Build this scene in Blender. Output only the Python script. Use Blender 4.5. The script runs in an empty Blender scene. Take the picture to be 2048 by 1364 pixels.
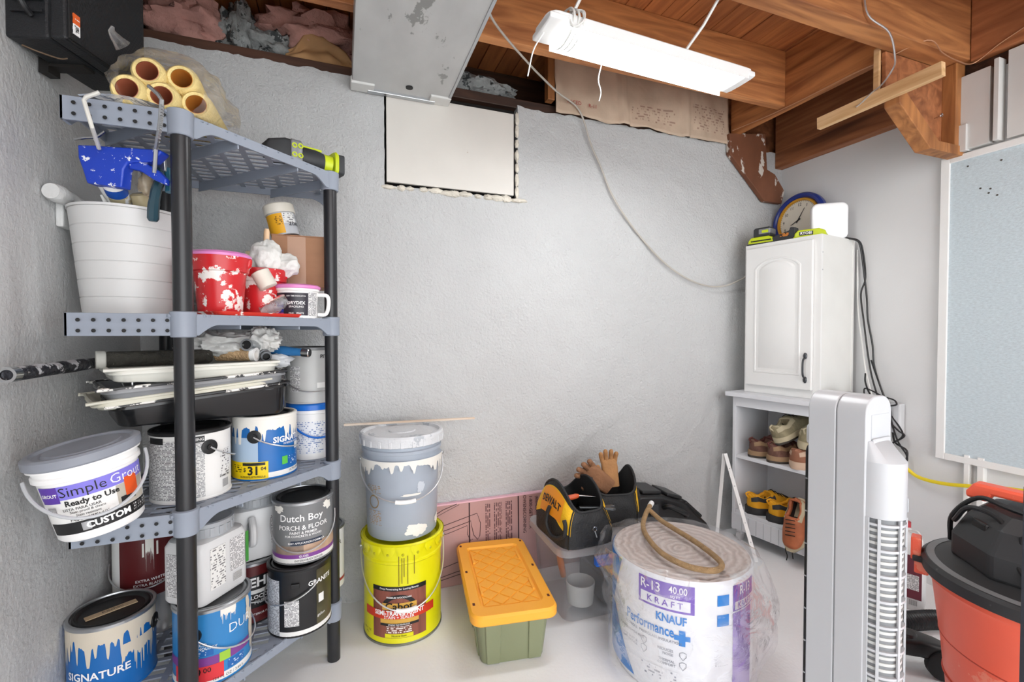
import bpy, bmesh, math, random
from mathutils import Vector, Matrix, noise
from math import sin, cos, pi, radians as R, atan2, hypot

SC = bpy.context.scene
COL = SC.collection
random.seed(7)

# ------------------------------------------------------------------ camera
cam_d = bpy.data.cameras.new('camera')
cam = bpy.data.objects.new('camera', cam_d)
COL.objects.link(cam)
cam_d.sensor_width = 36.0
cam_d.lens = 36.0 * 914.0 / 2048.0
cam_d.clip_start = 0.02
cam.location = (0, 0, 1.10)
cam.rotation_euler = (R(90) - math.atan(19 / 914), 0, R(-20.35))
SC.camera = cam
# ------------------------------------------------------------------ world, exposure
w = bpy.data.worlds.new('world'); SC.world = w; w.use_nodes = True
bg = w.node_tree.nodes['Background']
bg.inputs[0].default_value = (0.965, 0.985, 1.0, 1)
bg.inputs[1].default_value = 3.25
LAMP_POWER = 26.0
SC.view_settings.view_transform = 'Standard'
SC.view_settings.look = 'None'
SC.view_settings.gamma = 1.0
SC.view_settings.use_curve_mapping = False
SC.view_settings.exposure = 0.45

# ------------------------------------------------------------------ materials
def srgb(h):
    h = h.lstrip('#')
    c = [int(h[i:i+2], 16) / 255 for i in (0, 2, 4)]
    return tuple((x / 12.92 if x <= .04045 else ((x + .055) / 1.055) ** 2.4) for x in c) + (1,)

MATS = {}
def nodes(m):
    m.use_nodes = True
    nt = m.node_tree
    return nt, nt.nodes, nt.links, nt.nodes['Principled BSDF']

def N(nt, t, **kw):
    n = nt.nodes.new(t)
    for k, v in kw.items():
        if k.startswith('i_'):
            key = k[2:]
            n.inputs[int(key) if key.isdigit() else key].default_value = v
        else:
            setattr(n, k, v)
    return n

def ramp(nt, fac, stops):
    r = nt.nodes.new('ShaderNodeValToRGB')
    e = r.color_ramp.elements
    while len(e) < len(stops): e.new(0.5)
    for i, (p, c) in enumerate(stops):
        e[i].position = p
        e[i].color = c if len(c) == 4 else tuple(c) + (1,)
    nt.links.new(fac, r.inputs[0])
    return r

def mat(name, col, rough=.5, metal=0., var=.06, scale=6., bump=0., bscale=60., splat=None, spec=.5, coord='Object', stretch=(1, 1, 1), coat=0.):
    """plain surface: slight tone variation by noise, optional fine relief and paint splatter
    splat = (colour, threshold, scale)"""
    if name in MATS: return MATS[name]
    m = bpy.data.materials.new(name)
    nt, ns, ln, b = nodes(m)
    c = srgb(col) if isinstance(col, str) else col
    tc = N(nt, 'ShaderNodeTexCoord'); mp = N(nt, 'ShaderNodeMapping')
    mp.inputs['Scale'].default_value = stretch
    ln.new(tc.outputs[coord], mp.inputs[0])
    n1 = N(nt, 'ShaderNodeTexNoise', i_Scale=scale, i_Detail=5.)
    ln.new(mp.outputs[0], n1.inputs['Vector'])
    lo = tuple(max(0, x * (1 - var)) for x in c[:3]); hi = tuple(min(1, x * (1 + var)) for x in c[:3])
    r = ramp(nt, n1.outputs['Fac'], [(.3, lo), (.7, hi)])
    out = r.outputs[0]
    if splat:
        sc_, th, ss = splat
        n2 = N(nt, 'ShaderNodeTexNoise', i_Scale=ss, i_Detail=7., i_Roughness=.65)
        ln.new(mp.outputs[0], n2.inputs['Vector'])
        r2 = ramp(nt, n2.outputs['Fac'], [(th, (0, 0, 0)), (th + .02, (1, 1, 1))])
        mx = N(nt, 'ShaderNodeMix', data_type='RGBA')
        ln.new(r2.outputs[0], mx.inputs[0]); ln.new(out, mx.inputs[6])
        mx.inputs[7].default_value = srgb(sc_)
        out = mx.outputs[2]
    ln.new(out, b.inputs['Base Color'])
    b.inputs['Roughness'].default_value = rough
    b.inputs['Metallic'].default_value = metal
    b.inputs['Specular IOR Level'].default_value = spec
    b.inputs['Coat Weight'].default_value = coat
    if bump:
        n3 = N(nt, 'ShaderNodeTexNoise', i_Scale=bscale, i_Detail=4.)
        ln.new(mp.outputs[0], n3.inputs['Vector'])
        bp = N(nt, 'ShaderNodeBump', i_Strength=bump, i_Distance=.01)
        ln.new(n3.outputs['Fac'], bp.inputs['Height']); ln.new(bp.outputs[0], b.inputs['Normal'])
    MATS[name] = m
    return m

def wood(name, dark, light, axis='X', scale=1., rough=.6, knots=True, var=1.):
    if name in MATS: return MATS[name]
    m = bpy.data.materials.new(name)
    nt, ns, ln, b = nodes(m)
    tc = N(nt, 'ShaderNodeTexCoord'); mp = N(nt, 'ShaderNodeMapping')
    s = {'X': (.9, 9, 9), 'Y': (9, .9, 9), 'Z': (9, 9, .9)}[axis]
    mp.inputs['Scale'].default_value = tuple(q * scale for q in s)
    ln.new(tc.outputs['Object'], mp.inputs[0])
    oi = N(nt, 'ShaderNodeObjectInfo')
    ad = N(nt, 'ShaderNodeVectorMath', operation='ADD')
    mu = N(nt, 'ShaderNodeMath', operation='MULTIPLY', i_1=37.)
    ln.new(oi.outputs['Random'], mu.inputs[0]); ln.new(mp.outputs[0], ad.inputs[0]); ln.new(mu.outputs[0], ad.inputs[1])
    n1 = N(nt, 'ShaderNodeTexNoise', i_Scale=2.2, i_Detail=8., i_Distortion=1.2)
    ln.new(ad.outputs[0], n1.inputs['Vector'])
    d, l = srgb(dark), srgb(light)
    mid = tuple((a + c) / 2 for a, c in zip(d, l))
    r = ramp(nt, n1.outputs['Fac'], [(.32, d), (.5, mid), (.66, l)])
    # board to board tone
    hs = N(nt, 'ShaderNodeHueSaturation')
    mr = N(nt, 'ShaderNodeMapRange', i_3=1 - .22 * var, i_4=1 + .18 * var)
    ln.new(oi.outputs['Random'], mr.inputs[0]); ln.new(mr.outputs[0], hs.inputs['Value']); ln.new(r.outputs[0], hs.inputs['Color'])
    out = hs.outputs[0]
    if knots:
        vo = N(nt, 'ShaderNodeTexVoronoi', i_Scale=.55)
        n9 = N(nt, 'ShaderNodeTexNoise', i_Scale=1.5); ln.new(ad.outputs[0], n9.inputs['Vector'])
        ad2 = N(nt, 'ShaderNodeVectorMath', operation='ADD'); ln.new(ad.outputs[0], ad2.inputs[0]); ln.new(n9.outputs['Color'], ad2.inputs[1])
        ln.new(ad2.outputs[0], vo.inputs['Vector'])
        r3 = ramp(nt, vo.outputs['Distance'], [(.08, (.25, .18, .12)), (.22, (1, 1, 1))])
        mx = N(nt, 'ShaderNodeMix', data_type='RGBA', blend_type='MULTIPLY'); mx.inputs[0].default_value = .8
        ln.new(out, mx.inputs[6]); ln.new(r3.outputs[0], mx.inputs[7]); out = mx.outputs[2]
    ln.new(out, b.inputs['Base Color'])
    b.inputs['Roughness'].default_value = rough
    bp = N(nt, 'ShaderNodeBump', i_Strength=.25, i_Distance=.004)
    ln.new(n1.outputs['Fac'], bp.inputs['Height']); ln.new(bp.outputs[0], b.inputs['Normal'])
    MATS[name] = m
    return m

def print_mat(name, paper, ink, row=.006, dens=.5, rough=.45):
    """unreadably small printed text rows; uv is in metres"""
    if name in MATS: return MATS[name]
    m = bpy.data.materials.new(name)
    nt, ns, ln, b = nodes(m)
    tc = N(nt, 'ShaderNodeTexCoord'); sp = N(nt, 'ShaderNodeSeparateXYZ')
    ln.new(tc.outputs['UV'], sp.inputs[0])
    k = 1 / row
    mv = N(nt, 'ShaderNodeMath', operation='MULTIPLY', i_1=k); ln.new(sp.outputs[1], mv.inputs[0])
    fr = N(nt, 'ShaderNodeMath', operation='FRACT'); ln.new(mv.outputs[0], fr.inputs[0])
    fl = N(nt, 'ShaderNodeMath', operation='FLOOR'); ln.new(mv.outputs[0], fl.inputs[0])
    g1 = N(nt, 'ShaderNodeMath', operation='GREATER_THAN', i_1=.42); ln.new(fr.outputs[0], g1.inputs[0])
    muu = N(nt, 'ShaderNodeMath', operation='MULTIPLY', i_1=k * .8); ln.new(sp.outputs[0], muu.inputs[0])
    fl7 = N(nt, 'ShaderNodeMath', operation='MULTIPLY', i_1=7.31); ln.new(fl.outputs[0], fl7.inputs[0])
    cb = N(nt, 'ShaderNodeCombineXYZ'); ln.new(muu.outputs[0], cb.inputs[0]); ln.new(fl7.outputs[0], cb.inputs[1])
    nz = N(nt, 'ShaderNodeTexNoise', i_Scale=1.0, i_Detail=2.); ln.new(cb.outputs[0], nz.inputs['Vector'])
    g2 = N(nt, 'ShaderNodeMath', operation='GREATER_THAN', i_1=1 - dens); ln.new(nz.outputs['Fac'], g2.inputs[0])
    an = N(nt, 'ShaderNodeMath', operation='MULTIPLY'); ln.new(g1.outputs[0], an.inputs[0]); ln.new(g2.outputs[0], an.inputs[1])
    mx = N(nt, 'ShaderNodeMix', data_type='RGBA'); ln.new(an.outputs[0], mx.inputs[0])
    mx.inputs[6].default_value = srgb(paper); mx.inputs[7].default_value = srgb(ink)
    ln.new(mx.outputs[2], b.inputs['Base Color']); b.inputs['Roughness'].default_value = rough
    MATS[name] = m
    return m

def film(name, col='#ffffff', opac=.25, rough=.12, gloss=.35, bump=.6, bscale=14., patch=.2):
    """thin clear plastic: see-through, with glossy glints and milky creases"""
    if name in MATS: return MATS[name]
    m = bpy.data.materials.new(name)
    nt, ns, ln, b = nodes(m)
    o = ns['Material Output']; ns.remove(b)
    tc = N(nt, 'ShaderNodeTexCoord')
    n1 = N(nt, 'ShaderNodeTexNoise', i_Scale=bscale, i_Detail=5., i_Distortion=1.5); ln.new(tc.outputs['Object'], n1.inputs['Vector'])
    bp = N(nt, 'ShaderNodeBump', i_Strength=bump, i_Distance=.02); ln.new(n1.outputs['Fac'], bp.inputs['Height'])
    tr = N(nt, 'ShaderNodeBsdfTransparent'); tr.inputs[0].default_value = (.97, .97, .98, 1)
    df = N(nt, 'ShaderNodeBsdfDiffuse'); df.inputs[0].default_value = srgb(col)
    gl = N(nt, 'ShaderNodeBsdfGlossy'); gl.inputs['Roughness'].default_value = rough
    gl.inputs[0].default_value = (1, 1, 1, 1)
    ln.new(bp.outputs[0], gl.inputs['Normal']); ln.new(bp.outputs[0], df.inputs['Normal'])
    tl = N(nt, 'ShaderNodeBsdfTranslucent'); tl.inputs[0].default_value = srgb(col); md = N(nt, 'ShaderNodeMixShader'); md.inputs[0].default_value = .5
    ln.new(df.outputs[0], md.inputs[1]); ln.new(tl.outputs[0], md.inputs[2])
    r = ramp(nt, n1.outputs['Fac'], [(.35, (max(0, opac - patch),) * 3), (.7, (min(1, opac + patch),) * 3)])
    m1 = N(nt, 'ShaderNodeMixShader'); ln.new(r.outputs[0], m1.inputs[0]); ln.new(tr.outputs[0], m1.inputs[1]); ln.new(md.outputs[0], m1.inputs[2])
    fz = N(nt, 'ShaderNodeFresnel', i_IOR=1.45); ln.new(bp.outputs[0], fz.inputs['Normal'])
    ml = N(nt, 'ShaderNodeMath', operation='MULTIPLY', i_1=gloss * 3); ln.new(fz.outputs[0], ml.inputs[0]); ml.use_clamp = True
    m2 = N(nt, 'ShaderNodeMixShader'); ln.new(ml.outputs[0], m2.inputs[0]); ln.new(m1.outputs[0], m2.inputs[1]); ln.new(gl.outputs[0], m2.inputs[2])
    ln.new(m2.outputs[0], o.inputs[0])
    MATS[name] = m
    return m

# ------------------------------------------------------------------ mesh builder
def catmull(pts, k=6, closed=False):
    P = [Vector(p) for p in pts]; n = len(P); out = []
    rng = range(n if closed else n - 1)
    for i in rng:
        p1, p2 = P[i], P[(i + 1) % n]
        p0 = P[i - 1] if (closed or i > 0) else p1 * 2 - p2
        p3 = P[(i + 2) % n] if (closed or i + 2 < n) else p2 * 2 - p1
        for j in range(k):
            t = j / k
            out.append(.5 * ((2 * p1) + (p2 - p0) * t + (2 * p0 - 5 * p1 + 4 * p2 - p3) * t * t + (3 * p1 - p0 - 3 * p2 + p3) * t ** 3))
    if not closed: out.append(P[-1])
    return out

def rrect(w, d, r, n=4, cx=0, cy=0):
    """rounded rectangle outline, centred"""
    pts = []
    r = min(r, w / 2 - 1e-4, d / 2 - 1e-4)
    for (sx, sy, a0) in ((1, 1, 0), (-1, 1, 90), (-1, -1, 180), (1, -1, 270)):
        for i in range(n + 1):
            a = R(a0 + 90 * i / n)
            pts.append((cx + sx * (w / 2 - r) + r * cos(a), cy + sy * (d / 2 - r) + r * sin(a)))
    return pts

class MB:
    def __init__(s): s.v = []; s.f = []; s.uv = {}
    def add(s, vs, fs, uvs=None):
        o = len(s.v); s.v += [tuple(v) for v in vs]; s.f += [tuple(i + o for i in f) for f in fs]
        if uvs: s.uv.update({o + i: q for i, q in enumerate(uvs)})
        return s
    def box(s, lo, hi, M=None):
        x0, y0, z0 = lo; x1, y1, z1 = hi
        vs = [(x0, y0, z0), (x1, y0, z0), (x1, y1, z0), (x0, y1, z0), (x0, y0, z1), (x1, y0, z1), (x1, y1, z1), (x0, y1, z1)]
        if M: vs = [M @ Vector(v) for v in vs]
        return s.add(vs, [(0, 3, 2, 1), (4, 5, 6, 7), (0, 1, 5, 4), (1, 2, 6, 5), (2, 3, 7, 6), (3, 0, 4, 7)])
    def cbox(s, c, d, M=None): return s.box([a - b / 2 for a, b in zip(c, d)], [a + b / 2 for a, b in zip(c, d)], M)
    def prism(s, poly, a, b, plane='xy', M=None):
        f = {'xy': lambda p, h: (p[0], p[1], h), 'xz': lambda p, h: (p[0], h, p[1]), 'yz': lambda p, h: (h, p[0], p[1])}[plane]
        n = len(poly); vs = [f(p, a) for p in poly] + [f(p, b) for p in poly]
        if M: vs = [M @ Vector(v) for v in vs]
        return s.add(vs, [tuple(range(n)), tuple(range(2 * n - 1, n - 1, -1))] + [(i, (i + 1) % n, n + (i + 1) % n, n + i) for i in range(n)])
    def loft(s, rings, cap0=True, cap1=True, closed=True, M=None):
        n = len(rings[0]); vs = [p for r_ in rings for p in r_]
        if M: vs = [M @ Vector(v) for v in vs]
        fs = []
        m = n if closed else n - 1
        for k in range(len(rings) - 1):
            for i in range(m):
                j = (i + 1) % n
                fs.append((k * n + i, k * n + j, (k + 1) * n + j, (k + 1) * n + i))
        if cap0: fs.append(tuple(range(n - 1, -1, -1)))
        if cap1: fs.append(tuple(range((len(rings) - 1) * n, len(rings) * n)))
        return s.add(vs, fs)
    def lathe(s, prof, n=40, c=(0, 0, 0), sx=1, sy=1, cap0=True, cap1=True, M=None):
        rings = [[(c[0] + r_ * sx * cos(2 * pi * i / n), c[1] + r_ * sy * sin(2 * pi * i / n), c[2] + z) for i in range(n)] for r_, z in prof]
        return s.loft(rings, cap0, cap1, True, M)
    def rings2d(s, rings, cap0=True, cap1=True, M=None):
        """rings = [(outline2d, z)]"""
        return s.loft([[(x, y, z) for x, y in o] for o, z in rings], cap0, cap1, True, M)
    def tube(s, path, r, n=8, closed=False, M=None):
        P = [Vector(p) for p in path]; m = len(P)
        rs = r if isinstance(r, (list, tuple)) else [r] * m
        rings = []; prev = None
        for i, p in enumerate(P):
            if closed: t = P[(i + 1) % m] - P[i - 1]
            else: t = P[min(i + 1, m - 1)] - P[max(i - 1, 0)]
            if t.length < 1e-9: t = Vector((0, 0, 1))
            t.normalize()
            if prev is None:
                u = t.orthogonal().normalized()
            else:
                u = prev - t * prev.dot(t)
                u = u.normalized() if u.length > 1e-6 else t.orthogonal().normalized()
            prev = u; w_ = t.cross(u)
            rings.append([tuple(p + (u * cos(2 * pi * k / n) + w_ * sin(2 * pi * k / n)) * rs[i]) for k in range(n)])
        if closed: rings.append(rings[0])
        return s.loft(rings, not closed, not closed, True, M)
    def grid(s, fn, nu, nv, uvfn=None):
        vs = [fn(i / nu, j / nv) for j in range(nv + 1) for i in range(nu + 1)]
        fs = [(j * (nu + 1) + i, j * (nu + 1) + i + 1, (j + 1) * (nu + 1) + i + 1, (j + 1) * (nu + 1) + i) for j in range(nv) for i in range(nu)]
        uv = [uvfn(i / nu, j / nv) for j in range(nv + 1) for i in range(nu + 1)] if uvfn else None
        return s.add(vs, fs, uv)
    def blob(s, c, rx, ry, rz, amp=.2, fr=3., n=24, m=14, seed=0, M=None):
        def f(u, v):
            a = 2 * pi * u; b = pi * v
            d = Vector((cos(a) * sin(b), sin(a) * sin(b), cos(b)))
            k = 1 + amp * noise.fractal(d * fr + Vector((seed * 7.7, seed * 3.1, 0)), 1., 2., 4)
            p = Vector((c[0] + d.x * rx * k, c[1] + d.y * ry * k, c[2] + d.z * rz * k))
            return M @ p if M else p
        return s.grid(f, n, m)
    def build(s, name, m=None, parent=None, loc=(0, 0, 0), rot=(0, 0, 0), smooth=35, bevel=0, weld=True, seg=2):
        me = bpy.data.meshes.new(name)
        me.from_pydata([tuple(v) for v in s.v], [], s.f)
        if s.uv:
            ul = me.uv_layers.new(name='UVMap')
            for lp in me.loops: ul.data[lp.index].uv = s.uv.get(lp.vertex_index, (0, 0))
        bm = bmesh.new(); bm.from_mesh(me)
        if weld: bmesh.ops.remove_doubles(bm, verts=bm.verts, dist=1e-5)
        bmesh.ops.recalc_face_normals(bm, faces=bm.faces)
        bm.to_mesh(me); bm.free()
        if smooth:
            me.shade_smooth(); me.set_sharp_from_angle(angle=R(smooth))
        if m: me.materials.append(m)
        o = bpy.data.objects.new(name, me); COL.objects.link(o)
        o.location = loc; o.rotation_euler = rot
        if parent: o.parent = parent
        if bevel:
            b = o.modifiers.new('bevel', 'BEVEL'); b.width = bevel; b.segments = seg; b.limit_method = 'ANGLE'; b.angle_limit = R(40)
        return o

def tag(o, label, cat, group=None, kind=None):
    if label: o['label'] = label
    if cat: o['category'] = cat
    if group: o['group'] = group
    if kind: o['kind'] = kind
    return o
def thing(name, label, cat, loc=(0, 0, 0), rot=(0, 0, 0), group=None):
    o = bpy.data.objects.new(name, None); COL.objects.link(o)
    o.empty_display_size = .05
    o.location = loc; o.rotation_euler = rot if isinstance(rot, tuple) else (0, 0, rot)
    return tag(o, label, cat, group)
def struct(o, label=None):
    o['kind'] = 'structure'
    if label: o['label'] = label
    return o
def face_cam(x, y, extra=0): return atan2(-x, y) + R(extra)
YAW = R(20.35)

# ---- lettering
_tc = {}
def text_mesh(s, size=1., bold=0., align='CENTER', sx=1., space=1.):
    key = (s, bold, align, space)
    if key not in _tc:
        cu = bpy.data.curves.new('lettering', 'FONT')
        cu.body = s; cu.size = 1.; cu.align_x = align; cu.align_y = 'CENTER'; cu.offset = bold; cu.resolution_u = 2; cu.space_character = space
        o = bpy.data.objects.new('lettering', cu); COL.objects.link(o)
        dg = bpy.context.evaluated_depsgraph_get()
        me = bpy.data.meshes.new_from_object(o.evaluated_get(dg))
        bm = bmesh.new(); bm.from_mesh(me); bmesh.ops.triangulate(bm, faces=bm.faces)
        v = [tuple(q.co) for q in bm.verts]; f = [tuple(q.index for q in fc.verts) for fc in bm.faces]
        bm.free(); bpy.data.meshes.remove(me); bpy.data.objects.remove(o); bpy.data.curves.remove(cu)
        _tc[key] = (v, f)
    v, f = _tc[key]
    return [(x * size * sx, y * size) for x, y, _ in v], f
def _flat(name, vs, fs, m, parent):
    me = bpy.data.meshes.new(name); me.from_pydata(vs, [], fs)
    me.materials.append(m)
    o = bpy.data.objects.new(name, me); COL.objects.link(o); o.parent = parent
    return o
def ctext(parent, s, Rf, a, z, size, m, bold=.012, sx=1., off=.0014, align='CENTER', space=1., tilt=0, name='lettering'):
    """lettering bent round a (tapered) can; a = degrees right of the front"""
    v, f = text_mesh(s, size, bold, align, sx, space)
    ct, st = cos(R(tilt)), sin(R(tilt))
    v = [(x * ct - y * st, x * st + y * ct) for x, y in v]
    out = []
    for x, y in v:
        r_ = (Rf(z + y) if callable(Rf) else Rf) + off
        an = R(a) + x / r_
        out.append((r_ * sin(an), -r_ * cos(an), z + y))
    return _flat(name, out, f, m, parent)
def ftext(parent, s, M, size, m, bold=.012, sx=1., align='CENTER', space=1., name='lettering'):
    """lettering on a flat face; M maps local x,y,(0) to the parent"""
    v, f = text_mesh(s, size, bold, align, sx, space)
    return _flat(name, [tuple(M @ Vector((x, y, 0))) for x, y in v], f, m, parent)
def frame(o, x, y):
    """matrix with origin o, x axis, y axis"""
    x = Vector(x).normalized(); y = Vector(y).normalized(); z = x.cross(y)
    M = Matrix.Identity(4)
    for i in range(3): M[i][0], M[i][1], M[i][2], M[i][3] = x[i], y[i], z[i], o[i]
    return M
def patch(parent, name, Rf, a0, a1, z0, z1, m, off=.0007, n=None, wave=0, label=None):
    """label wrapped round a can between two angles"""
    n = n or max(3, int(abs(a1 - a0) / 7))
    rf = Rf if callable(Rf) else (lambda z: Rf)
    mb = MB()
    def f(u, v):
        z = z0 + (z1 - z0) * v
        a = R(a0 + (a1 - a0) * u)
        if wave and 0 < v < 1.01:
            z += wave * noise.noise(Vector((u * 6, v * 3, z0 * 9))) * v
        r_ = rf(z) + off
        return (r_ * sin(a), -r_ * cos(a), z)
    rm = rf((z0 + z1) / 2)
    mb.grid(f, n, 6 if callable(Rf) or wave else 1, lambda u, v: (R(a1 - a0) * rm * u, (z1 - z0) * v))
    o = mb.build(name, m, parent)
    if label: o['label'] = label
    return o
def smear(parent, Rf, a0, a1, z0, z1, m, off=.0012, seed=0, name='paint_smear'):
    """paint run over the side: straight on top, ragged at the lower edge"""
    mb = MB(); n = 150
    top = []; bot = []
    rg = random.Random(seed + 100)
    drips = [(rg.random(), rg.uniform(.008, .022), rg.uniform(.15, .55)) for _ in range(int(5 + abs(a1 - a0) / 9))]
    for i in range(n + 1):
        u = i / n; a = R(a0 + (a1 - a0) * u)
        k = noise.fractal(Vector((u * 5, seed * 3.3, 0)), 1., 2., 5)
        k2 = noise.fractal(Vector((u * 30, seed * 1.3, 5)), 1., 2., 3)
        q = .62 + .22 * k + .07 * k2 - sum(d_ * math.exp(-((u - c_) / w_) ** 4) for c_, w_, d_ in drips)
        zb = z0 + (z1 - z0) * max(0, min(.97, q))
        for z, L in ((z1, top), (zb, bot)):
            r_ = (Rf(z) if callable(Rf) else Rf) + off
            L.append((r_ * sin(a), -r_ * cos(a), z))
    mb.loft([bot, top], False, False, False)
    return mb.build(name, m, parent, smooth=0)

def splash(parent, Rf, a, z, da, dz, m, seed=0, off=.0012, name='paint_smear'):
    """irregular dried paint blot on the side of a can"""
    mb = MB(); n = 40; vs = []
    for ring_ in (0., .5, 1.):
        for i in range(n):
            t_ = 2 * pi * i / n
            k = ring_ * (1 + .55 * noise.fractal(Vector((cos(t_) * 1.6, sin(t_) * 1.6, seed * 4.1)), 1., 2., 4))
            zz = z + dz * sin(t_) * k; an = R(a + da * cos(t_) * k)
            r_ = (Rf(zz) if callable(Rf) else Rf) + off
            vs.append((r_ * sin(an), -r_ * cos(an), zz))
    mb.add(vs, [(q * n + i, q * n + (i + 1) % n, (q + 1) * n + (i + 1) % n, (q + 1) * n + i) for q in (0, 1) for i in range(n)])
    return mb.build(name, m, parent, smooth=0)
# ------------------------------------------------------------------ shared materials
def plaster(name, col, amp=.9, fine=.35, var=.05, rough=.7):
    m = bpy.data.materials.new(name); nt, ns, ln, b = nodes(m)
    tc = N(nt, 'ShaderNodeTexCoord')
    n1 = N(nt, 'ShaderNodeTexNoise', i_Scale=85., i_Detail=6., i_Roughness=.6); ln.new(tc.outputs['Object'], n1.inputs['Vector'])
    n2 = N(nt, 'ShaderNodeTexNoise', i_Scale=7., i_Detail=5., i_Distortion=.6); ln.new(tc.outputs['Object'], n2.inputs['Vector'])
    n3 = N(nt, 'ShaderNodeTexNoise', i_Scale=1.7, i_Detail=4.); ln.new(tc.outputs['Object'], n3.inputs['Vector'])
    c = srgb(col)
    r = ramp(nt, n3.outputs['Fac'], [(.3, tuple(x * (1 - var) for x in c[:3])), (.7, tuple(min(1, x * (1 + var)) for x in c[:3]))])
    ln.new(r.outputs[0], b.inputs['Base Color'])
    b1 = N(nt, 'ShaderNodeBump', i_Strength=fine, i_Distance=.006); ln.new(n1.outputs['Fac'], b1.inputs['Height'])
    b2 = N(nt, 'ShaderNodeBump', i_Strength=amp, i_Distance=.012); ln.new(n2.outputs['Fac'], b2.inputs['Height']); ln.new(b1.outputs[0], b2.inputs['Normal'])
    ln.new(b2.outputs[0], b.inputs['Normal']); b.inputs['Roughness'].default_value = rough
    b.inputs['Specular IOR Level'].default_value = .3
    return m
m_wall = plaster('painted_plaster', '#c4c5c5', .38, 1.25)
m_wall_l = plaster('painted_plaster_left', '#c4c5c5', .16, .7)
m_wall_r = plaster('painted_board_wall', '#dcdddd', .12, .08, .03)
m_floor = plaster('painted_concrete_floor', '#f3f4f5', .12, .12, .05, .45)
m_dark = mat('dark_gap', '#15110e', .9)
m_joist = wood('joist_wood', '#8f5733', '#cc8b55', 'X')
m_joisty = wood('blocking_wood', '#8f5632', '#cc8750', 'Y')
m_header = wood('header_wood', '#774629', '#a76b44', 'Y')
m_plank = wood('subfloor_wood', '#935431', '#c47d48', 'Y', knots=False, var=.8)
m_sill = wood('sill_wood', '#2e1d14', '#573829', 'X', knots=False)
m_brace = wood('brace_wood', '#85532d', '#b97c47', 'Z')
m_pale = wood('pale_stick_wood', '#c39664', '#e3bd8e', 'Y', knots=False, var=.3)
m_white = mat('white_paint', '#ececea', .4, var=.02)
m_whitep = mat('white_plastic', '#f0f0ef', .32, var=.015)
m_black = mat('black_plastic', '#17181a', .38, var=.1)
m_blackm = mat('matt_black', '#101113', .6, var=.1)
m_chrome = mat('bright_metal', '#c9cbcd', .22, 1., var=.04)
m_wire = mat('bail_wire', '#d9dadb', .3, .8, var=.03)
m_tin = mat('can_tin', '#b9bcbf', .32, .85, var=.08)
m_ink = mat('black_ink', '#141414', .5, var=0)
m_inkw = mat('white_ink', '#f4f4f4', .45, var=0)

# ------------------------------------------------------------------ room shell
WX0, WX1, WY, CZ = -.67, 2.39, 1.955, 2.44
mb = MB(); mb.box((WX0 - .3, -1.8, -.08), (WX1 + .3, WY + .4, 0))
struct(mb.build('floor', m_floor, smooth=0), 'pale grey painted concrete floor')

def lin(a, b, n): return [a + (b - a) * i / n for i in range(n)]
# back wall with the blocked-up opening left out
RX0, RX1, RZ0, RZ1 = .166, .752, 1.700, 2.085
xs = lin(WX0, RX0, 50) + lin(RX0, RX1, 36) + lin(RX1, WX1, 96) + [WX1]
zs = lin(0, RZ0, 100) + lin(RZ0, RZ1, 22) + lin(RZ1, 2.12, 2) + [2.12]
mb = MB(); nx = len(xs)
for j, z in enumerate(zs):
    for i, x in enumerate(xs):
        p = Vector((x * 1.6, z * 1.6, 0))
        d = .010 * noise.fractal(p, 1., 2., 5) + .004 * noise.fractal(p * 9, 1., 2., 3)
        if z < .9: d += .0042 * noise.noise(p * 24) * min(1, (.9 - z) * 4)
        zz = z
        if j == len(zs) - 1: zz = z + .012 * noise.fractal(Vector((x * 14, 3, 1)), 1., 2., 4)
        edge = (abs(x - RX0) < .002 or abs(x - RX1) < .002) and z >= RZ0 - .001 or (abs(z - RZ0) < .002 and RX0 - .001 <= x <= RX1 + .001)
        xx = x
        if edge:
            q = .006 * noise.noise(Vector((x * 40, z * 40, 9)))
            if abs(z - RZ0) < .002: zz = z + q
            else: xx = x + q * .6
        mb.v.append((xx, WY - .004 - d, zz))
for j in range(len(zs) - 1):
    for i in range(nx - 1):
        xm, zm = (xs[i] + xs[i + 1]) / 2, (zs[j] + zs[j + 1]) / 2
        if RX0 < xm < RX1 and zm > RZ0: continue
        mb.f.append((j * nx + i, j * nx + i + 1, (j + 1) * nx + i + 1, (j + 1) * nx + i))
# returns round the opening and the top ledge
for (x0, x1, z0, z1) in ((RX0 - .004, RX0, RZ0, 2.12), (RX1, RX1 + .004, RZ0, 2.12)):
    mb.box((x0, WY - .002, z0), (x1, WY + .10, z1))
mb.box((RX0, WY, RZ0 - .006), (RX1, WY + .10, RZ0))
mb.box((WX0 - .1, WY + .012, 0), (RX0 - .004, WY + .16, 2.115)); mb.box((RX1 + .004, WY + .012, 0), (WX1 + .1, WY + .16, 2.115))
mb.box((RX0 - .004, WY + .012, 0), (RX1 + .004, WY + .16, RZ0 - .006))
wall_back = struct(mb.build('wall_back', m_wall, smooth=60, weld=False), 'rough white painted back wall')
mb = MB(); mb.box((RX0 - .02, WY + .045, RZ0 - .02), (RX1 + .02, WY + .06, 2.14))
mb.build('recess_back', m_dark, wall_back, smooth=0)
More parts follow.
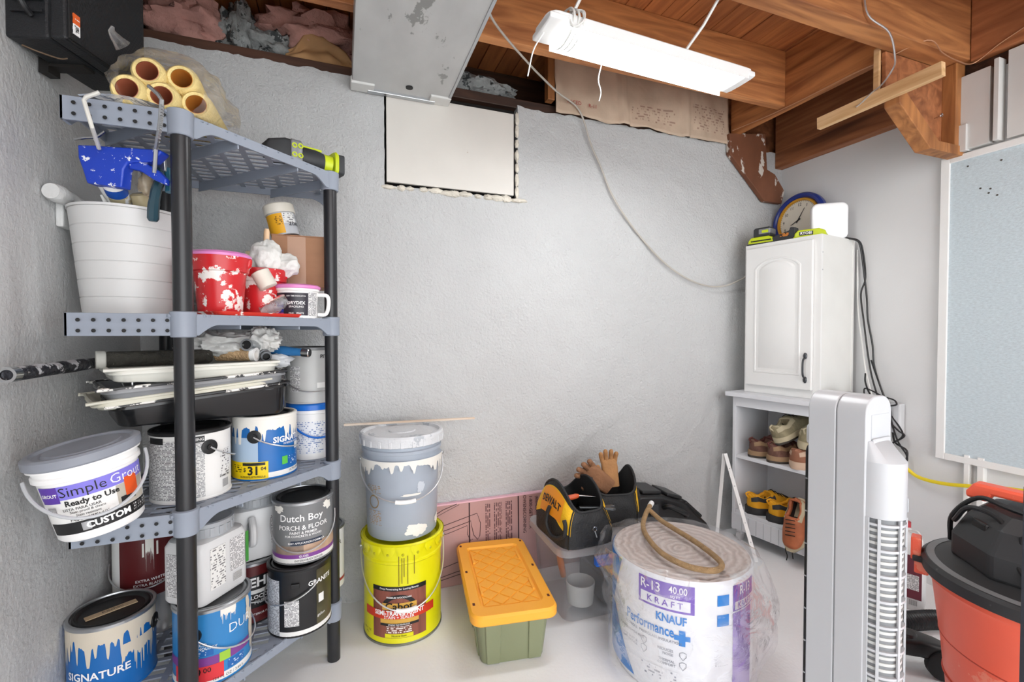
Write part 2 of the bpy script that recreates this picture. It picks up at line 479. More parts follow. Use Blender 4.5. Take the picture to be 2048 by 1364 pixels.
# sheet that closes the opening, hung with an open joint round it
mb = MB(); mb.box((RX0 + .008, WY - .010, RZ0 + .014), (RX1 - .022, WY + .004, 2.078))
tag(mb.build('access_panel', mat('panel_white', '#d4d0c9', .55, var=.03, splat=('#b9a99a', .70, 9.)), smooth=0, bevel=.0015), 'flat white painted panel closing the square opening in the back wall', 'panel')
m_foam = mat('old_foam', '#d8d2c5', .8, var=.12, splat=('#8a5a3a', .66, 30.), bump=.5, bscale=90)
for k in range(13):
    x = RX0 + .02 + .56 * k / 12 + random.uniform(-.012, .012)
    mb = MB(); mb.blob((x, WY - .008, RZ0 - .008 + .006 * random.random()), random.uniform(.016, .04), .012, random.uniform(.008, .016), .35, 2.5, 14, 9, k)
    mb.build('foam_bead', m_foam, wall_back)
for k in range(7):
    z = RZ0 + .03 + .33 * k / 6
    mb = MB(); mb.blob((RX1 - .006, WY - .006, z), .010, .010, random.uniform(.018, .034), .35, 2.5, 12, 9, k + 30)
    mb.build('foam_bead', m_foam, wall_back)

def side_wall(name, X, y0, y1, z1, m, sgn, amp, seed):
    mb = MB(); nu, nv = 110, 70
    def f(u, v):
        y, z = y0 + (y1 - y0) * u, z1 * v
        p = Vector((y * 1.5, z * 1.2, seed))
        d = amp * noise.fractal(p, 1., 2., 5) + amp * .25 * noise.fractal(p * 7, 1., 2., 3)
        return (X + sgn * (.006 + d), y, z)
    mb.grid(f, nu, nv)
    mb.box((X - .08 if sgn > 0 else X + .01, y0, 0), (X - .01 if sgn > 0 else X + .08, y1, z1))
    return struct(mb.build(name, m, smooth=60, weld=False))
wl = side_wall('wall_left', WX0, -1.7, WY + .05, 2.46, m_wall_l, 1, .003, 2.2); wl['label'] = 'grey-white plastered left wall'
wr = side_wall('wall_right', WX1, -1.7, WY + .05, 2.12, m_wall_r, -1, .004, 5.5); wr['label'] = 'smooth white right wall'
mb = MB(); mb.box((WX1, -1.7, 2.10), (WX1 + .08, WY + .2, 2.5)); mb.build('upper_wall', m_sill, wr, smooth=0)
# boards and strips on the right wall beside and below the notice board
m_grey_board = mat('grey_white_board', '#d2d1ce', .6, var=.05)
for (y0, y1, z0, z1, th) in ((1.030, 1.150, 1.83, 2.125, .030), (1.000, 1.016, 1.83, 2.14, .040), (.70, .985, 1.83, 2.16, .018), (1.095, 1.150, 1.825, 1.93, .040)):
    mb = MB(); mb.box((WX1 - .012 - th, y0, z0), (WX1 - .004, y1, z1)); mb.build('wall_board', m_grey_board, wr, smooth=0, bevel=.002)
for (y0, y1) in ((1.075, 1.092), (1.030, 1.050)):
    mb = MB(); mb.box((WX1 - .030, y0, 0), (WX1 - .004, y1, .60)); mb.build('wall_strip', m_white, wr, smooth=0, bevel=.002)

# ------------------------------------------------------------------ ceiling: subfloor planks, joists, blocking
mb = MB(); mb.box((WX0 - .1, -1.7, CZ + .02), (WX1 + .1, 2.32, CZ + .05))
ceiling = struct(mb.build('ceiling', m_sill, smooth=0), 'open wooden floor structure overhead')
pl = MB(); pl.box((0, -1.65, 0), (.0855, 2.30, .02))
p0 = pl.build('plank', m_plank, ceiling, loc=(WX0, 0, CZ), smooth=0, bevel=.0015)
for k in range(1, 35):
    o = p0.copy(); COL.objects.link(o); o.parent = ceiling; o.location = (WX0 + .0885 * k, 0, CZ + (.001 * (k % 3)))
def beam(name, lo, hi, m, parent=ceiling, bevel=.003):
    c = [(a + b) / 2 for a, b in zip(lo, hi)]
    mb = MB(); mb.box([a - q for a, q in zip(lo, c)], [a - q for a, q in zip(hi, c)])
    return mb.build(name, m, parent, loc=c, smooth=0, bevel=bevel)
beam('joist', (WX0, 1.622, 2.180), (2.00, 1.662, CZ), m_joist)
beam('joist', (WX0, 1.092, 2.180), (2.385, 1.172, CZ), m_joist)
beam('joist', (WX0, .62, 2.180), (2.385, .66, CZ), m_joist)
beam('joist', (WX0, .18, 2.180), (2.385, .22, CZ), m_joist)
beam('blocking', (2.00, 1.174, 2.170), (2.036, 1.95, CZ), m_joisty)
beam('header', (2.330, 1.174, 2.030), (2.386, 1.95, CZ), m_header)
beam('rim_board', (2.345, -.2, 2.17), (2.386, 1.090, CZ), m_header)
beam('rim_board', (WX0, 2.27, 2.12), (2.3, 2.31, CZ), m_sill)
beam('sill_plate', (WX0, 1.965, 2.118), (1.99, 2.27, 2.160), m_sill)
beam('leak_stop_board', (-.95, 2.312, 2.0), (2.6, 2.33, 2.52), m_sill)  # these rear boards are added to block outside light leaking through shell gaps
beam('leak_stop_board', (1.985, 1.990, 2.05), (2.42, 2.01, 2.46), m_header)
beam('leak_stop_board', (-.76, 1.93, 2.05), (-.672, 2.33, 2.5), m_sill)
beam('leak_stop_board', (2.392, 1.90, 2.05), (2.45, 2.33, 2.5), m_sill)
beam('stud_block', (.890, 1.925, 2.165), (.925, 1.965, CZ), m_brace)
# knee brace on the back wall, right corner
G = [(1.957, 2.165), (2.215, 2.200), (2.231, 2.005), (2.290, 1.985), (2.365, 1.900), (2.345, 1.826), (2.215, 1.828), (1.960, 2.058)]
mb = MB(); mb.prism(G, 1.915, 1.942, 'xz'); mb.build('brace', mat('stained_brace', '#7a4c34', .65, var=.2, scale=9, splat=('#d6cec4', .575, 13.), stretch=(1, 1, .5)), ceiling, smooth=0, bevel=.003)
# bracket that carries the big joist at the right wall
mb = MB(); mb.prism([(1.96, 2.175), (2.36, 2.175), (2.36, 1.85), (2.18, 1.85), (1.965, 1.99)], 1.165, 1.180, 'xz'); mb.build('gusset', m_header, ceiling, smooth=0, bevel=.002)
beam('bracket_post', (2.315, 1.118, 1.822), (2.375, 1.166, 2.178), m_brace)
M = Matrix.Translation((2.150, 1.145, 1.925)) @ Matrix.Rotation(R(36), 4, 'Y')
mb = MB(); mb.prism([(1.955, 2.03), (1.955, 1.955), (2.145, 1.812), (2.20, 1.812), (2.20, 1.848)], 1.112, 1.166, 'xz'); mb.build('bracket_brace', m_brace, ceiling, smooth=0, bevel=.003)
beam('bracket_foot', (2.19, 1.114, 1.812), (2.375, 1.166, 1.850), m_brace)
beam('hanger_strip', (1.951, 1.182, 1.985), (1.963, 1.204, 2.20), m_pale)
# loose pale stick nailed across the hanger
mb = MB(); mb.box((-.012, -.215, -.024), (.012, .215, .024))
st = mb.build('wood_stick', m_pale, loc=(1.938, 1.190, 1.999), rot=(R(-1.5), 0, R(2)), smooth=0, bevel=.0015)
tag(st, 'pale bare wood stick nailed level under the joists by the right wall', 'wood stick')

# ------------------------------------------------------------------ insulation above the back wall
m_pink = mat('pink_fibreglass', '#b98a80', .95, var=.22, scale=14, bump=1., bscale=45, splat=('#8f635a', .62, 11.))
m_greyw = mat('grey_fibreglass', '#8f9291', .95, var=.3, scale=22, bump=1., bscale=60, splat=('#3f4344', .55, 16.))
m_kraft = mat('kraft_paper', '#c6b09a', .75, var=.12, scale=7, bump=.5, bscale=14)
def tuft(name, label, c, r, m, seed, cat='insulation', amp=.45, group=None):
    mb = MB(); mb.blob(c, r[0], r[1], r[2], amp, 2.2, 44, 26, seed)
    return tag(mb.build(name, m, smooth=60), label, cat, group)
tuft('insulation_batt', 'small pink fibreglass wad in the joist bay at far left', (-.555, 2.10, 2.265), (.16, .12, .10), m_pink, 1)
tuft('insulation_batt', 'grey loose fibreglass strand between the two pink wads', (-.375, 2.09, 2.26), (.07, .09, .11), m_greyw, 2)
tuft('insulation_batt', 'dark grey fibreglass clump below the big pink wad', (-.255, 2.07, 2.225), (.085, .08, .065), m_greyw, 3)
tuft('insulation_batt', 'big pink fibreglass wad left of the metal duct', (-.09, 2.10, 2.315), (.20, .13, .09), m_pink, 4)
tuft('insulation_batt', 'pale grey fibreglass tuft right of the metal duct', (.60, 2.06, 2.205), (.17, .08, .055), m_greyw, 6)
def sheet(name, label, fn, m, nu=40, nv=14, cat='paper', th=.002):
    mb = MB(); mb.grid(fn, nu, nv)
    o = mb.build(name, m, smooth=60)
    s_ = o.modifiers.new('thickness', 'SOLIDIFY'); s_.thickness = th
    return tag(o, label, cat)
sheet('torn_paper', 'torn brown kraft paper hanging under the big pink wad', lambda u, v: (-.20 + .25 * u, 1.985 + .03 * noise.noise(Vector((u * 4, v * 3, 1))) + .02 * v, 2.162 + (.03 + .10 * sin(pi * u) + .03 * noise.noise(Vector((u * 5, 0, 4)))) * v), mat('old_kraft', '#a98157', .8, var=.2, scale=10))
sheet('torn_paper', 'scrap of pinkish paper against the right side of the duct', lambda u, v: (.432 + .07 * u, 1.90 + .03 * noise.noise(Vector((u * 4, v * 3, 3))), 2.20 + (.07 * (1 - u * .8)) * v + .02 * u), mat('pinkish_kraft', '#c79a7e', .8, var=.15, scale=10), 10, 6)
def kraft(u, v):
    x = .928 + 1.05 * u; z = 2.112 + .30 * v
    d = .022 * noise.fractal(Vector((x * 3.2, z * 2.5, 0)), 1., 2., 4) + .010 * abs(noise.noise(Vector((x * 9, z * 3, 5))))
    if abs(u - .36) < .02 or abs(u - .72) < .02: d += .014
    return (x, 1.928 - d + .03 * v, z + (.012 * noise.noise(Vector((x * 8, 0, 2))) if v == 0 else 0))
ks = sheet('kraft_batt', 'kraft paper faced insulation batt stapled along the top of the wall', kraft, m_kraft, 90, 18, 'insulation')
kp = print_mat('kraft_print', '#c6b09a', '#a08474', .014, .46, .75)
for (u0, u1, v0, v1) in ((.40, .66, .12, .42), (.76, .97, .14, .60)):
    mb = MB(); mb.grid(lambda u, v: tuple(Vector(kraft(u0 + (u1 - u0) * u, v0 + (v1 - v0) * v)) + Vector((0, -.0035, 0))), 24, 8, lambda u, v: (u * (u1 - u0) * 1.05, v * (v1 - v0) * .3))
    mb.build('printed_text', kp, ks, smooth=60)
m_red = mat('red_ink', '#a34a42', .6, var=.1)
for (x, s) in ((1.02, 'FACED'), (1.12, 'R-11')):
    mb = MB()
    ftext(ks, s, frame((x, kraft((x - .928) / 1.05, .18)[1] - .014, 2.166), (1, 0, 0), (0, 0, 1)), .024, m_red)

# ------------------------------------------------------------------ duct
t = thing('sheet_metal_duct', 'flat grey sheet metal duct running overhead to the back wall', 'duct', (0, 0, 0))
m_duct = mat('duct_metal', '#c0c1c0', .5, .1, var=.10, scale=5, splat=('#8e8f8d', .62, 6.), stretch=(1.5, .8, 1))
mb = MB(); mb.box((.042, .10, 2.066), (.424, 1.938, 2.176)); mb.build('duct_body', m_duct, t, smooth=0, bevel=.003)
mb = MB(); mb.box((.10, 1.918, 2.056), (.37, 1.942, 2.068)); mb.build('end_flange', m_tin, t, smooth=0, bevel=.002)
m_tape = mat('duct_tape', '#d6d6d3', .5, var=.05)
for (x0, x1) in ((.036, .125), (.345, .430)):
    mb = MB(); mb.box((x0, 1.878, 2.058), (x1, 1.944, 2.085)); mb.build('tape', m_tape, t, smooth=0, bevel=.004)
mb = MB(); mb.lathe([(.014, 0), (.014, .004), (.009, .005)], 20, (.255, 1.855, 2.062)); mb.build('hole_plug', m_blackm, t)
mb = MB(); mb.box((.418, .10, 2.062), (.428, 1.93, 2.074)); mb.build('seam', m_tin, t, smooth=0)

# ------------------------------------------------------------------ shop light
t = thing('shop_light', 'long white LED shop light hung from cords below the joists', 'light', (.963, 1.2745, 2.000), (0, 0, R(2.2)))
L2 = .405
mb = MB(); mb.rings2d([(rrect(2 * L2, .122, .03), .008), (rrect(2 * L2, .122, .03), .020), (rrect(2 * L2 - .02, .09, .03), .034)]); mb.build('housing', m_whitep, t, bevel=0)
ml = bpy.data.materials.new('led_diffuser'); nt, ns, ln, b = nodes(ml)
b.inputs['Base Color'].default_value = (.9, .9, .9, 1); b.inputs['Emission Color'].default_value = (.965, .985, 1., 1); b.inputs['Emission Strength'].default_value = LAMP_POWER
mb = MB()
prof = [(-.058, .014), (-.059, -.002), (-.040, -.005), (0, -.006), (.040, -.005), (.059, -.002), (.058, .014)]
mb.loft([[(x, y, z) for y, z in prof[1:6]] for x in (-L2 + .06, L2 - .035)]); mb.build('diffuser', ml, t)
mb = MB(); mb.loft([[(x, y, z) for y, z in [(-.0625, .016), (-.0645, -.018), (-.0635, -.018), (-.0605, .004), (.0605, .004), (.0635, -.018), (.0645, -.018), (.0625, .016)]] for x in (-L2 + .06, L2 - .035)]); mb.build('light_skirt', m_whitep, t, smooth=0)  # added skirts below the lens, cut its light off the upper wall
for (x0, x1) in ((-L2, -L2 + .06), (L2 - .035, L2)):
    mb = MB(); mb.loft([[(x, y * 1.06, z * 1.06) for y, z in prof] for x in (x0, x1)]); mb.build('end_cap', m_whitep, t, bevel=.004)
m_cord = mat('white_cord', '#e4e4e0', .5, var=.04)
M = t.matrix_basis.inverted()
def loc(p): return tuple(Matrix.Rotation(-R(2.2), 4, 'Z') @ (Vector(p) - Vector((.963, 1.2745, 2.000))))
mb = MB()
for q in range(3):
    mb.tube(catmull([(-L2 + .075 + .016 * q, .068 * cos(a), .015 + .046 * sin(a)) for a in [2 * pi * i / 8 for i in range(8)]], 4, True), .0035, 6, True)
mb.tube(catmull([(-L2 + .08, -.03, .055), (-L2 + .11, -.06, .04), (-L2 + .10, -.075, .0), (-L2 + .07, -.07, -.02), (-L2 + .06, -.055, .02)], 5), .003, 6)
mb.build('hanging_loop', m_cord, t)
mb = MB(); mb.tube([(-L2 + .09, 0, .034), (-L2 + .14, -.07, .16), loc((.76, 1.176, 2.30))], .005, 6); mb.build('hanging_cord', m_cord, t)
mb = MB(); mb.tube([(L2 - .28, 0, .034), loc((1.135, 1.225, 2.12)), loc((1.20, 1.176, 2.26))], .005, 6); mb.build('hanging_cord', m_cord, t)
mb = MB(); mb.tube(catmull([(-L2 + .01, .0, -.01), (-L2 - .01, .03, -.05), (-L2 - .02, .05, -.12)], 5), .002, 6); mb.build('pull_string', m_cord, t)
mb = MB(); mb.tube(catmull([(-.15, .06, -.01), (-.155, .075, -.06), (-.145, .075, -.10), (-.15, .078, -.13)], 5), .002, 6); mb.build('loose_wire', m_wire, t)

# ------------------------------------------------------------------ loose wires and cords overhead
def wire(name, label, pts, r, m, cat='wire', k=6, n=6, group=None):
    mb = MB(); mb.tube(catmull(pts, k), r, n)
    return tag(mb.build(name, m), label, cat, group)
wire('hanging_cable', 'thin grey cable looping from the duct down across the back wall to the cabinet', [(.428, 1.40, 2.16), (.50, 1.52, 2.165), (.70, 1.70, 2.165), (.90, 1.86, 2.17), (1.045, 1.915, 2.135), (1.118, 1.932, 1.993), (1.173, 1.932, 1.893), (1.236, 1.932, 1.767), (1.346, 1.932, 1.63), (1.498, 1.932, 1.49), (1.64, 1.930, 1.40), (1.788, 1.925, 1.348), (1.925, 1.92, 1.344), (2.04, 1.905, 1.385), (2.06, 1.90, 1.40)], .0042, mat('grey_cable', '#b9b4ab', .5))
wire('hooked_wire', 'bent steel wire hooked from the big joist onto the pale stick', [(1.70, 1.085, 2.30), (1.72, 1.08, 2.20), (1.80, 1.06, 2.145), (1.885, 1.09, 2.09), (1.925, 1.12, 2.075), (1.932, 1.16, 2.04), (1.926, 1.19, 2.024), (1.921, 1.21, 2.008), (1.926, 1.23, 2.000), (1.920, 1.245, 1.992)], .003, m_wire)
wire('copper_wire', 'thin bare wire stapled along the blocking toward the right wall', [(1.96, 1.90, 2.172), (1.985, 1.70, 2.168), (1.99, 1.50, 2.166), (1.99, 1.30, 2.167), (2.0, 1.20, 2.165), (2.06, 1.085, 2.19), (2.15, 1.082, 2.16), (2.25, 1.082, 2.150), (2.335, 1.075, 2.155), (2.340, 1.0, 2.19), (2.340, .90, 2.22)], .0022, mat('copper', '#c99a78', .4, .6))
# ------------------------------------------------------------------ corner shelving unit
m_resin = mat('grey_resin', '#8d95a2', .5, var=.03)
m_post = mat('black_post', '#232427', .33, var=.06)
unit = thing('corner_shelf_unit', 'four-tier grey plastic corner shelving unit with black round posts', 'shelving', (0, 0, 0))
PA, PB = Vector((-.357, 1.300)), Vector((-.035, 1.626))
PC = Vector((-.552, 1.836))
SH = [1.615, 1.140, .665, .192]
POLY = [Vector(p) for p in ((-.575, 1.286), (-.352, 1.286), (-.021, 1.617), (-.021, 1.860), (-.575, 1.860))]
for p in (PA, PB, PC):
    mb = MB(); mb.lathe([(.0205, 0), (.0205, 1.605)], 28, (p.x, p.y, .002)); mb.build('post', m_post, unit)
def clip(p, d):
    """interval of line p+t*d inside the convex outline"""
    lo, hi = -9, 9
    for i in range(5):
        a, b_ = POLY[i], POLY[(i + 1) % 5]
        e = b_ - a; nrm = Vector((-e.y, e.x))
        num = (a - p).dot(nrm); den = d.dot(nrm)
        if abs(den) < 1e-9:
            if -num < 0: return None
            continue
        t_ = num / den
        if den > 0: lo = max(lo, t_)
        else: hi = min(hi, t_)
    return (lo, hi) if hi - lo > .01 else None
dg_ = Vector((1, 1)).normalized(); pn = Vector((-1, 1)).normalized()
mid = (PA + PB) / 2
def bar2(mb, p, d, t0, t1, wd, z0, z1):
    q = Vector((-d.y, d.x)) * wd / 2
    a, b_ = p + d * t0, p + d * t1
    pts = [a + q, a - q, b_ - q, b_ + q]
    mb.prism([tuple(v) for v in pts], z0, z1)
for si, zt in enumerate(SH):
    mb = MB()
    k = 0
    s = POLY[0].y + .012
    ex = Vector((1, 0)); ey = Vector((0, 1))
    while s < 1.856:                      # bars along the room, open slots between them
        iv = clip(Vector((0, s)), ex)
        if iv: bar2(mb, Vector((0, s)), ex, iv[0] + .002, iv[1] - .002, .0140, zt - .004, zt)
        s += .0350
    for c_ in range(10):                  # cross bands
        p = Vector((-.565 + .0605 * c_, 0))
        iv = clip(p, ey)
        if iv: bar2(mb, p, ey, iv[0] + .002, iv[1] - .002, .016, zt - .0042, zt - .0002)
    p = mid + pn * .012; iv = clip(p, dg_); bar2(mb, p, dg_, iv[0] + .002, iv[1] - .002, .020, zt - .0064, zt - .0001)
    for c_ in (-4, -1.5, 1.5, 4):         # deep ribs under the deck
        p = mid + dg_ * (c_ * .062)
        iv = clip(p, pn)
        if iv: bar2(mb, p, pn, iv[0] + .004, iv[1] - .004, .004, zt - .034, zt - .004)
    shelf = mb.build('shelf', m_resin, unit, smooth=0, weld=False)
    H_ = .052
    def side(a, b_, arch, nm):
        e = (b_ - a); Ln = e.length
        if arch:
            pts = [(0, 0), (0, -H_)]
            x1, x2 = .035, Ln - .035
            pts += [(x1 - .012, -H_)]
            for i in range(9): pts.append((x1 + .05 * i / 8, -H_ + (H_ - .026) * sin(pi / 2 * i / 8)))
            for i in range(9): pts.append((x2 - .05 + .05 * i / 8, -H_ + (H_ - .026) * cos(pi / 2 * i / 8)))
            pts += [(x2 + .012, -H_), (Ln, -H_), (Ln, 0)]
        else:
            pts = [(0, 0), (0, -H_), (Ln, -H_), (Ln, 0)]
        M_ = frame((a.x, a.y, zt + .002), (e.x, e.y, 0), (0, 0, 1))
        mb = MB(); mb.prism(pts, -.006, 0, 'xy', M_)
        return mb.build(nm, m_resin, shelf, smooth=0, bevel=.001)
    side(POLY[0], POLY[1], False, 'flange')
    side(POLY[1], POLY[2], True, 'front_rail')
    side(POLY[2], POLY[3], False, 'flange')
    side(POLY[3], POLY[4], True, 'back_rail')
    side(POLY[4], POLY[0], True, 'back_rail')
    for p in (PA, PB, PC):
        mb = MB(); mb.lathe([(.0245, -.054), (.0262, -.052), (.0262, -.004), (.0275, 0), (.0275, .006), (.024, .008)] if si else [(.0245, -.054), (.0262, -.052), (.0275, 0), (.0275, .004), (.02, .008), (.001, .009)], 32, (p.x, p.y, zt)); mb.build('collar', m_resin, shelf)
    dots = MB(); dots.lathe([(.0001, 0), (.0042, 0), (.0042, .0006), (.0001, .0006)], 12, M=Matrix.Rotation(R(90), 4, 'X'))
    first = None
    for i in range(7):
        for j in range(2):
            lo_ = (-.548 + .0275 * i, 1.2800, zt - .014 - .024 * j)
            if first is None: first = dots.build('hole', m_blackm, shelf, loc=lo_); 
            else:
                o = first.copy(); COL.objects.link(o); o.parent = shelf; o.location = lo_
            if si == 3: break

# ------------------------------------------------------------------ paint cans
m_lidk = mat('black_can_lid', '#1b1b1c', .4, var=.15, splat=('#8d8d8a', .70, 25.))
m_lidm = mat('metal_can_lid', '#9da0a2', .35, .8, var=.1)
def can(name, label, x, y, z, r, h, body, face=0, lid=None, rim=None, rot=(0, 0), bail=None, ears=True, earmat=None, group='paint cans on the corner shelves', cat='paint can'):
    """metal gallon can: body with seams, chime ring, recessed lid, bail wire; front faces the viewer"""
    t = thing(name, label, cat, (x, y, z), (R(rot[0]), R(rot[1]), face_cam(x, y, face)), group)
    mb = MB(); mb.lathe([(r * .6, .004), (r - .004, .003), (r + .0015, 0), (r + .0015, .004), (r, .006), (r, h - .010), (r - .002, h - .008), (r - .002, h - .012)], 48, cap1=False); mb.build('body', body, t)
    mb = MB(); mb.lathe([(r - .001, h - .011), (r + .0025, h - .009), (r + .0025, h - .002), (r, h), (r - .006, h), (r - .008, h - .006), (r - .013, h - .008), (r - .013, h - .011)], 48, cap0=False, cap1=False); mb.build('rim', rim or m_tin, t)
    mb = MB(); rr = r - .011
    mb.lathe([(rr, h - .009), (rr, h - .002), (rr - .004, h - .0005), (rr - .008, h - .002), (rr - .012, h - .007), (rr - .018, h - .008), (rr * .5, h - .007), (.001, h - .007)], 44, cap0=False); mb.build('lid', lid or m_lidm, t)
    if bail:
        phi, drop, ze = bail
        bw = MB(); pts = []
        re = r + .006
        for i in range(21):
            s_ = pi * i / 20
            a_ = R(phi - 90) + s_
            rad = re + .004 * sin(s_)
            pts.append((rad * sin(a_), -rad * cos(a_), ze - drop * sin(s_) ** .8))
        bw.tube(pts, .0022, 6); bw.build('bail', m_wire, t)
        if ears:
            for sgn in (-90, 90):
                a_ = R(phi + sgn)
                M_ = Matrix.Rotation(a_, 4, 'Z') @ Matrix.Translation((0, -r, ze)) @ Matrix.Rotation(R(90), 4, 'X')
                eb = MB(); eb.lathe([(.019, -.003), (.019, .003), (.014, .0045), (.008, .0045), (.007, .007), (.001, .007)], 20, M=M_); eb.build('ear', earmat or m_black, t)
    return t

m_paper = mat('white_label', '#e8e8e6', .4, var=.02)
m_txtblk = print_mat('small_black_print', '#dedede', '#77777a', .0036, .54)
m_txtwide = print_mat('spaced_black_print', '#e6e6e4', '#7a7a7c', .0065, .48)
m_txtwhite = print_mat('small_white_print', '#1c62ac', '#c9d8ea', .0055, .42)
m_barcode = print_mat('barcode', '#f2f2f2', '#1a1a1a', .0021, .9)
m_whitepaint = mat('dried_white_paint', '#e9e7e0', .5, var=.04)
m_beige = mat('dried_beige_paint', '#d2c9b8', .5, var=.06)

# lower shelf ---------------------------------------------------------------
z4, z3 = SH[3] + .001, SH[2] + .001
# blue and cream can, bottom left
m_bluecan = mat('blue_can', '#1466b0', .35, var=.05)
t = can('paint_can', 'blue can thickly streaked with cream paint, black taped lid, at bottom left', -.572, 1.478, z4, .090, .182, m_bluecan, 0, m_lidk, bail=(158, .05, .13), earmat=m_black)
smear(t, .090, -80, 75, .085, .176, m_beige, seed=1); smear(t, .090, 10, 60, .03, .12, m_beige, seed=5, off=.0010)
ctext(t, 'SIGNATURE', .090, -22, .062, .026, m_inkw, .02)
mb = MB(); mb.box((-.055, -.012, .1762), (.05, .008, .1785), Matrix.Rotation(R(12), 4, 'Z')); mb.build('masking_tape', mat('masking_tape', '#c0a98a', .7, var=.1), t, smooth=0)
ftext(t, 'Kitchen', Matrix.Rotation(R(12), 4, 'Z') @ frame((0, -.002, .1790), (1, 0, 0), (0, 1, 0)), .014, m_ink, .0)
# short tub carrying the dark red can behind it
t = can('paint_can', 'short plain tin supporting the dark red can behind the cream streaked can', -.566, 1.705, z4, .080, .126, m_tin, 0, m_lidm)
m_maroon = mat('maroon_can', '#5b1a1c', .35, var=.08)
t = can('paint_can', 'dark red can with white drips and wire bail below the third shelf', -.566, 1.700, z4 + .127, .086, .19, m_maroon, 0, m_lidm, bail=(-10, .055, .085), ears=False)
patch(t, 'label', .086, -78, -50, .006, .176, m_paper)
smear(t, .086, -5, 8, .06, .175, m_whitepaint, seed=3)
for q in (-10, 12): patch(t, 'paint_streak', .086, q, q + 3, .12, .16, m_whitepaint, .0012)
ctext(t, 'EXTRA WHITE', .086, 2, .050, .011, m_inkw, .01); ctext(t, 'EXTRA BLANCO', .086, 2, .037, .011, m_inkw, .01)
# blue ceiling paint can in front
m_dura = mat('mid_blue_can', '#2f7fbd', .33, var=.04)
t = can('paint_can', 'mid blue can with purple band and red price sticker beside the front post', -.337, 1.440, z4, .090, .196, m_dura, 0, m_lidm, bail=(62, .065, .135))
patch(t, 'band', .090, -90, 62, .052, .074, mat('purple_band', '#7c3c8c', .4, var=.03)); patch(t, 'white_foot', .090, -90, 90, .004, .022, m_paper)
patch(t, 'price_sticker', .090, -62, 14, .012, .052, mat('red_sticker', '#d8323a', .5, var=.04), .0012)
ctext(t, '9', .090, -22, .036, .032, m_ink, .01, off=.0020); ctext(t, '00', .090, -9, .041, .018, m_ink, .01, off=.0020)
patch(t, 'green_badge', .090, 8, 24, .052, .076, mat('lime_badge', '#9ac43c', .4), .0012)
ctext(t, 'DURA', .090, 50, .128, .034, m_inkw, -.008); ctext(t, 'ECO', .090, -16, .108, .011, m_inkw, .02); ctext(t, 'TECHNOLOGY', .090, -16, .098, .010, m_inkw, .015)
patch(t, 'small_print', .090, -36, 0, .078, .093, m_txtwhite); patch(t, 'small_print', .090, 20, 48, .026, .048, m_txtwhite, .0009)
ctext(t, '124 FL OZ / 3.66 L', .090, 22, .0125, .010, m_ink, .0)
smear(t, .090, 10, 34, .14, .19, m_whitepaint, seed=8); splash(t, .090, 70.0, 0.0900, 8.0, 0.0700, m_beige, 1); splash(t, .090, 60.0, 0.1550, 6.0, 0.0300, m_beige, 2)
# maroon / black primer can
m_blkcan = mat('black_gloss_can', '#1a1a1c', .3, var=.06)
t = can('paint_can', 'black primer can with dark red bands wedged between the blue and black cans', -.285, 1.668, z4, .083, .190, m_blkcan, 0, m_lidm, bail=(30, .05, .12), ears=False)
patch(t, 'red_band', .083, -85, 85, .004, .050, m_maroon); patch(t, 'red_band', .083, -85, 85, .150, .180, m_maroon)
ctext(t, 'BEHR', .083, 14, .128, .040, m_inkw, .03); patch(t, 'silver_bar', .083, -10, 48, .094, .106, m_paper); ctext(t, 'BLOCKING', .083, 22, .083, .017, m_inkw, .02); ctext(t, 'PRIMER', .083, 24, .067, .016, m_inkw, .01); ctext(t, 'INTERIOR FLAT', .083, 20, .030, .009, m_inkw, .01)
# black can, front right
t = can('paint_can', 'black can with white text panel at the right end of the lowest shelf', -.131, 1.565, z4, .090, .200, m_blkcan, 0, m_lidk, rim=m_black, bail=(-58, .055, .155), ears=False)
patch(t, 'text_panel', .090, -88, -38, .006, .170, print_mat('grey_print', '#cfd2d6', '#85888d', .0045, .54)); patch(t, 'white_foot', .090, -38, 88, .004, .018, m_paper)
patch(t, 'text_panel', .090, -28, -2, .034, .110, m_txtblk, .0010); patch(t, 'olive_side', .090, 30, 88, .018, .185, mat('olive_photo', '#4a4630', .35, var=.4, scale=20))
ctext(t, 'GRANITE', .090, 40, .150, .020, m_inkw, .02); patch(t, 'badge', .090, 34, 46, .082, .108, m_paper, .0012)
ctext(t, 'gallon', .090, 40, .045, .012, m_inkw, .0)
mb = MB(); mb.cbox((0, -.003, 0), (.024, .007, .014), Matrix.Rotation(R(-8), 4, 'Z') @ Matrix.Translation((0, -.090, .155))); mb.build('ear', m_black, t, smooth=0, bevel=.002)
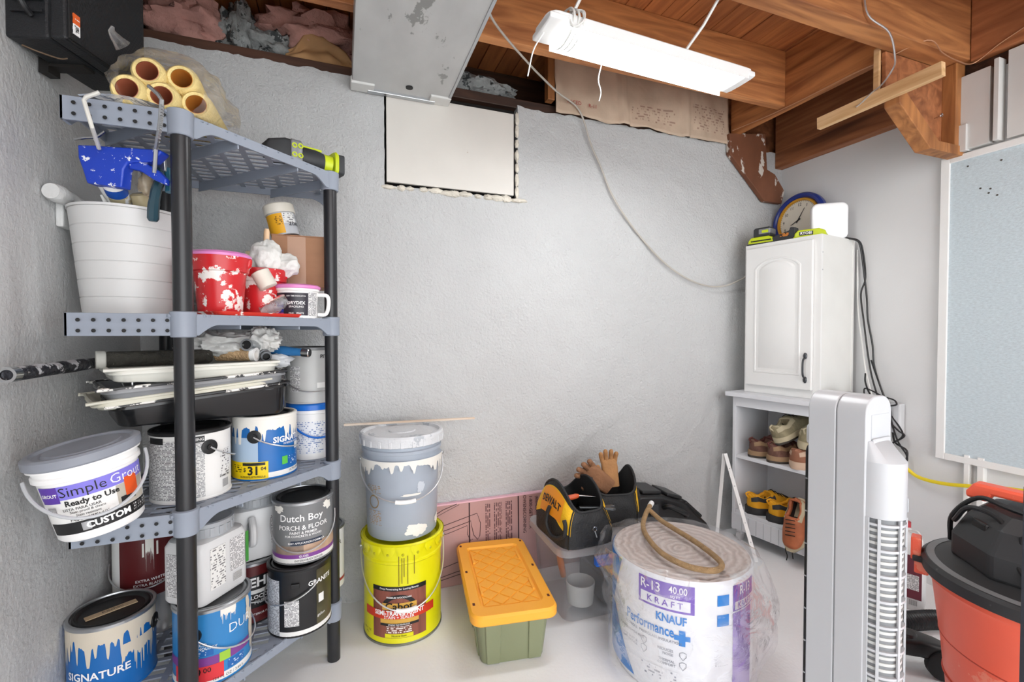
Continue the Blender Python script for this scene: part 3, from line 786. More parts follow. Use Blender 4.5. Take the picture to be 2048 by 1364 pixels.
# porch and floor can stacked on it
m_greycan = mat('grey_can', '#77797b', .35, var=.05)
t = can('paint_can', 'grey porch and floor paint can stacked on the black can', -.122, 1.597, z4 + .201, .088, .188, m_greycan, 0, m_lidk, bail=(0, .085, .125), ears=False)
patch(t, 'white_foot', .088, -90, 90, .004, .018, m_paper); patch(t, 'purple_band', .088, -90, 90, .018, .030, mat('violet_band', '#7b3f8f', .4))
patch(t, 'photo_band', .088, -60, 0, .030, .056, mat('tan_photo', '#8d7a6c', .4, var=.3, scale=30)); patch(t, 'photo_band', .088, 0, 90, .030, .060, mat('deck_photo', '#b79a83', .4, var=.2, scale=25))
patch(t, 'navy_tag', .088, -24, 36, .058, .072, mat('navy_tag', '#1d2a40', .4), .0012); ctext(t, 'EASY APPLICATION FORMULA', .088, 6, .065, .008, m_inkw, .01, off=.002)
ctext(t, 'Dutch Boy', .088, -4, .140, .030, m_inkw, .01); ctext(t, 'PORCH & FLOOR', .088, 0, .111, .0195, m_inkw, .012); ctext(t, 'PAINT & PRIMER', .088, 0, .096, .011, m_inkw, .01); ctext(t, 'FOR CONCRETE & WOOD', .088, 0, .086, .009, m_inkw, .01); ctext(t, 'GLOSS', .088, 0, .024, .009, m_inkw, .01); ctext(t, 'INTERIOR/EXTERIOR', .088, 10, .011, .009, m_ink, .005)
splash(t, .088, -49.0, 0.1665, 11.0, 0.0115, m_whitepaint, 3); splash(t, .088, 51.0, 0.1640, 11.0, 0.0140, m_whitepaint, 4)
# white can hidden at the back right
t = can('paint_can', 'white can half hidden behind the black can and the right post', -.072, 1.765, z4, .072, .215, m_paper, 0, m_lidm)
ctext(t, 'CLEAR', .072, 30, .16, .022, m_ink, .0); ctext(t, 'PRIMER', .072, 30, .14, .014, m_ink, .0); patch(t, 'red_foot', .072, -80, 80, .02, .03, mat('red_foot', '#a8413a', .4))

# square paint jugs
m_jug = mat('grey_white_jug', '#d6d7d8', .38, var=.03)
m_jlid = mat('translucent_grey_lid', '#a9adb2', .3, var=.06)
def jug(label, x, y, z, rz, wx, wy, h, lr, face_parts):
    t = thing('paint_jug', label, 'jug', (x, y, z), (0, 0, rz), 'white paint jugs')
    rings = [(rrect(wx * .94, wy * .94, .02), 0), (rrect(wx, wy, .022), .008), (rrect(wx, wy, .022), h * .86), (rrect(wx * .94, wy * .94, .03), h * .95), (rrect(wx * .70, wy * .70, .04), h)]
    mb = MB(); mb.rings2d(rings); mb.build('body', m_jug, t)
    mb = MB(); mb.lathe([(lr * .96, h - .004), (lr, h + .002), (lr, h + .022), (lr * 1.04, h + .024), (lr * 1.04, h + .034), (lr * .95, h + .036), (lr * .9, h + .032), (.001, h + .032)], 36); mb.build('screw_lid', m_jlid, t)
    for i in range(18):
        a = 2 * pi * i / 18
        mb = MB(); mb.cbox((0, 0, 0), (.004, .010, .020), Matrix.Translation((lr * cos(a), lr * sin(a), h + .012)) @ Matrix.Rotation(a, 4, 'Z')); mb.build('lid_rib', m_jlid, t, smooth=0)
    for f in face_parts: f(t)
    return t
def panel_on(side, wx, wy, a0, a1, z0, z1, m, off=.0012, nm='label'):
    """flat label on a jug side: side 'x-', 'y-' or 'x+'"""
    def go(t):
        mb = MB()
        if side == 'y-': fn = lambda u, v: (a0 + (a1 - a0) * u, -wy / 2 - off, z0 + (z1 - z0) * v)
        elif side == 'x+': fn = lambda u, v: (wx / 2 + off, a0 + (a1 - a0) * u, z0 + (z1 - z0) * v)
        else: fn = lambda u, v: (-wx / 2 - off, a0 + (a1 - a0) * u, z0 + (z1 - z0) * v)
        mb.grid(fn, 1, 1, lambda u, v: (u * abs(a1 - a0), v * (z1 - z0))); mb.build(nm, m, t, smooth=0)
    return go
WX_, WY_ = .157, .128
rzj = R(54.9 - 90)
jug('big white square paint jug with grey screw lid in front of the post', -.352, 1.452, z4 + .198, R(54.9), WX_, WY_, .168, .062,
    [panel_on('x-', WX_, WY_, -.042, .042, .02, .132, m_txtblk), panel_on('y-', WX_, WY_, -.048, -.002, .032, .140, m_txtwide), panel_on('y-', WX_, WY_, .012, .060, .052, .142, m_txtblk), panel_on('y-', WX_, WY_, .064, .074, .055, .142, mat('green_stripe', '#3d8a3a', .4), nm='green_stripe'), panel_on('y-', WX_, WY_, .022, .050, .022, .044, m_barcode, nm='barcode')])
t = jug('smaller white paint jug with a side handle standing on the primer can', -.272, 1.668, z4 + .191, R(20), .150, .120, .165, .058,
    [panel_on('y-', .150, .120, .035, .070, .04, .13, m_txtblk)])
mb = MB(); mb.tube(catmull([(-.02, -.064, .055), (-.02, -.088, .07), (-.02, -.090, .11), (-.02, -.066, .135)], 6), .011, 10); mb.build('handle', m_jug, t)
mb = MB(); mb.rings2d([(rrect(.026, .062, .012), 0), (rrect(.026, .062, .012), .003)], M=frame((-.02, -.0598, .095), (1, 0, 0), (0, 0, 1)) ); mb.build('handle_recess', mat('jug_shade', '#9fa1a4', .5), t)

# third shelf ---------------------------------------------------------------
# white text can
t = can('paint_can', 'white can covered in small grey print behind the front post', -.384, 1.450, z3, .090, .180, m_paper, 0, m_lidk, rim=m_black, bail=(115, .05, .135))
patch(t, 'text_panel', .090, -85, -20, .008, .158, m_txtblk); patch(t, 'text_panel', .090, -18, 18, .008, .150, print_mat('light_print', '#e2e2e1', '#8f9194', .0036, .54)); patch(t, 'text_panel', .090, 44, 66, .045, .120, m_txtwide)
patch(t, 'black_header', .090, -14, 18, .150, .166, m_black, .0010); patch(t, 'black_header', .090, -70, -40, .150, .166, m_black, .0010); ctext(t, 'WARNING', .090, 2, .158, .010, m_inkw, .01, off=.002)
patch(t, 'barcode', .090, 48, 62, .018, .040, m_barcode, .0012); ctext(t, 'Dutch Boy', .090, 54, .050, .009, m_ink, .01)
# blue signature can with price ticket
t = can('paint_can', 'royal blue can with white paint drips and yellow 31 dollar price ticket', -.227, 1.585, z3, .088, .186, m_bluecan, 0, m_lidk, rim=m_whitepaint, bail=(72, .045, .128))
smear(t, .088, -88, 88, .105, .178, m_whitepaint, seed=11); patch(t, 'white_foot', .088, 0, 88, .004, .020, m_paper)
patch(t, 'pale_panel', .088, -80, -12, .05, .125, mat('pale_blue_panel', '#a9c0d8', .4, var=.06), .0009)
patch(t, 'price_ticket', .088, -88, 5, .004, .054, mat('yellow_ticket', '#f0d000', .45, var=.03), .0016)
patch(t, 'ticket_header', .088, -40, 0, .044, .052, m_black, .0020)
ctext(t, '$', .088, -36, .032, .016, m_ink, .01, off=.0024); ctext(t, '31', .088, -20, .028, .034, m_ink, .03, off=.0024); ctext(t, '04', .088, -3, .034, .014, m_ink, .02, off=.0024)
patch(t, 'ticket_print', .088, -62, -42, .022, .048, print_mat('ticket_ink', '#f0d000', '#4a4200', .006, .5), .0022); patch(t, 'ticket_print', .088, -45, 0, .007, .013, print_mat('ticket_ink2', '#f0d000', '#4a4200', .003, .6), .0022)
ctext(t, 'SIGNATURE', .088, 54, .112, .024, m_inkw, .03, off=.0018); ctext(t, 'INTERIOR PAINT', .088, 52, .098, .008, m_inkw, .01, off=.0018)
patch(t, 'white_seal', .088, 62, 78, .074, .094, m_paper, .0012); patch(t, 'green_badge', .088, 30, 42, .036, .060, mat('green_badge', '#58b947', .4), .0012); patch(t, 'small_print', .088, 44, 74, .03, .058, m_txtwhite); ctext(t, 'ULTRA WHITE', .088, 64, .014, .009, m_ink, .0)
# white tub with blue lid
t = thing('plastic_tub', 'white plastic tub with bright blue lid and blue handle beside the right post', 'tub', (-.102, 1.745, z3), (0, 0, face_cam(-.102, 1.745)))
Rt = lambda z: .068 + .045 * z
mb = MB(); mb.lathe([(.05, .003), (.066, 0), (Rt(.01), .01), (Rt(.155), .155), (Rt(.155) + .004, .157), (Rt(.155) + .004, .170), (Rt(.155), .172)], 44); mb.build('body', m_whitep, t)
m_blue = mat('bright_blue_plastic', '#1a6fd0', .35, var=.03)
mb = MB(); mb.lathe([(.080, .168), (.083, .170), (.083, .186), (.078, .190), (.070, .190), (.066, .186), (.001, .186)], 44, cap0=False); mb.build('lid', m_blue, t)
patch(t, 'label', Rt, -70, 70, .02, .13, print_mat('blue_print', '#e9ebee', '#8497bd', .0065, .46), .0010); patch(t, 'badge', Rt, 36, 48, .03, .045, m_black, .0014)
pts = [((Rt(.13) + .006 + .003 * sin(s_)) * sin(R(-10) + s_ - pi / 2 + R(30)), -(Rt(.13) + .006 + .003 * sin(s_)) * cos(R(-10) + s_ - pi / 2 + R(30)), .150 - .075 * sin(s_)) for s_ in [pi * i / 18 for i in range(19)]]
mb = MB(); mb.tube(pts, .0035, 6); mb.build('handle', m_blue, t)
# grey can on it
t = can('paint_can', 'dirty pale grey can standing on the blue lidded tub', -.106, 1.752, z3 + .191, .080, .190, mat('pale_grey_can', '#b9bab9', .4, var=.06, splat=('#8b8378', .62, 12.)), 0, m_lidk, rim=m_greycan, bail=(5, .085, .125), ears=False)
ctext(t, 'PITTSBURGH', .080, 58, .158, .018, m_ink, .01); ctext(t, 'PAINTS', .080, 56, .118, .018, m_ink, .01); patch(t, 'yellow_tag', .080, 48, 88, .05, .095, mat('yellow_tag', '#d8b34a', .5, var=.05), .0010)
patch(t, 'text_panel', .080, -52, -24, .04, .125, m_txtblk); patch(t, 'pale_tag', .080, 14, 46, .052, .070, m_paper, .0012)
# oval grout bucket hanging over the flange
t = thing('grout_bucket', 'oval white grout bucket with purple label and grey lid overhanging the shelf end', 'bucket', (-.497, 1.252, z3 + .008), (R(3), R(-10), face_cam(-.497, 1.252, 5)))
OX, OY = 1.0, .80
Rg = lambda z: .073 + .072 * z
def oval_patch(name, a0, a1, z0, z1, m, off=.001):
    mb = MB(); mb.grid(lambda u, v: ((Rg(z0 + (z1 - z0) * v) + off) * OX * sin(R(a0 + (a1 - a0) * u)), -(Rg(z0 + (z1 - z0) * v) + off) * OY * cos(R(a0 + (a1 - a0) * u)), z0 + (z1 - z0) * v), 24, 4, lambda u, v: (u * .2, v * (z1 - z0)))
    return mb.build(name, m, t)
def oval_text(s, a, z, size, m, bold=.012, sx=1., off=.0022, align='CENTER'):
    o = ctext(t, s, Rg, a, z, size, m, bold, sx, off, align)
    for v in o.data.vertices: v.co.x *= OX; v.co.y *= OY
    return o
mb = MB(); mb.lathe([(.05, .003), (.068, 0), (.073, .006), (Rg(.135), .135), (Rg(.135) + .006, .137), (Rg(.135) + .006, .146), (Rg(.148) + .002, .148), (Rg(.158) + .002, .158), (Rg(.158) + .008, .160), (Rg(.158) + .008, .170)], 56, sx=OX, sy=OY); mb.build('body', m_whitep, t)
m_glid = mat('grey_lid', '#878c96', .4, var=.1, scale=12)
mb = MB(); rl = Rg(.165) + .012
mb.lathe([(rl - .004, .164), (rl, .168), (rl, .184), (rl - .006, .188), (rl - .014, .188), (rl - .018, .183), (rl - .030, .182), (rl - .034, .187), (.001, .187)], 56, sx=OX, sy=OY); mb.build('lid', m_glid, t)
oval_patch('label', -72, 80, .020, .128, m_paper, .0008); oval_patch('black_band', -72, 80, .020, .046, m_black, .0014)
oval_patch('purple_band', -72, 80, .098, .128, mat('violet_label', '#8078d8', .45, var=.03), .0014); oval_patch('purple_tag', -70, -42, .092, .128, mat('deep_purple', '#5b3aa0', .45), .0018)
oval_patch('photo', 22, 72, .047, .097, mat('grout_photo', '#b8b2a6', .5, var=.1, scale=15), .0012); oval_patch('photo', 34, 56, .066, .108, mat('orange_glove', '#e0561e', .5, var=.1), .0018); oval_patch('photo', 26, 50, .055, .068, m_black, .0017)
oval_text('Simple', -14, .113, .030, m_ink, -.006); oval_text('Grout', 42, .113, .030, m_inkw, -.006); oval_text('GROUT', -56, .109, .0105, m_inkw, .02); oval_text('Ready to Use', -6, .088, .0165, m_ink, .03); oval_text('LISTA PARA USAR', -20, .075, .008, m_ink, .01)
for i, q in enumerate(('Stain proof & cleans', 'Stain resistant', 'For joints 1/16" - 1/2"')): oval_text(q, -14, .068 - .008 * i, .0072, m_ink, .005)
oval_text('1 GAL (3.78 L)', -18, .0505, .009, m_ink, .0); oval_text('CUSTOM', 8, .033, .019, m_inkw, .04); oval_patch('logo', -26, -15, .024, .042, m_tin, .002); oval_patch('barcode', -66, -52, .066, .084, m_barcode, .0016); oval_patch('small_print', 40, 74, .024, .042, print_mat('inv_print', '#1a1a1a', '#d8d8d8', .006, .45), .002)
pts = []
for i in range(25):
    s_ = pi * i / 24
    re = Rg(.15) + .012
    pts.append((-re * 1.03 * cos(s_), -(re * OY + .012) * sin(s_), .142 - .085 * sin(s_)))
mb = MB(); mb.tube(pts, .0034, 8); mb.build('handle', mat('greyish_handle', '#b9bcc0', .35, var=.03), t)
# ------------------------------------------------------------------ paint trays stacked on the cans
def tray(label, loc_, rot, L, W, ds, dd, m, mrim=None, legs=False):
    """roller tray: sloping floor, deep at +x, rolled lip"""
    t = thing('paint_tray', label, 'paint tray', loc_, rot, 'stacked paint trays')
    def ring(k, z=None, dep=1.):
        out = []
        for x, y in rrect(L * k[0], W * k[1], .035, 6):
            u = (x / (L * k[0]) + .5)
            d = ds + (dd - ds) * max(0, (u - .25) / .75)
            out.append((x, y, -d * dep if z is None else z))
        return out
    mb = MB(); th = .003
    mb.loft([ring((.92, .92)), ring((.955, .95), None, .90), ring((.985, .98), -.004), ring((1.0, 1.0), -.003), ring((1.02, 1.03), -.010), ring((1.025, 1.035), -.008), ring((1.0, 1.0), .002), ring((.955, .95), .001), ring((.88, .88), None, .88), ring((.82, .82), None, .94)])
    mb.build('pan', m, t, smooth=50)
    mb = MB(); P = catmull(ring((1.01, 1.015), .002)[::3], 3, True); mb.tube(P, .0042, 6, True); mb.build('lip', mrim or m, t)
    if legs:
        for y in (-.10, .10):
            mb = MB(); mb.tube(catmull([(-L * .38, y, -.01), (-L * .39, y, -.04), (-L * .36, y, -.075)], 4), .0022, 6); mb.build('wire_leg', m_wire, t)
    return t
A26 = R(26)
m_wtray = mat('white_tray', '#d9d9d0', .4, var=.06, splat=('#7d7c78', .70, 10.))
m_gtray = mat('grey_tray', '#85878a', .4, var=.08, splat=('#e6e6e2', .66, 14.))
m_ctray = mat('cream_tray', '#cfcdbd', .45, var=.08)
m_ktray = mat('black_tray', '#18191b', .22, var=.1)
m_krim = mat('splattered_black', '#1d1d1f', .35, var=.1, splat=('#e6e4de', .54, 20.))
tray('glossy black paint tray at the bottom of the tray stack', (-.385, 1.535, .936), (R(1), R(-4.0), A26), .40, .26, .055, .090, m_ktray, m_krim)
tray('cream plastic tray tilted in the tray stack above the black tray', (-.42, 1.515, .946), (R(0), R(-4.5), A26), .385, .25, .020, .035, m_ctray)
tray('grey paint-flecked tray between the cream and white trays', (-.395, 1.528, .972), (R(0), R(-3.0), A26), .405, .265, .034, .055, m_gtray, m_krim, )
tray('white paint tray at the top of the tray stack', (-.395, 1.522, 1.008), (R(0), R(-.5), A26), .375, .25, .030, .066, m_wtray, m_wtray, legs=True)
def axis_obj(p0, p1):
    p0, p1 = Vector(p0), Vector(p1)
    q = (p1 - p0).to_track_quat('Z', 'Y')
    return p0, q, (p1 - p0).length
def rod(parent, name, prof, p0, p1, m, n=20, cap=True):
    """lathe along p0->p1; prof = [(r, fraction)]"""
    o, q, L = axis_obj(p0, p1)
    mb = MB(); M_ = Matrix.Translation(o) @ q.to_matrix().to_4x4()
    mb.lathe([(r_, f * L) for r_, f in prof], n, cap0=cap, cap1=cap, M=M_)
    return mb.build(name, m, parent)
m_dirt = mat('dirty_nap', '#37352f', .9, var=.4, scale=40, bump=.8, bscale=120, splat=('#b9b7ae', .64, 30.))
t = thing('roller_cover', 'used dark roller cover with pale end lying on the white tray', 'roller cover', (-.47, 1.43, 1.012))
rod(t, 'nap', [(.016, 0), (.020, .03), (.020, .97), (.016, 1)], (-.085, -.015, .018), (.12, .085, .018), m_dirt)
rod(t, 'core_end', [(.0205, 0), (.0225, .1), (.0225, .9), (.0205, 1)], (-.10, -.022, .018), (-.082, -.014, .018), mat('pale_core', '#b3b2ab', .6))
t = thing('roller_cover', 'brown stained roller cover on the white tray beside the tube ends', 'roller cover', (-.26, 1.545, 1.012))
rod(t, 'nap', [(.016, 0), (.019, .04), (.019, .96), (.016, 1)], (-.085, .005, .021), (.012, -.03, .021), mat('tan_nap', '#b89a74', .9, var=.25, scale=40, bump=.7, bscale=120))
rod(t, 'core_end', [(.012, 1), (.020, 1), (.020, 0), (.012, 0), (.012, 1)], (.012, -.03, .021), (.024, -.034, .021), m_whitep, cap=False)
t = thing('pole_end', 'black-lined pale tube end pointing forward, upper of two', 'tube', (-.258, 1.51, 1.05))
rod(t, 'tube', [(.0125, 0), (.0175, 0), (.0175, 1), (.0125, 1), (.0125, .1)], (.0, -.02, .012), (.03, .10, -.004), m_tin, 24, False)
rod(t, 'bore', [(.0122, 0), (.001, .01)], (.003, -.010, .011), (.03, .10, -.004), m_blackm, 20)
t = thing('pole_end', 'dark grey threaded tube end pointing forward, lower of two', 'tube', (-.226, 1.545, 1.022))
rod(t, 'tube', [(.010, 0), (.0145, 0), (.0145, .15), (.017, .16), (.017, 1), (.010, 1), (.010, .1)], (.015, -.03, .004), (-.02, .07, .022), mat('gunmetal', '#5f6266', .35, .5), 24, False)
rod(t, 'bore', [(.0098, 0), (.001, .01)], (.013, -.020, .006), (-.02, .07, .022), m_blackm, 20)
t = thing('paint_brush', 'blue handled brush with steel end cap poking out right of the trays', 'brush', (-.175, 1.60, 1.03))
rod(t, 'handle', [(.011, 0), (.015, .15), (.016, .5), (.012, .9), (.012, 1)], (-.05, .03, .012), (.055, -.015, .004), mat('blue_handle', '#2c6da6', .35, var=.05))
rod(t, 'end_cap', [(.012, 0), (.0145, .05), (.0145, .9), (.012, 1)], (.055, -.015, .004), (.078, -.024, .002), m_chrome)
mb = MB(); mb.blob((-.02, .0, -.022), .045, .02, .022, .35, 2., 24, 14, 5); mb.build('wrapper', mat('milky_plastic', '#c3c7cb', .35, var=.08), t)
t = thing('plastic_bag', 'crumpled milky plastic bag squeezed under the second shelf above the trays', 'bag', (-.29, 1.555, 1.052))
def crumple(c, r, amp, fr, seed, n=72, m=36, M=None):
    mb = MB()
    def f(u, v):
        a = 2 * pi * u; b = pi * v
        d = Vector((cos(a) * sin(b), sin(a) * sin(b), cos(b)))
        k = 1 + amp * (noise.ridged_multi_fractal(d * fr + Vector((seed * 5.3, 0, seed)), 1., 2., 4, 1., 2.) - 1.1) * .6
        p = Vector((c[0] + d.x * r[0] * k, c[1] + d.y * r[1] * k, c[2] + d.z * r[2] * k))
        return M @ p if M else p
    mb.grid(f, n, m); return mb
m_milky = mat('milky_bag', '#c9c9c6', .35, var=.10, scale=20, bump=.6, bscale=30)
crumple((-.05, 0, .01), (.10, .05, .034), .6, 1.6, 3).build('bag_body', m_milky, t, smooth=60)
crumple((.065, .01, .022), (.045, .04, .038), .6, 1.8, 5).build('bag_knot', m_milky, t, smooth=60)
t = thing('roller_pole', 'paint-caked chrome roller pole sticking out toward the left wall', 'pole', (-.60, 1.30, 1.021))
rod(t, 'shaft', [(.0135, 0), (.0145, .1), (.0138, .35), (.0150, .6), (.013, .8), (.014, 1)], (0, -.145, -.004), (.015, .19, .0), mat('caked_pole', '#33343a', .35, .4, var=.3, scale=30, splat=('#cfcfd2', .53, 26.), bump=.6, bscale=60))
rod(t, 'mouth', [(.010, 0), (.0148, 0), (.0148, 1), (.010, 1), (.010, .2)], (0, -.152, -.004), (0, -.13, -.004), m_chrome, 24, False)

# ------------------------------------------------------------------ second shelf
z2 = SH[1] + .001
# white ribbed bin
bx, by = -.522, 1.492
t = thing('waste_bin', 'tall white ribbed plastic bin holding the caulk gun', 'bin', (bx, by, z2), (0, 0, face_cam(bx, by)))
prof = []
zz = 0; hh = .262
Rb = lambda z: .098 + .092 * z
prof = [(.08, .003), (.097, 0)]
for k in range(6):
    z0_, z1_ = .262 * k / 6, .262 * (k + 1) / 6
    prof += [(Rb(z0_) + .0012, z0_ + .002), (Rb(z1_) + .0012, z1_ - .0016), (Rb(z1_) - .0008, z1_ - .0012), (Rb(z1_) - .0008, z1_)]
prof += [(Rb(.262) + .004, .262), (Rb(.262) + .004, .268), (Rb(.262) - .002, .269), (Rb(.26) - .005, .255), (Rb(.02) - .005, .01), (.001, .008)]
mb = MB(); mb.lathe(prof, 56); mb.build('bin_body', mat('bin_white', '#cfcfce', .45, var=.015), t, smooth=30)
# caulk gun, drawn in a plane that faces the room
S = 1.08 / 914
GL = Vector((-.4765, 1.3286, 1.4935))
t = thing('caulk_gun', 'blue paint-spattered caulk gun standing in the white bin', 'caulk gun', GL, (0, 0, -YAW))
m_gun = mat('blue_gun', '#1c3fb4', .35, var=.06, splat=('#eef0f4', .60, 60.))
def q2(pts): return [((x - 255) * S, (330 - y) * S) for x, y in pts]
def rp(x, y, d): return ((x - 1024) / 914 * d + .9087, d - 1.08, 1.1 + (663 - y) / 914 * d - 1.4935)   # traced point at a measured distance
mb = MB(); mb.prism(q2([(173, 297), (200, 298), (335, 307), (337, 312), (318, 330), (270, 332), (262, 345), (258, 380), (190, 372), (182, 345), (174, 322)]), -.014, .014, 'xz'); mb.build('gun_body', m_gun, t, smooth=30, bevel=.004)
mb = MB(); mb.prism(q2([(268, 328), (300, 330), (325, 345), (342, 362), (340, 374), (318, 364), (290, 346), (270, 342)]), -.008, .008, 'xz'); mb.build('trigger', m_gun, t, smooth=30, bevel=.003)
mb = MB(); mb.tube([rp(208, 190, .995), rp(182, 199, .985), rp(177, 206, .985), rp(184, 230, .987), rp(192, 258, .998), rp(205, 300, 1.06)], .0042, 8); mb.build('rod', mat('white_rod', '#cfcdc6', .5, var=.08), t)
NR = [rp(306, 178, .995), rp(324, 194, .985), rp(331, 205, .985), rp(328, 240, .990), rp(325, 262, 1.0), rp(318, 300, 1.055), rp(314, 348, 1.07)]
mb = MB(); mb.tube(NR, .0042, 8); mb.build('notched_rod', m_tin, t)
NC = catmull(NR[2:6], 6); notch = MB(); notch.cbox((0, 0, 0), (.004, .007, .004))
for p_ in NC[2:]:
    notch.build('notch', m_tin, t, loc=(p_.x + .0035, p_.y - .002, p_.z), smooth=0)
mb = MB(); mb.tube(catmull([(x, -.014, z) for x, z in q2([(168, 287), (190, 284), (212, 282), (228, 272)])], 4), .003, 6); mb.build('release_lever', m_chrome, t)
mb = MB(); mb.tube([(x + .005 * cos(i * 1.6), .0 + .005 * sin(i * 1.6), z) for i, (x, z) in enumerate([q2([(198 + i * .25, 284 + i * .35)])[0] for i in range(40)])], .0010, 5); mb.build('spring', m_chrome, t)
rod(t, 'cartridge', [(.021, 0), (.0225, .02), (.0225, .98), (.021, 1)], rp(224, 350, 1.08), rp(240, 388, 1.13), mat('cartridge_blue', '#1f4fa8', .4))
rod(t, 'cartridge_tail', [(.0215, 0), (.0215, 1)], rp(240, 388, 1.13), rp(264, 440, 1.22), mat('cartridge_beige', '#c4b894', .4, var=.15, splat=('#eceef2', .55, 28.)))
rod(t, 'cartridge_band', [(.0232, 0), (.0232, 1)], rp(230, 364, 1.098), rp(233, 372, 1.108), m_inkw)
# other tools in the bin
t = thing('caulk_nozzle', 'long white pointed caulk nozzle leaning in the bin beside the gun', 'nozzle', (-.56, 1.44, 1.40))
rod(t, 'cone', [(.013, 0), (.012, .3), (.003, 1)], (.06, .03, -.06), (-.022, -.025, .105), m_whitep)
t = thing('caulk_nozzle', 'short white nozzle tip peeking over the bin rim', 'nozzle', (-.545, 1.45, 1.39))
rod(t, 'cone', [(.011, 0), (.003, 1)], (.02, .02, -.05), (-.012, -.03, .048), m_whitep)
t = thing('caulk_tube', 'clear beige sealant tube leaning in the bin', 'tube', (-.47, 1.47, 1.36))
rod(t, 'tube', [(.019, 0), (.021, .02), (.021, .98), (.015, 1)], (.02, .03, -.10), (-.01, -.05, .09), mat('beige_tube', '#b8aa86', .4, var=.1))
t = thing('clamp', 'teal plastic-handled clamp hooked over the bin rim', 'clamp', (-.415, 1.352, 1.44), (0, 0, -YAW))
mb = MB(); mb.tube(catmull([(.0, .0, .055), (.004, -.004, .03), (.0, -.012, 0), (-.004, -.016, -.04), (-.006, -.016, -.075)], 5), [.010] * 6 + [.011] * 8 + [.012] * 6 + [.008], 8); mb.build('grip', mat('teal_grip', '#25414d', .3, var=.15, splat=('#a9c4cc', .68, 30.)), t)
mb = MB(); mb.tube(catmull([(.012, .01, .06), (.018, .006, .03), (.022, .0, .0)], 5), .008, 8); mb.build('grip', mat('teal_grip2', '#2f6a80', .3, var=.2), t)
mb = MB(); mb.prism([(-.014, .05), (.016, .05), (.014, .085), (-.008, .082)], -.005, .005, 'xz'); mb.build('jaw', m_tin, t, smooth=0, bevel=.002)
mb = MB(); mb.blob((-.035, .0, .02), .016, .014, .03, .3, 2., 14, 10, 2); mb.build('caulk_lump', mat('amber_lump', '#9d8f78', .4, var=.3, scale=40), t)

# red paint pails
m_redp = mat('red_pail', '#c8262b', .28, var=.08, splat=('#efe9e4', .545, 20.))
m_redd = mat('dark_red_pail', '#8f1c20', .28, var=.15, splat=('#f0e6e0', .60, 19.))
m_pink_ = mat('pink_lid', '#dd86c4', .35, var=.05)
def pail(label, x, y, z, r, h, lid, extra, m, seed):
    t = thing('paint_pail', label, 'pail', (x, y, z), (0, 0, face_cam(x, y, extra)))
    rf = lambda q: r * (.80 + .20 * q / h)
    mb = MB(); n = 48
    mb.lathe([(r * .6, .003), (r * .78, 0), (r * .80, .004), (rf(h * .72), h * .72), (rf(h * .74) + .006, h * .74), (rf(h) + .008, h), (rf(h) + .004, h + .002), (rf(h) - .002, h - .002), (rf(h * .1) - .004, .010), (.001, .008)], n)
    mb.build('pail_body', m, t)
    mb = MB(); mb.tube(catmull([(-r * .99, -.01, h * .93), (-r * 1.30, -.012, h * .90), (-r * 1.34, -.012, h * .55), (-r * 1.22, -.012, h * .32), (-r * 1.18, -.010, h * .28)], 6), .008, 10); mb.build('handle', m, t)
    # pour lip at the right
    mb = MB(); mb.prism([(r * .75, h * .70), (r * 1.12, h * .86), (r * 1.16, h + .001), (r * .70, h + .001)], -r * .45, r * .3, 'xz'); mb.build('pour_lip', m, t, smooth=30, bevel=.006)
    if lid:
        mb = MB(); mb.lathe([(r + .009, h), (r + .010, h + .006), (r + .004, h + .012), (r * .5, h + .018), (.001, h + .019)], n); mb.build('lid', m_pink_, t)
    return t
pail('red hand pail smeared with white paint, pink lid, nearest the front', -.312, 1.452, z2 + .011, .066, .148, True, 0, m_redp, 1)
pail('second red hand pail standing behind the pink lidded one', -.232, 1.590, z2 + .011, .066, .135, False, 0, m_redp, 2)
t = thing('paint_tray', 'flat red liner tray under the red pails', 'paint tray', (-.270, 1.520, z2), (0, 0, R(45)))
mb = MB(); mb.rings2d([(rrect(.27, .20, .02), 0), (rrect(.285, .215, .02), .011), (rrect(.275, .205, .02), .0115), (rrect(.26, .19, .02), .009)]); mb.build('tray_body', mat('red_tray', '#d1372c', .35, var=.08, splat=('#f0ece6', .55, 15.)), t)
# small tub with pink lid
px_, py_ = -.131, 1.577
t = thing('paint_tub', 'small white tub with pink lid and black label at the shelf front', 'tub', (px_, py_, z2), (0, 0, face_cam(px_, py_)))
Rp = lambda z: .055 + .05 * z
mb = MB(); mb.lathe([(.04, .003), (.054, 0), (Rp(.008), .008), (Rp(.082), .082), (Rp(.082) + .004, .084), (Rp(.082) + .004, .092)], 40); mb.build('body', m_whitep, t)
mb = MB(); mb.lathe([(.064, .090), (.0665, .092), (.0665, .099), (.060, .103), (.001, .103)], 40); mb.build('lid', m_pink_, t)
m_inkp = mat('dark_label', '#241f2c', .4, var=.04)
patch(t, 'label', Rp, -75, 30, .008, .076, m_inkp, .001); patch(t, 'text_panel', Rp, 31, 66, .006, .078, m_txtblk, .001); patch(t, 'blue_tag', Rp, -75, -42, .018, .050, mat('blue_tag', '#2a3fb0', .4), .0016); patch(t, 'pink_tag', Rp, -75, -42, .006, .016, mat('pink_tag', '#c34ac0', .4), .0016)
ctext(t, 'DEX', Rp, -56, .046, .016, m_inkw, .02, off=.0024); ctext(t, 'DRYDEX', Rp, -4, .045, .013, m_inkw, .02, off=.002); ctext(t, 'SPACKLING', Rp, -4, .034, .008, m_inkw, .01, off=.002); ctext(t, 'DRY TIME INDICATOR', Rp, -4, .066, .0055, m_inkw, .01, off=.002); ctext(t, 'PINK   WHITE', Rp, -4, .014, .007, m_inkw, .01, off=.002)
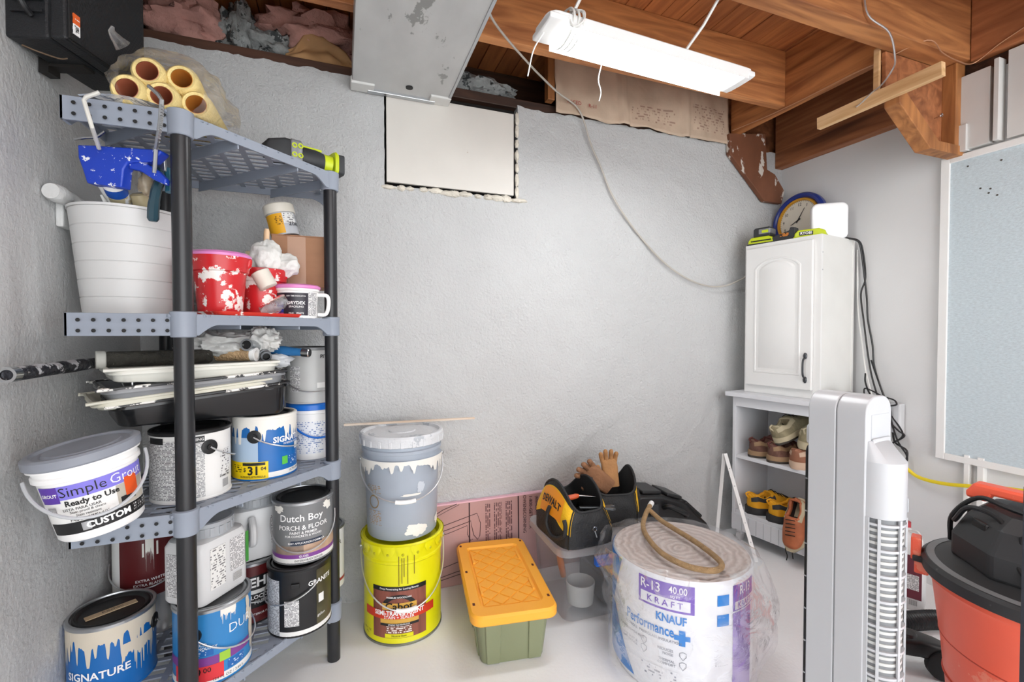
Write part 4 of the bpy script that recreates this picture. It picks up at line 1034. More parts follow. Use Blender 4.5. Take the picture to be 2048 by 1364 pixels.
mb = MB(); mb.tube(catmull([(Rp(.075) , -.0, .075), (.086, -.002, .072), (.090, -.002, .045), (.082, -.002, .015), (.058, 0, .012)], 5), .006, 8); mb.build('handle', m_whitep, t)
# half-height white can behind it, carrying the box
t = can('paint_can', 'low white can with script lettering under the cardboard box', -.165, 1.765, z2, .082, .104, m_paper, 0, m_lidm)
ctext(t, 'Valspar', .082, -52, .07, .030, m_ink, .0)
# cardboard box
t = thing('cardboard_box', 'small plain brown cardboard box under the second tier jar', 'box', (-.133, 1.732, z2 + .106), (0, 0, face_cam(-.133, 1.732, -4)))
m_card = mat('cardboard', '#a3785a', .75, var=.06, scale=9, stretch=(1, 1, 4))
W2, D2, H2 = .082, .062, .168
mb = MB(); mb.box((-W2, -D2, 0), (W2, D2, H2)); mb.build('box_body', m_card, t, smooth=0, bevel=.002)
for s_ in (-1, 1):
    mb = MB(); mb.box((-W2, min(s_ * .0008, s_ * D2), H2), (W2, max(s_ * .0008, s_ * D2), H2 + .003)); mb.build('flap', m_card, t, smooth=0)
mb = MB(); mb.box((-.035, -D2 - .0008, .002), (.02, -D2 + .001, H2 - .002)); mb.build('packing_tape', mat('packing_tape', '#b58c70', .35, var=.06), t, smooth=0)
# jar on the box
t = thing('jar', 'tilted jar with cream screw cap and yellow and grey label on the cardboard box', 'jar', (-.178, 1.728, z2 + .280), (R(-3), R(-13), face_cam(-.178, 1.728)))
mb = MB(); mb.lathe([(.035, .004), (.043, 0), (.044, .005), (.044, .072), (.040, .078)], 36); mb.build('body', mat('jar_silver', '#b9bcc2', .35, var=.06), t)
mb = MB(); mb.lathe([(.047, .074), (.048, .076), (.048, .102), (.045, .106), (.001, .107)], 36); mb.build('cap', mat('cream_cap', '#d8d3c6', .45, var=.03), t)
patch(t, 'label', .044, -80, 4, .004, .070, mat('amber_label', '#e6a91e', .45, var=.05), .0008); patch(t, 'text_panel', .044, 5, 60, .036, .070, m_txtwide, .0010); patch(t, 'text_panel', .044, -28, 0, .03, .06, print_mat('amber_print', '#e6a91e', '#6a4a10', .006, .5), .0014)
ctext(t, 'ZORB', .044, 50, .032, .016, m_ink, .02)
# rag, stick and clear cup
t = thing('plastic_rag', 'white crumpled plastic glove draped behind the red pails', 'rag', (-.215, 1.575, 1.275))
crumple((.0, .0, .045), (.045, .035, .055), .42, .8, 2).build('crumple', mat('white_film', '#dcdcd8', .35, var=.05, bump=.4, bscale=40), t, smooth=60)
crumple((.05, .0, .03), (.040, .025, .035), .45, .9, 6).build('crumple', mat('white_film', '', .3), t, smooth=60)
mb = MB(); mb.lathe([(.030, 0), (.034, .002), (.034, .05), (.030, .052), (.024, .045)], 24, sx=.75, M=Matrix.Translation((.012, -.052, -.045)) @ Matrix.Rotation(R(-28), 4, 'Y')); mb.build('cuff', mat('cream_cuff', '#dcd8cc', .6, var=.05), t)
t = thing('stir_stick', 'bare wooden stick end rising behind the white plastic glove', 'stick', (-.235, 1.640, z2))
rod(t, 'stick', [(.0085, 0), (.0085, .97), (.006, 1)], (0, 0, .0), (.012, .0, .285), wood('dowel', '#c79f78', '#e2c09c', 'Z', knots=False))
t = thing('plastic_cup', 'small clear plastic cup lying between the pails and the pink lidded tub', 'cup', (-.190, 1.545, z2 + .035))
mb = MB(); mb.lathe([(.020, -.04), (.026, .04), (.028, .041), (.024, .038), (.018, -.037)], 24, M=Matrix.Rotation(R(62), 4, 'Y')); mb.build('cup_body', film('clear_cup', '#e8ecee', .35, .1), t)
t = can('small_can', 'small tin with dark label behind the red pail', -.345, 1.625, z2, .050, .190, m_tin, 0, m_lidm)
patch(t, 'label', .050, 0, 60, .1, .18, m_black)
t = thing('chip_brush', 'upright brush with pale bristles behind the red pails', 'brush', (-.292, 1.665, z2))
rod(t, 'handle', [(.006, 0), (.012, .6), (.012, 1)], (0, 0, 0), (0, 0, .175), m_black); mb = MB(); mb.cbox((.012, 0, .19), (.014, .010, .05)); mb.build('bristles', mat('bristles', '#cbbf9c', .9, var=.3, scale=60), t, smooth=0)

# ------------------------------------------------------------------ top shelf
z1 = SH[0] + .001
t = thing('roller_bag', 'clear plastic bag packed with yellow paint roller covers on the top shelf', 'bag', (-.38, 1.30, z1))
# film round the bundle: an irregular hull
def bagf(u, v):
    a = 2 * pi * u
    y = -.018 + .262 * v
    w_, h_ = .106 + .012 * sin(pi * v), .142 + .010 * sin(pi * v) - .035 * v
    ca, sa = cos(a), sin(a)
    x = w_ * (abs(ca) ** .8) * (1 if ca > 0 else -1) * (1 - .12 * max(0, sa)); z = max(.001, h_ * .46 + h_ * .56 * sa)
    k = 1 + .10 * noise.fractal(Vector((ca * 2, sa * 2, v * 4)), 1., 2., 4)
    if v < .02: k *= .80
    if v > .97: k *= .35
    return (x * k - .008 + .01 * v, y + .012 * noise.noise(Vector((ca * 3, sa * 3, 1.))), max(.002, z * (k if v < .97 else 1)))
mb = MB(); mb.grid(bagf, 64, 18); mb.build('film', film('bag_film', '#fbfbfa', .11, .10, .15, .8, 16., .11), t, smooth=60)
mb = MB(); mb.tube(catmull([(-.085, 0, .135), (-.10, -.01, .155), (-.098, -.015, .168)], 4), [.018, .015, .012, .010, .008, .007, .005, .004, .003], 8); mb.build('bag_tail', film('bag_film', '', .2), t)
mb = MB(); mb.grid(lambda u, v: (-.16 + .15 * u, -.022 + .02 * v, .003 + .012 * (1 - v) * sin(u * 3)), 8, 3); mb.build('bag_flap', film('bag_flap', '#e2e3e6', .7, .2), t)
m_nap = mat('yellow_nap', '#efd894', .95, var=.06, scale=20, bump=.5, bscale=220)
m_core = mat('orange_core', '#d08a3c', .4, var=.12); m_corer = mat('reddish_core', '#b56a4e', .4, var=.12)
mbn = MB(); mbn.lathe([(.0225, 0), (.028, -.003), (.0335, .004), (.0355, .014), (.0355, .222), (.030, .232), (.0225, .23)], 28, cap0=False, cap1=False, M=Matrix.Rotation(R(-90), 4, 'X'))
mbc = MB(); mbc.lathe([(.0225, .001), (.0212, 0), (.0212, .23), (.0225, .23)], 24, cap0=False, cap1=False, M=Matrix.Rotation(R(-90), 4, 'X'))
n0 = c0 = None
for i, (x, y, z, cm, lab) in enumerate((( -.456, 1.290, .037, 1, 'yellow roller cover at the bottom left of the bagged bundle'), (-.394, 1.302, .037, 1, 'yellow roller cover at the bottom middle of the bagged bundle'), (-.330, 1.322, .037, 0, 'yellow roller cover at the bottom right of the bagged bundle'), (-.424, 1.312, .094, 1, 'yellow roller cover at the top left of the bagged bundle'), (-.360, 1.326, .096, 0, 'yellow roller cover at the top right of the bagged bundle'))):
    rt = thing('roller_cover', lab, 'roller cover', (x, y, z1 + z), (R(-.5), 0, R(-2 + i)), 'bagged roller covers')
    mbn.build('nap', m_nap, rt); mbc.build('core', m_corer if cm else m_core, rt)
# cordless tool
t = thing('cordless_tool', 'black and lime green cordless tool lying at the right end of the top shelf', 'power tool', (-.118, 1.625, z1), (0, 0, R(24)))
m_lime = mat('lime_plastic', '#c6d520', .38, var=.04); m_dgrey = mat('dark_grey_rubber', '#2e3033', .55, var=.08)
rod(t, 'barrel', [(.030, 0), (.036, .1), (.036, .6), (.030, .9), (.028, 1)], (-.02, 0, .040), (.075, -.01, .036), m_dgrey, 28)
mb = MB(); mb.loft([[(x, y_, z_) for y_, z_ in rrect(w_, h_, .010, 3, 0, .042)] for x, w_, h_ in ((-.12, .03, .02), (-.105, .06, .055), (-.06, .072, .080), (-.02, .066, .078))]); mb.build('motor_housing', m_dgrey, t, smooth=40)
mb = MB(); mb.loft([[(x, y_, z_) for y_, z_ in rrect(w_, h_, .012, 3, 0, .042)] for x, w_, h_ in ((-.045, .074, .078), (-.042, .078, .084), (-.014, .076, .084), (-.011, .072, .078))]); mb.build('face_ring', mat('tool_grey', '#8d8f92', .4, .3), t, smooth=40)
for (x, z) in ((-.036, .062), (-.036, .034), (-.018, .064), (-.018, .034)):
    mb = MB(); mb.lathe([(.0045, 0), (.008, 0), (.008, .003), (.0045, .003), (.0045, 0)], 16, cap0=False, cap1=False, M=Matrix.Translation((x, -.0375, z)) @ Matrix.Rotation(R(90), 4, 'X')); mb.build('button', m_lime, t)
rod(t, 'collar', [(.031, 0), (.031, 1)], (.060, -.008, .037), (.088, -.011, .035), m_lime, 28)
mb = MB(); mb.rings2d([(rrect(.070, .074, .02), 0), (rrect(.076, .080, .022), .006), (rrect(.070, .074, .02), .012)], M=frame((.090, -.011, .039), (0, 1, 0), (0, 0, 1))); mb.build('base_plate', m_lime, t)
mb = MB(); mb.rings2d([(rrect(.062, .066, .01), 0), (rrect(.062, .066, .01), .022), (rrect(.05, .05, .01), .024)], M=frame((.102, -.008, .040), (0, 1, 0), (0, 0, 1))); mb.build('battery', m_dgrey, t)
mb = MB(); mb.box((-.02, -.012, .072), (.06, .012, .080)); mb.build('top_strip', m_lime, t, smooth=0, bevel=.003)

# ------------------------------------------------------------------ left wall fittings
t = thing('wall_speaker', 'black speaker box with honeycomb grille bracketed high on the left wall', 'speaker', (-.545, 1.255, 1.725), (0, 0, R(-16.8)))
m_spk = mat('speaker_black', '#1c1d20', .45, var=.08, bump=.2, bscale=250)
# local: y along the grille, -x into the wall
mb = MB(); mb.box((-.128, 0, 0), (-.038, .225, .42)); mb.build('rear_shell', m_spk, t, smooth=0, bevel=.006)
mb = MB(); mb.box((-.036, 0, 0), (-.003, .225, .42)); mb.build('front_shell', m_spk, t, smooth=0, bevel=.005)
mb = MB(); mb.box((-.039, .004, .004), (-.034, .221, .416)); mb.build('gasket', m_blackm, t, smooth=0)
mb = MB(); hx = 1
rr_ = .0036
for j in range(60):
    for i in range(26):
        y = .012 + i * .0080 + (.0040 if j % 2 else 0); z = .010 + j * .0068
        if y > .215: continue
        mb.add([(.0015, y + rr_ * cos(pi / 3 * k + pi / 6), z + rr_ * sin(pi / 3 * k + pi / 6)) for k in range(6)], [(0, 1, 2, 3, 4, 5)])
g = mb.build('grille_perforation', mat('grille_hole', '#1d1e21', .85, var=.05), t, smooth=0, weld=False); g['kind'] = 'stuff'
mb = MB(); mb.box((-.003, .004, .004), (.001, .221, .416)); mb.build('grille', m_blackm, t, smooth=0, bevel=.001)
mb = MB(); mb.box((.001, .012, .040), (.0032, .028, .062)); mb.build('logo_plate', mat('orange_logo', '#e2632a', .4), t, smooth=0)
mb = MB(); mb.box((.001, .012, .018), (.0030, .028, .040)); mb.build('logo_plate', m_inkw, t, smooth=0)
ftext(t, '!', frame((.0036, .020, .051), (0, 0, -1), (0, 1, 0)), .016, m_inkw, .02)
ftext(t, 'JBL', frame((.0036, .020, .029), (0, 0, -1), (0, 1, 0)), .011, m_ink, .03)
mb = MB(); mb.tube(catmull([(-.075, -.002, .12), (-.072, -.022, .10), (-.070, -.022, .06), (-.070, -.002, .045)], 5), .006, 8); mb.build('handle', m_black, t)
for z in (.05, .075, .10):
    mb = MB(); mb.box((-.11, -.006, z), (-.045, .0, z + .006)); mb.build('rib', m_spk, t, smooth=0)
mb = MB(); mb.box((-.128, .10, -.006), (-.05, .13, .0)); mb.box((-.150, .10, -.02), (-.128, .13, .10)); mb.build('bracket', mat('brown_steel', '#1d1a18', .6), t, smooth=0)
mb = MB(); mb.tube(catmull([(-.11, .02, -.006), (-.09, .03, -.012), (-.07, .06, -.01), (-.06, .07, -.004)], 5), .0018, 6); mb.build('strap', mat('strap_tan', '#5d4a38', .7), t)
t = thing('pipe_elbow', 'thickly painted capped pipe stub on the left wall beside the white bin', 'pipe', (-.655, 1.40, 1.41), (0, 0, 0))
mb = MB(); mb.tube(catmull([(.012, -.005, .022), (.018, .05, .02), (.018, .10, .012), (.010, .135, .008)], 6), [.018, .021, .022, .022, .021, .020, .019, .019, .019, .019, .020, .021, .022, .022, .021, .019, .017, .014, .009], 16); mb.build('pipe', mat('overpaint', '#cfd0cf', .5, var=.05, bump=.5, bscale=50), t)
mb = MB(); mb.box((-.008, .055, -.05), (.008, .10, .01)); mb.build('plate', mat('overpaint', '', .5), t, smooth=0, bevel=.004)
# ------------------------------------------------------------------ buckets by the shelf
yx, yy = .209, 1.752
t = thing('stain_bucket', 'bright yellow metal stain bucket on the floor under the grey bucket', 'bucket', (yx, yy, 0), (0, 0, face_cam(yx, yy)))
m_yel = mat('yellow_pail', '#e3df12', .3, var=.03)
Ry = .141
mb = MB(); mb.lathe([(.10, .004), (Ry - .004, .003), (Ry + .001, 0), (Ry + .001, .008), (Ry, .010), (Ry, .285), (Ry + .004, .289), (Ry + .004, .296), (Ry + .001, .300), (Ry + .003, .325), (Ry + .008, .345), (Ry + .010, .352), (Ry + .004, .358), (Ry - .004, .356), (Ry - .010, .335), (Ry - .012, .325), (.001, .325)], 64); mb.build('pail_body', m_yel, t)
mb = MB(); mb.lathe([(Ry + .0005, 0), (Ry + .003, .001), (Ry + .003, .007), (Ry + .0005, .009)], 64, cap0=False, cap1=False); mb.build('foot_ring', mat('dull_steel', '#8a8d80', .4, .7), t)
lug = MB()
lug.grid(lambda u, v: ((Ry + .0125 - .006 * v) * sin(R(-9.3 + 18.6 * u)), -(Ry + .0125 - .006 * v) * cos(R(-9.3 + 18.6 * u)), .354 - (.016 + .026 * sin(pi * u) ** .6) * v), 8, 3)
l0 = lug.build('crimped_lug', m_yel, t)
for k in range(18):
    o = l0 if k == 0 else l0.copy()
    if k: COL.objects.link(o); o.parent = t
    o.rotation_euler = (0, 0, R(20 * k)); 
dim = MB(); dim.lathe([(.005, 0), (.003, .002), (.001, .002)], 12, M=Matrix.Translation((0, -Ry - .0095, .325)) @ Matrix.Rotation(R(90), 4, 'X'))
d0 = dim.build('dimple', mat('yellow_shade', '#b5b00c', .4), t)
for k in range(1, 18):
    o = d0.copy(); COL.objects.link(o); o.parent = t; o.rotation_euler = (0, 0, R(20 * k))
m_lblw = wood('label_wood', '#6b3a30', '#9a5a4a', 'Z', knots=False, var=0)
A0 = -8
patch(t, 'label', Ry, A0 - 38, A0 + 42, .028, .208, m_lblw, .0008); patch(t, 'label_header', Ry, A0 - 38, A0 + 42, .194, .210, m_black, .0014)
ctext(t, 'Deep Penetrating for Lasting Beauty', Ry, A0 + 2, .202, .0095, m_inkw, .01, off=.002)
mb = MB()
for (r0, r1, mm, nm, of) in ((.043, .060, m_black, 'emblem_arc', .0016),):
    vs = []; n = 20
    for rr_ in (r0, r1):
        for i in range(n + 1):
            a = R(15 + 150 * i / n); x = rr_ * cos(a); z = .138 + rr_ * sin(a) * .72
            an = R(A0 + 2) + x / Ry; vs.append(((Ry + of) * sin(an), -(Ry + of) * cos(an), z))
    mb.add(vs, [(i, i + 1, n + 2 + i, n + 1 + i) for i in range(n)]); mb.build(nm, mm, t, smooth=0)
m_gold = mat('gold_print', '#d8a94a', .4, var=.1)
patch(t, 'emblem', Ry, A0 - 22, A0 + 27, .128, .152, m_gold, .0018); ctext(t, 'Cabot', Ry, A0 + 2, .140, .034, m_ink, .02, off=.0026, sx=1.15); ctext(t, 'PREMIUM WOODCARE', Ry, A0 + 2, .172, .0085, m_inkw, .01, off=.0024)
patch(t, 'red_banner', Ry, A0 - 54, A0 + 56, .096, .126, mat('red_banner', '#cf3a22', .4, var=.03), .0024)
ctext(t, 'SEMI-TRANSPARENT', Ry, A0 + 2, .1165, .0225, m_inkw, .03, off=.0032, sx=.88); ctext(t, 'STAIN + SEALER', Ry, A0 + 2, .1025, .0150, m_inkw, .01, off=.0032)
patch(t, 'gold_plate', Ry, A0 - 25, A0 + 30, .080, .096, m_gold, .0016); patch(t, 'black_strip', Ry, A0 - 25, A0 + 30, .072, .081, m_black, .0020); ctext(t, 'STAINS WATERPROOF', Ry, A0 + 2, .0765, .0075, m_inkw, .01, off=.0028)
patch(t, 'white_print', Ry, A0 - 16, A0 + 20, .044, .070, print_mat('wood_print', '#7d4a3e', '#f0e8e4', .007, .52), .0016); patch(t, 'yellow_plate', Ry, A0 - 18, A0 + 22, .030, .044, m_yel, .002); ctext(t, 'Neutral Base', Ry, A0 + 2, .037, .010, m_ink, .0, off=.0028)
ctext(t, '640 FL OZ', Ry, A0 - 52, .040, .010, m_ink, .0); ctext(t, '19 L', Ry, A0 - 52, .029, .010, m_ink, .0)
m_drip = mat('brown_drip', '#6b5410', .4)
for (a, zb) in ((-6, .215), (-2, .222), (1, .245), (6, .218), (15, .250)):
    patch(t, 'stain_drip', Ry, a, a + .9, zb, .318, m_drip, .0042 if zb > .29 else .0046, n=2)
def bail_on(t, re, ze, drop, phi, wr, grip, mw, out=.006, gl=.055):
    pts = []
    for i in range(29):
        s_ = pi * i / 28; a_ = R(phi - 90) + s_; rad = re + out * sin(s_)
        pts.append((rad * sin(a_), -rad * cos(a_), ze - drop * sin(s_) ** .75))
    mb = MB(); mb.tube(pts, wr, 8); mb.build('bail', mw, t)
    if grip:
        P = [p for p in pts[12:17]]
        mb = MB(); mb.tube(P, .0075, 12); mb.build('grip', grip, t)
    for e in (pts[0], pts[-1]):
        mb = MB(); mb.blob(e, .008, .008, .008, 0, 1, 12, 8); mb.build('ear', m_tin, t)
bail_on(t, Ry + .010, .312, .180, 4, .0026, m_whitep, m_wire)
# grey bucket
gx, gy = .209, 1.762
t = thing('grey_bucket', 'light grey plastic bucket with white paint-crusted lid stacked on the yellow bucket', 'bucket', (gx, gy, .359), (0, 0, face_cam(gx, gy)))
m_gbk = mat('grey_bucket_plastic', '#a4adb9', .4, var=.04, splat=('#cdd2d8', .68, 7.))
Rk = lambda z: .127 + .035 * z
mb = MB(); mb.lathe([(.10, .004), (.125, 0), (.127, .004), (Rk(.262), .262), (Rk(.262) + .010, .264), (Rk(.262) + .011, .284), (Rk(.284) + .003, .287), (Rk(.305) + .002, .305), (Rk(.305) + .008, .307), (Rk(.31) + .008, .318), (Rk(.318) + .003, .321), (Rk(.345), .345)], 60); mb.build('pail_body', m_gbk, t)
m_glw = mat('white_crust_lid', '#d3d5d8', .45, var=.05, splat=('#b0b5bb', .60, 9.), bump=.5, bscale=30)
mb = MB(); rl = Rk(.35) + .013
mb.lathe([(rl - .006, .332), (rl + .001, .335), (rl + .002, .366), (rl - .003, .372), (rl - .012, .372), (rl - .016, .362), (rl - .030, .360), (rl - .034, .366), (.05, .366), (.048, .370), (.001, .371)], 60); mb.build('lid', m_glw, t)
for k in range(24):
    mb = MB(); mb.cbox((0, -rl - .001, .345), (.010, .004, .022), Matrix.Rotation(R(15 * k), 4, 'Z')); mb.build('lid_rib', m_glw, t, smooth=0, bevel=.001)
smear(t, lambda z: Rk(z) + .0125, -88, 88, .235, .287, m_whitepaint, off=.0, seed=21)
splash(t, Rk, 22.5, 0.0335, 17.5, 0.0215, m_whitepaint, 41); splash(t, Rk, 73.0, 0.0400, 11.0, 0.0200, m_whitepaint, 42); splash(t, Rk, 14.0, 0.1620, 14.0, 0.0040, m_whitepaint, 43); splash(t, Rk, 29.0, 0.1850, 7.0, 0.0200, mat('pale_smear', '#c3cad3', .4), 44)
m_tanprint = print_mat('tan_print', '#a4adb9', '#a58c6a', .006, .5)
patch(t, 'small_print', Rk, -62, -34, .05, .105, m_tanprint, .001); patch(t, 'small_print', Rk, -62, -34, .165, .195, m_tanprint, .001)
vs = []; n = 24; mb = MB()
for rr_ in (.020, .024):
    for i in range(n):
        a = 2 * pi * i / n; an = R(-48) + rr_ * cos(a) / Rk(.135); vs.append(((Rk(.135) + .0012) * sin(an), -(Rk(.135) + .0012) * cos(an), .135 + rr_ * sin(a)))
mb.add(vs, [(i, (i + 1) % n, n + (i + 1) % n, n + i) for i in range(n)]); mb.build('warning_ring', mat('tan_ink', '#9a8058', .5), t, smooth=0)
bail_on(t, Rk(.262) + .014, .272, .125, 4, .0024, m_whitep, m_wire)
mb = MB(); mb.box((-.26, -.006, -.004), (.262, .006, .004))
st = mb.build('paint_stick', wood('weathered_lath', '#c5a383', '#ddd3c6', 'X', knots=False), loc=(.262, 1.868, .7365), rot=(0, R(1.0), R(1)), smooth=0, bevel=.001)
tag(st, 'thin wooden lath lying across the grey bucket lid along the wall', 'stick')

# ------------------------------------------------------------------ pink foam board
t = thing('foam_board', 'pink rigid foam insulation board leaning on the back wall behind the totes', 'foam board', (.66, 1.930, 0), (R(-1.5), 0, 0))
m_foamp = mat('pink_foam', '#b58f8d', .5, var=.06, scale=5); m_foamt = mat('pink_foam_edge', '#e3b6c4', .6, var=.03)
mb = MB(); mb.box((-.44, -.012, .001), (.42, .010, .352)); mb.build('panel', m_foamp, t, smooth=0)
mb = MB(); mb.box((-.44, -.0125, .352), (.42, .010, .358)); mb.build('top_edge', m_foamt, t, smooth=0)
yf = -.0128
def ink_strip(pts, wd, nm='print_line'):
    mb = MB(); P = [Vector((x, 0, z)) for x, z in pts]; L_, R_ = [], []
    for i, p in enumerate(P):
        d = (P[min(i + 1, len(P) - 1)] - P[max(i - 1, 0)]).normalized(); q = Vector((-d.z, 0, d.x)) * wd / 2
        L_.append((p + q).x); R_.append((p - q).x)
        mb.v += [((p + q).x, yf, (p + q).z), ((p - q).x, yf, (p - q).z)]
    mb.f += [(2 * i, 2 * i + 1, 2 * i + 3, 2 * i + 2) for i in range(len(P) - 1)]
    mb.build(nm, m_ink_f, t, smooth=0)
m_ink_f = mat('foam_ink', '#3a2228', .5, var=.05)
ink_strip([(-.145, .35), (-.145, .02)], .006); ink_strip([(.085, .352), (.085, .02)], .006)
ink_strip([(-.31, .255), (-.22, .275), (-.11, .300), (-.095, .255), (-.098, .20), (-.108, .185), (-.125, .205), (-.135, .245), (-.138, .27), (-.25, .245), (-.31, .235)], .0028)
ink_strip([(-.31, .215), (-.22, .235), (-.155, .252), (-.155, .215), (-.14, .185), (-.13, .19)], .0024); ink_strip([(-.31, .31), (-.26, .335), (-.20, .352)], .003); ink_strip([(-.31, .30), (-.25, .325), (-.19, .348)], .002)
ink_strip([(-.31, .075), (-.20, .10), (-.14, .105)], .003); ink_strip([(-.31, .04), (-.20, .06), (-.12, .065)], .003); ink_strip([(-.31, .028), (-.20, .045), (-.12, .05)], .003)
fp = print_mat('foam_print', '#b58f8d', '#5a3a40', .0085, .55)
for (x0, x1) in ((-.075, -.05), (-.035, .005), (.02, .055)):
    mb = MB(); mb.grid(lambda u, v: (x0 + (x1 - x0) * u, yf, .04 + .295 * v), 1, 1, lambda u, v: (v * .295, u * (x1 - x0))); mb.build('printed_text', fp, t, smooth=0)
for i, (s, sz, zc) in enumerate((('OWENSCORNING', .021, .265), ('1-800-GET-PINK', .022, .27), ('(800-438-7465)', .018, .285))):
    ftext(t, s, frame((.115 + .03 * i, yf, zc), (0, 0, -1), (1, 0, 0)), sz, m_ink_f, .012)

# ------------------------------------------------------------------ orange lid tote
t = thing('storage_tote', 'olive green storage tote with bright orange diamond-pattern lid', 'tote', (.557, 1.622, 0), (0, 0, R(-8)))
m_olive = mat('olive_plastic', '#83896a', .45, var=.03); m_orange = mat('orange_plastic', '#ffb23a', .42, var=.02)
W_, L_ = .245, .475
mb = MB(); mb.rings2d([(rrect(W_ * .86, L_ * .90, .03), 0), (rrect(W_ * .88, L_ * .92, .03), .004), (rrect(W_, L_, .03), .160), (rrect(W_ + .02, L_ + .02, .03), .162), (rrect(W_ + .02, L_ + .02, .03), .170)]); mb.build('tub', m_olive, t)
for (x, s) in ((-.068, 1), (.072, 1)):
    mb = MB(); mb.loft([[(x - .022, -L_ * .5 * .925 - .004, .004), (x + .022, -L_ * .5 * .925 - .004, .004), (x + .022, -L_ * .44, .004), (x - .022, -L_ * .44, .004)], [(x * 1.05 - .028, -L_ / 2 - .007, .158), (x * 1.05 + .028, -L_ / 2 - .007, .158), (x * 1.05 + .028, -L_ * .44, .158), (x * 1.05 - .028, -L_ * .44, .158)]]); mb.build('corner_rib', m_olive, t, smooth=0, bevel=.004)
for (sx, y) in ((-1, -.15), (-1, 0), (-1, .15), (1, -.15), (1, 0), (1, .15)):
    mb = MB(); mb.loft([[(sx * W_ * .42, y - .025, .004), (sx * (W_ / 2 * .90 + .002), y - .025, .004), (sx * (W_ / 2 * .90 + .002), y + .025, .004), (sx * W_ * .42, y + .025, .004)], [(sx * W_ * .45, y - .03, .158), (sx * (W_ / 2 + .007), y - .03, .158), (sx * (W_ / 2 + .007), y + .03, .158), (sx * W_ * .45, y + .03, .158)]]); mb.build('side_rib', m_olive, t, smooth=0, bevel=.003)
lw, ll = .292, .530
mb = MB(); mb.rings2d([(rrect(lw - .006, ll - .006, .035, 6), .158), (rrect(lw, ll, .038, 6), .162), (rrect(lw, ll, .038, 6), .184), (rrect(lw - .012, ll - .012, .035, 6), .192), (rrect(lw - .075, ll - .105, .018, 6), .192), (rrect(lw - .088, ll - .118, .015, 6), .184), (rrect(lw - .092, ll - .122, .015, 6), .184)]); lid = mb.build('lid', m_orange, t, smooth=30)
dw, dl = (lw - .092) / 2 - .004, (ll - .122) / 2 - .004
# raised diamonds on the sunken lid panel, clipped to it
def clip_poly(P):
    for ax, s_, lim in ((0, 1, dw), (0, -1, dw), (1, 1, dl), (1, -1, dl)):
        out = []
        for i in range(len(P)):
            a, b_ = P[i], P[(i + 1) % len(P)]
            ia, ib = s_ * a[ax] <= lim, s_ * b_[ax] <= lim
            if ia: out.append(a)
            if ia != ib:
                q = (s_ * lim - a[ax]) / (b_[ax] - a[ax]); out.append((a[0] + (b_[0] - a[0]) * q, a[1] + (b_[1] - a[1]) * q))
        P = out
        if len(P) < 3: return None
    return P
hx, hy, gp = .0335, .0335, .0036
for j in range(-8, 9):
    for i in range(-5, 6):
        cx, cy = i * 2 * hx + (hx if j % 2 else 0), j * hy
        P = clip_poly([(cx + hx - gp, cy), (cx, cy + hy - gp), (cx - hx + gp, cy), (cx, cy - hy + gp)])
        if P:
            A_ = abs(sum(P[k][0] * P[(k + 1) % len(P)][1] - P[(k + 1) % len(P)][0] * P[k][1] for k in range(len(P)))) / 2
            if A_ < 2e-4: continue
            mb = MB(); mb.prism(P, .183, .1872); mb.build('diamond_tile', m_orange, lid, smooth=0, bevel=.0012, seg=1)
for (x, y) in ((-1, -.19), (1, -.19), (-1, .02), (1, .02), (-1, .23), (1, .23)):
    mb = MB(); mb.cbox((x * (lw / 2 - .017), y, .1916), (.008, .013, .003)); mb.build('lock_hole', mat('hole_red', '#5a1e12', .6), lid, smooth=0)
for (x, y) in ((-1, -.1), (-1, .12), (1, -.1), (1, .12)):
    mb = MB(); mb.box((min(x * dw, x * (dw - .008)), y - .035, .183), (max(x * dw, x * (dw - .008)), y + .035, .1915)); mb.build('edge_step', m_orange, lid, smooth=0, bevel=.002)

# ------------------------------------------------------------------ clear tote
t = thing('clear_tote', 'clear plastic tote with blue latch carrying the tool bags', 'tote', (.965, 1.660, 0), (0, 0, R(-2)))
m_clear = film('clear_tote_wall', '#e6eaee', .20, .25, .12, .05, 3., .03); m_clid = film('clear_tote_lid', '#eceff2', .40, .25, .14, .05, 3., .03)
W_, L_ = .40, .32
mb = MB(); mb.rings2d([(rrect(W_ * .90, L_ * .90, .04, 6), .001), (rrect(W_ * .92, L_ * .92, .04, 6), .012), (rrect(W_, L_, .04, 6), .268), (rrect(W_ + .02, L_ + .02, .045, 6), .270), (rrect(W_ + .02, L_ + .02, .045, 6), .278)], True, False); mb.build('tub', m_clear, t)
mb = MB(); mb.rings2d([(rrect(W_ + .035, L_ + .035, .05, 6), .262), (rrect(W_ + .04, L_ + .04, .05, 6), .266), (rrect(W_ + .036, L_ + .036, .05, 6), .290), (rrect(W_ + .016, L_ + .016, .045, 6), .294), (rrect(W_ - .03, L_ - .03, .04, 6), .292), (rrect(W_ - .035, L_ - .035, .04, 6), .288)], False, True); mb.build('lid', m_clid, t)
m_latch = mat('blue_latch', '#1f6fe0', .35, var=.03)
mb = MB(); mb.box((-.075, -.190, .218), (.085, -.166, .252)); mb.box((-.075, -.198, .222), (.085, -.188, .232)); mb.build('latch', m_latch, t, smooth=0, bevel=.004)
for (c, d, m_, nm) in (((-.05, -.05, .08), (.16, .14, .14), mat('dim_contents', '#9aa0a6', .6, var=.2), 'blurred item'), ((.09, .04, .06), (.14, .16, .10), mat('dim_contents2', '#6c6f73', .6, var=.2), 'x')):
    pass
itemz = thing('plastic_bowl', 'pale round container seen dimly inside the clear tote', 'container', (.885, 1.60, .014))
mb = MB(); mb.lathe([(.035, 0), (.05, .01), (.058, .09), (.055, .092), (.046, .02), (.001, .015)], 32); mb.build('bowl', mat('off_white_item', '#d0d0cc', .5), itemz)
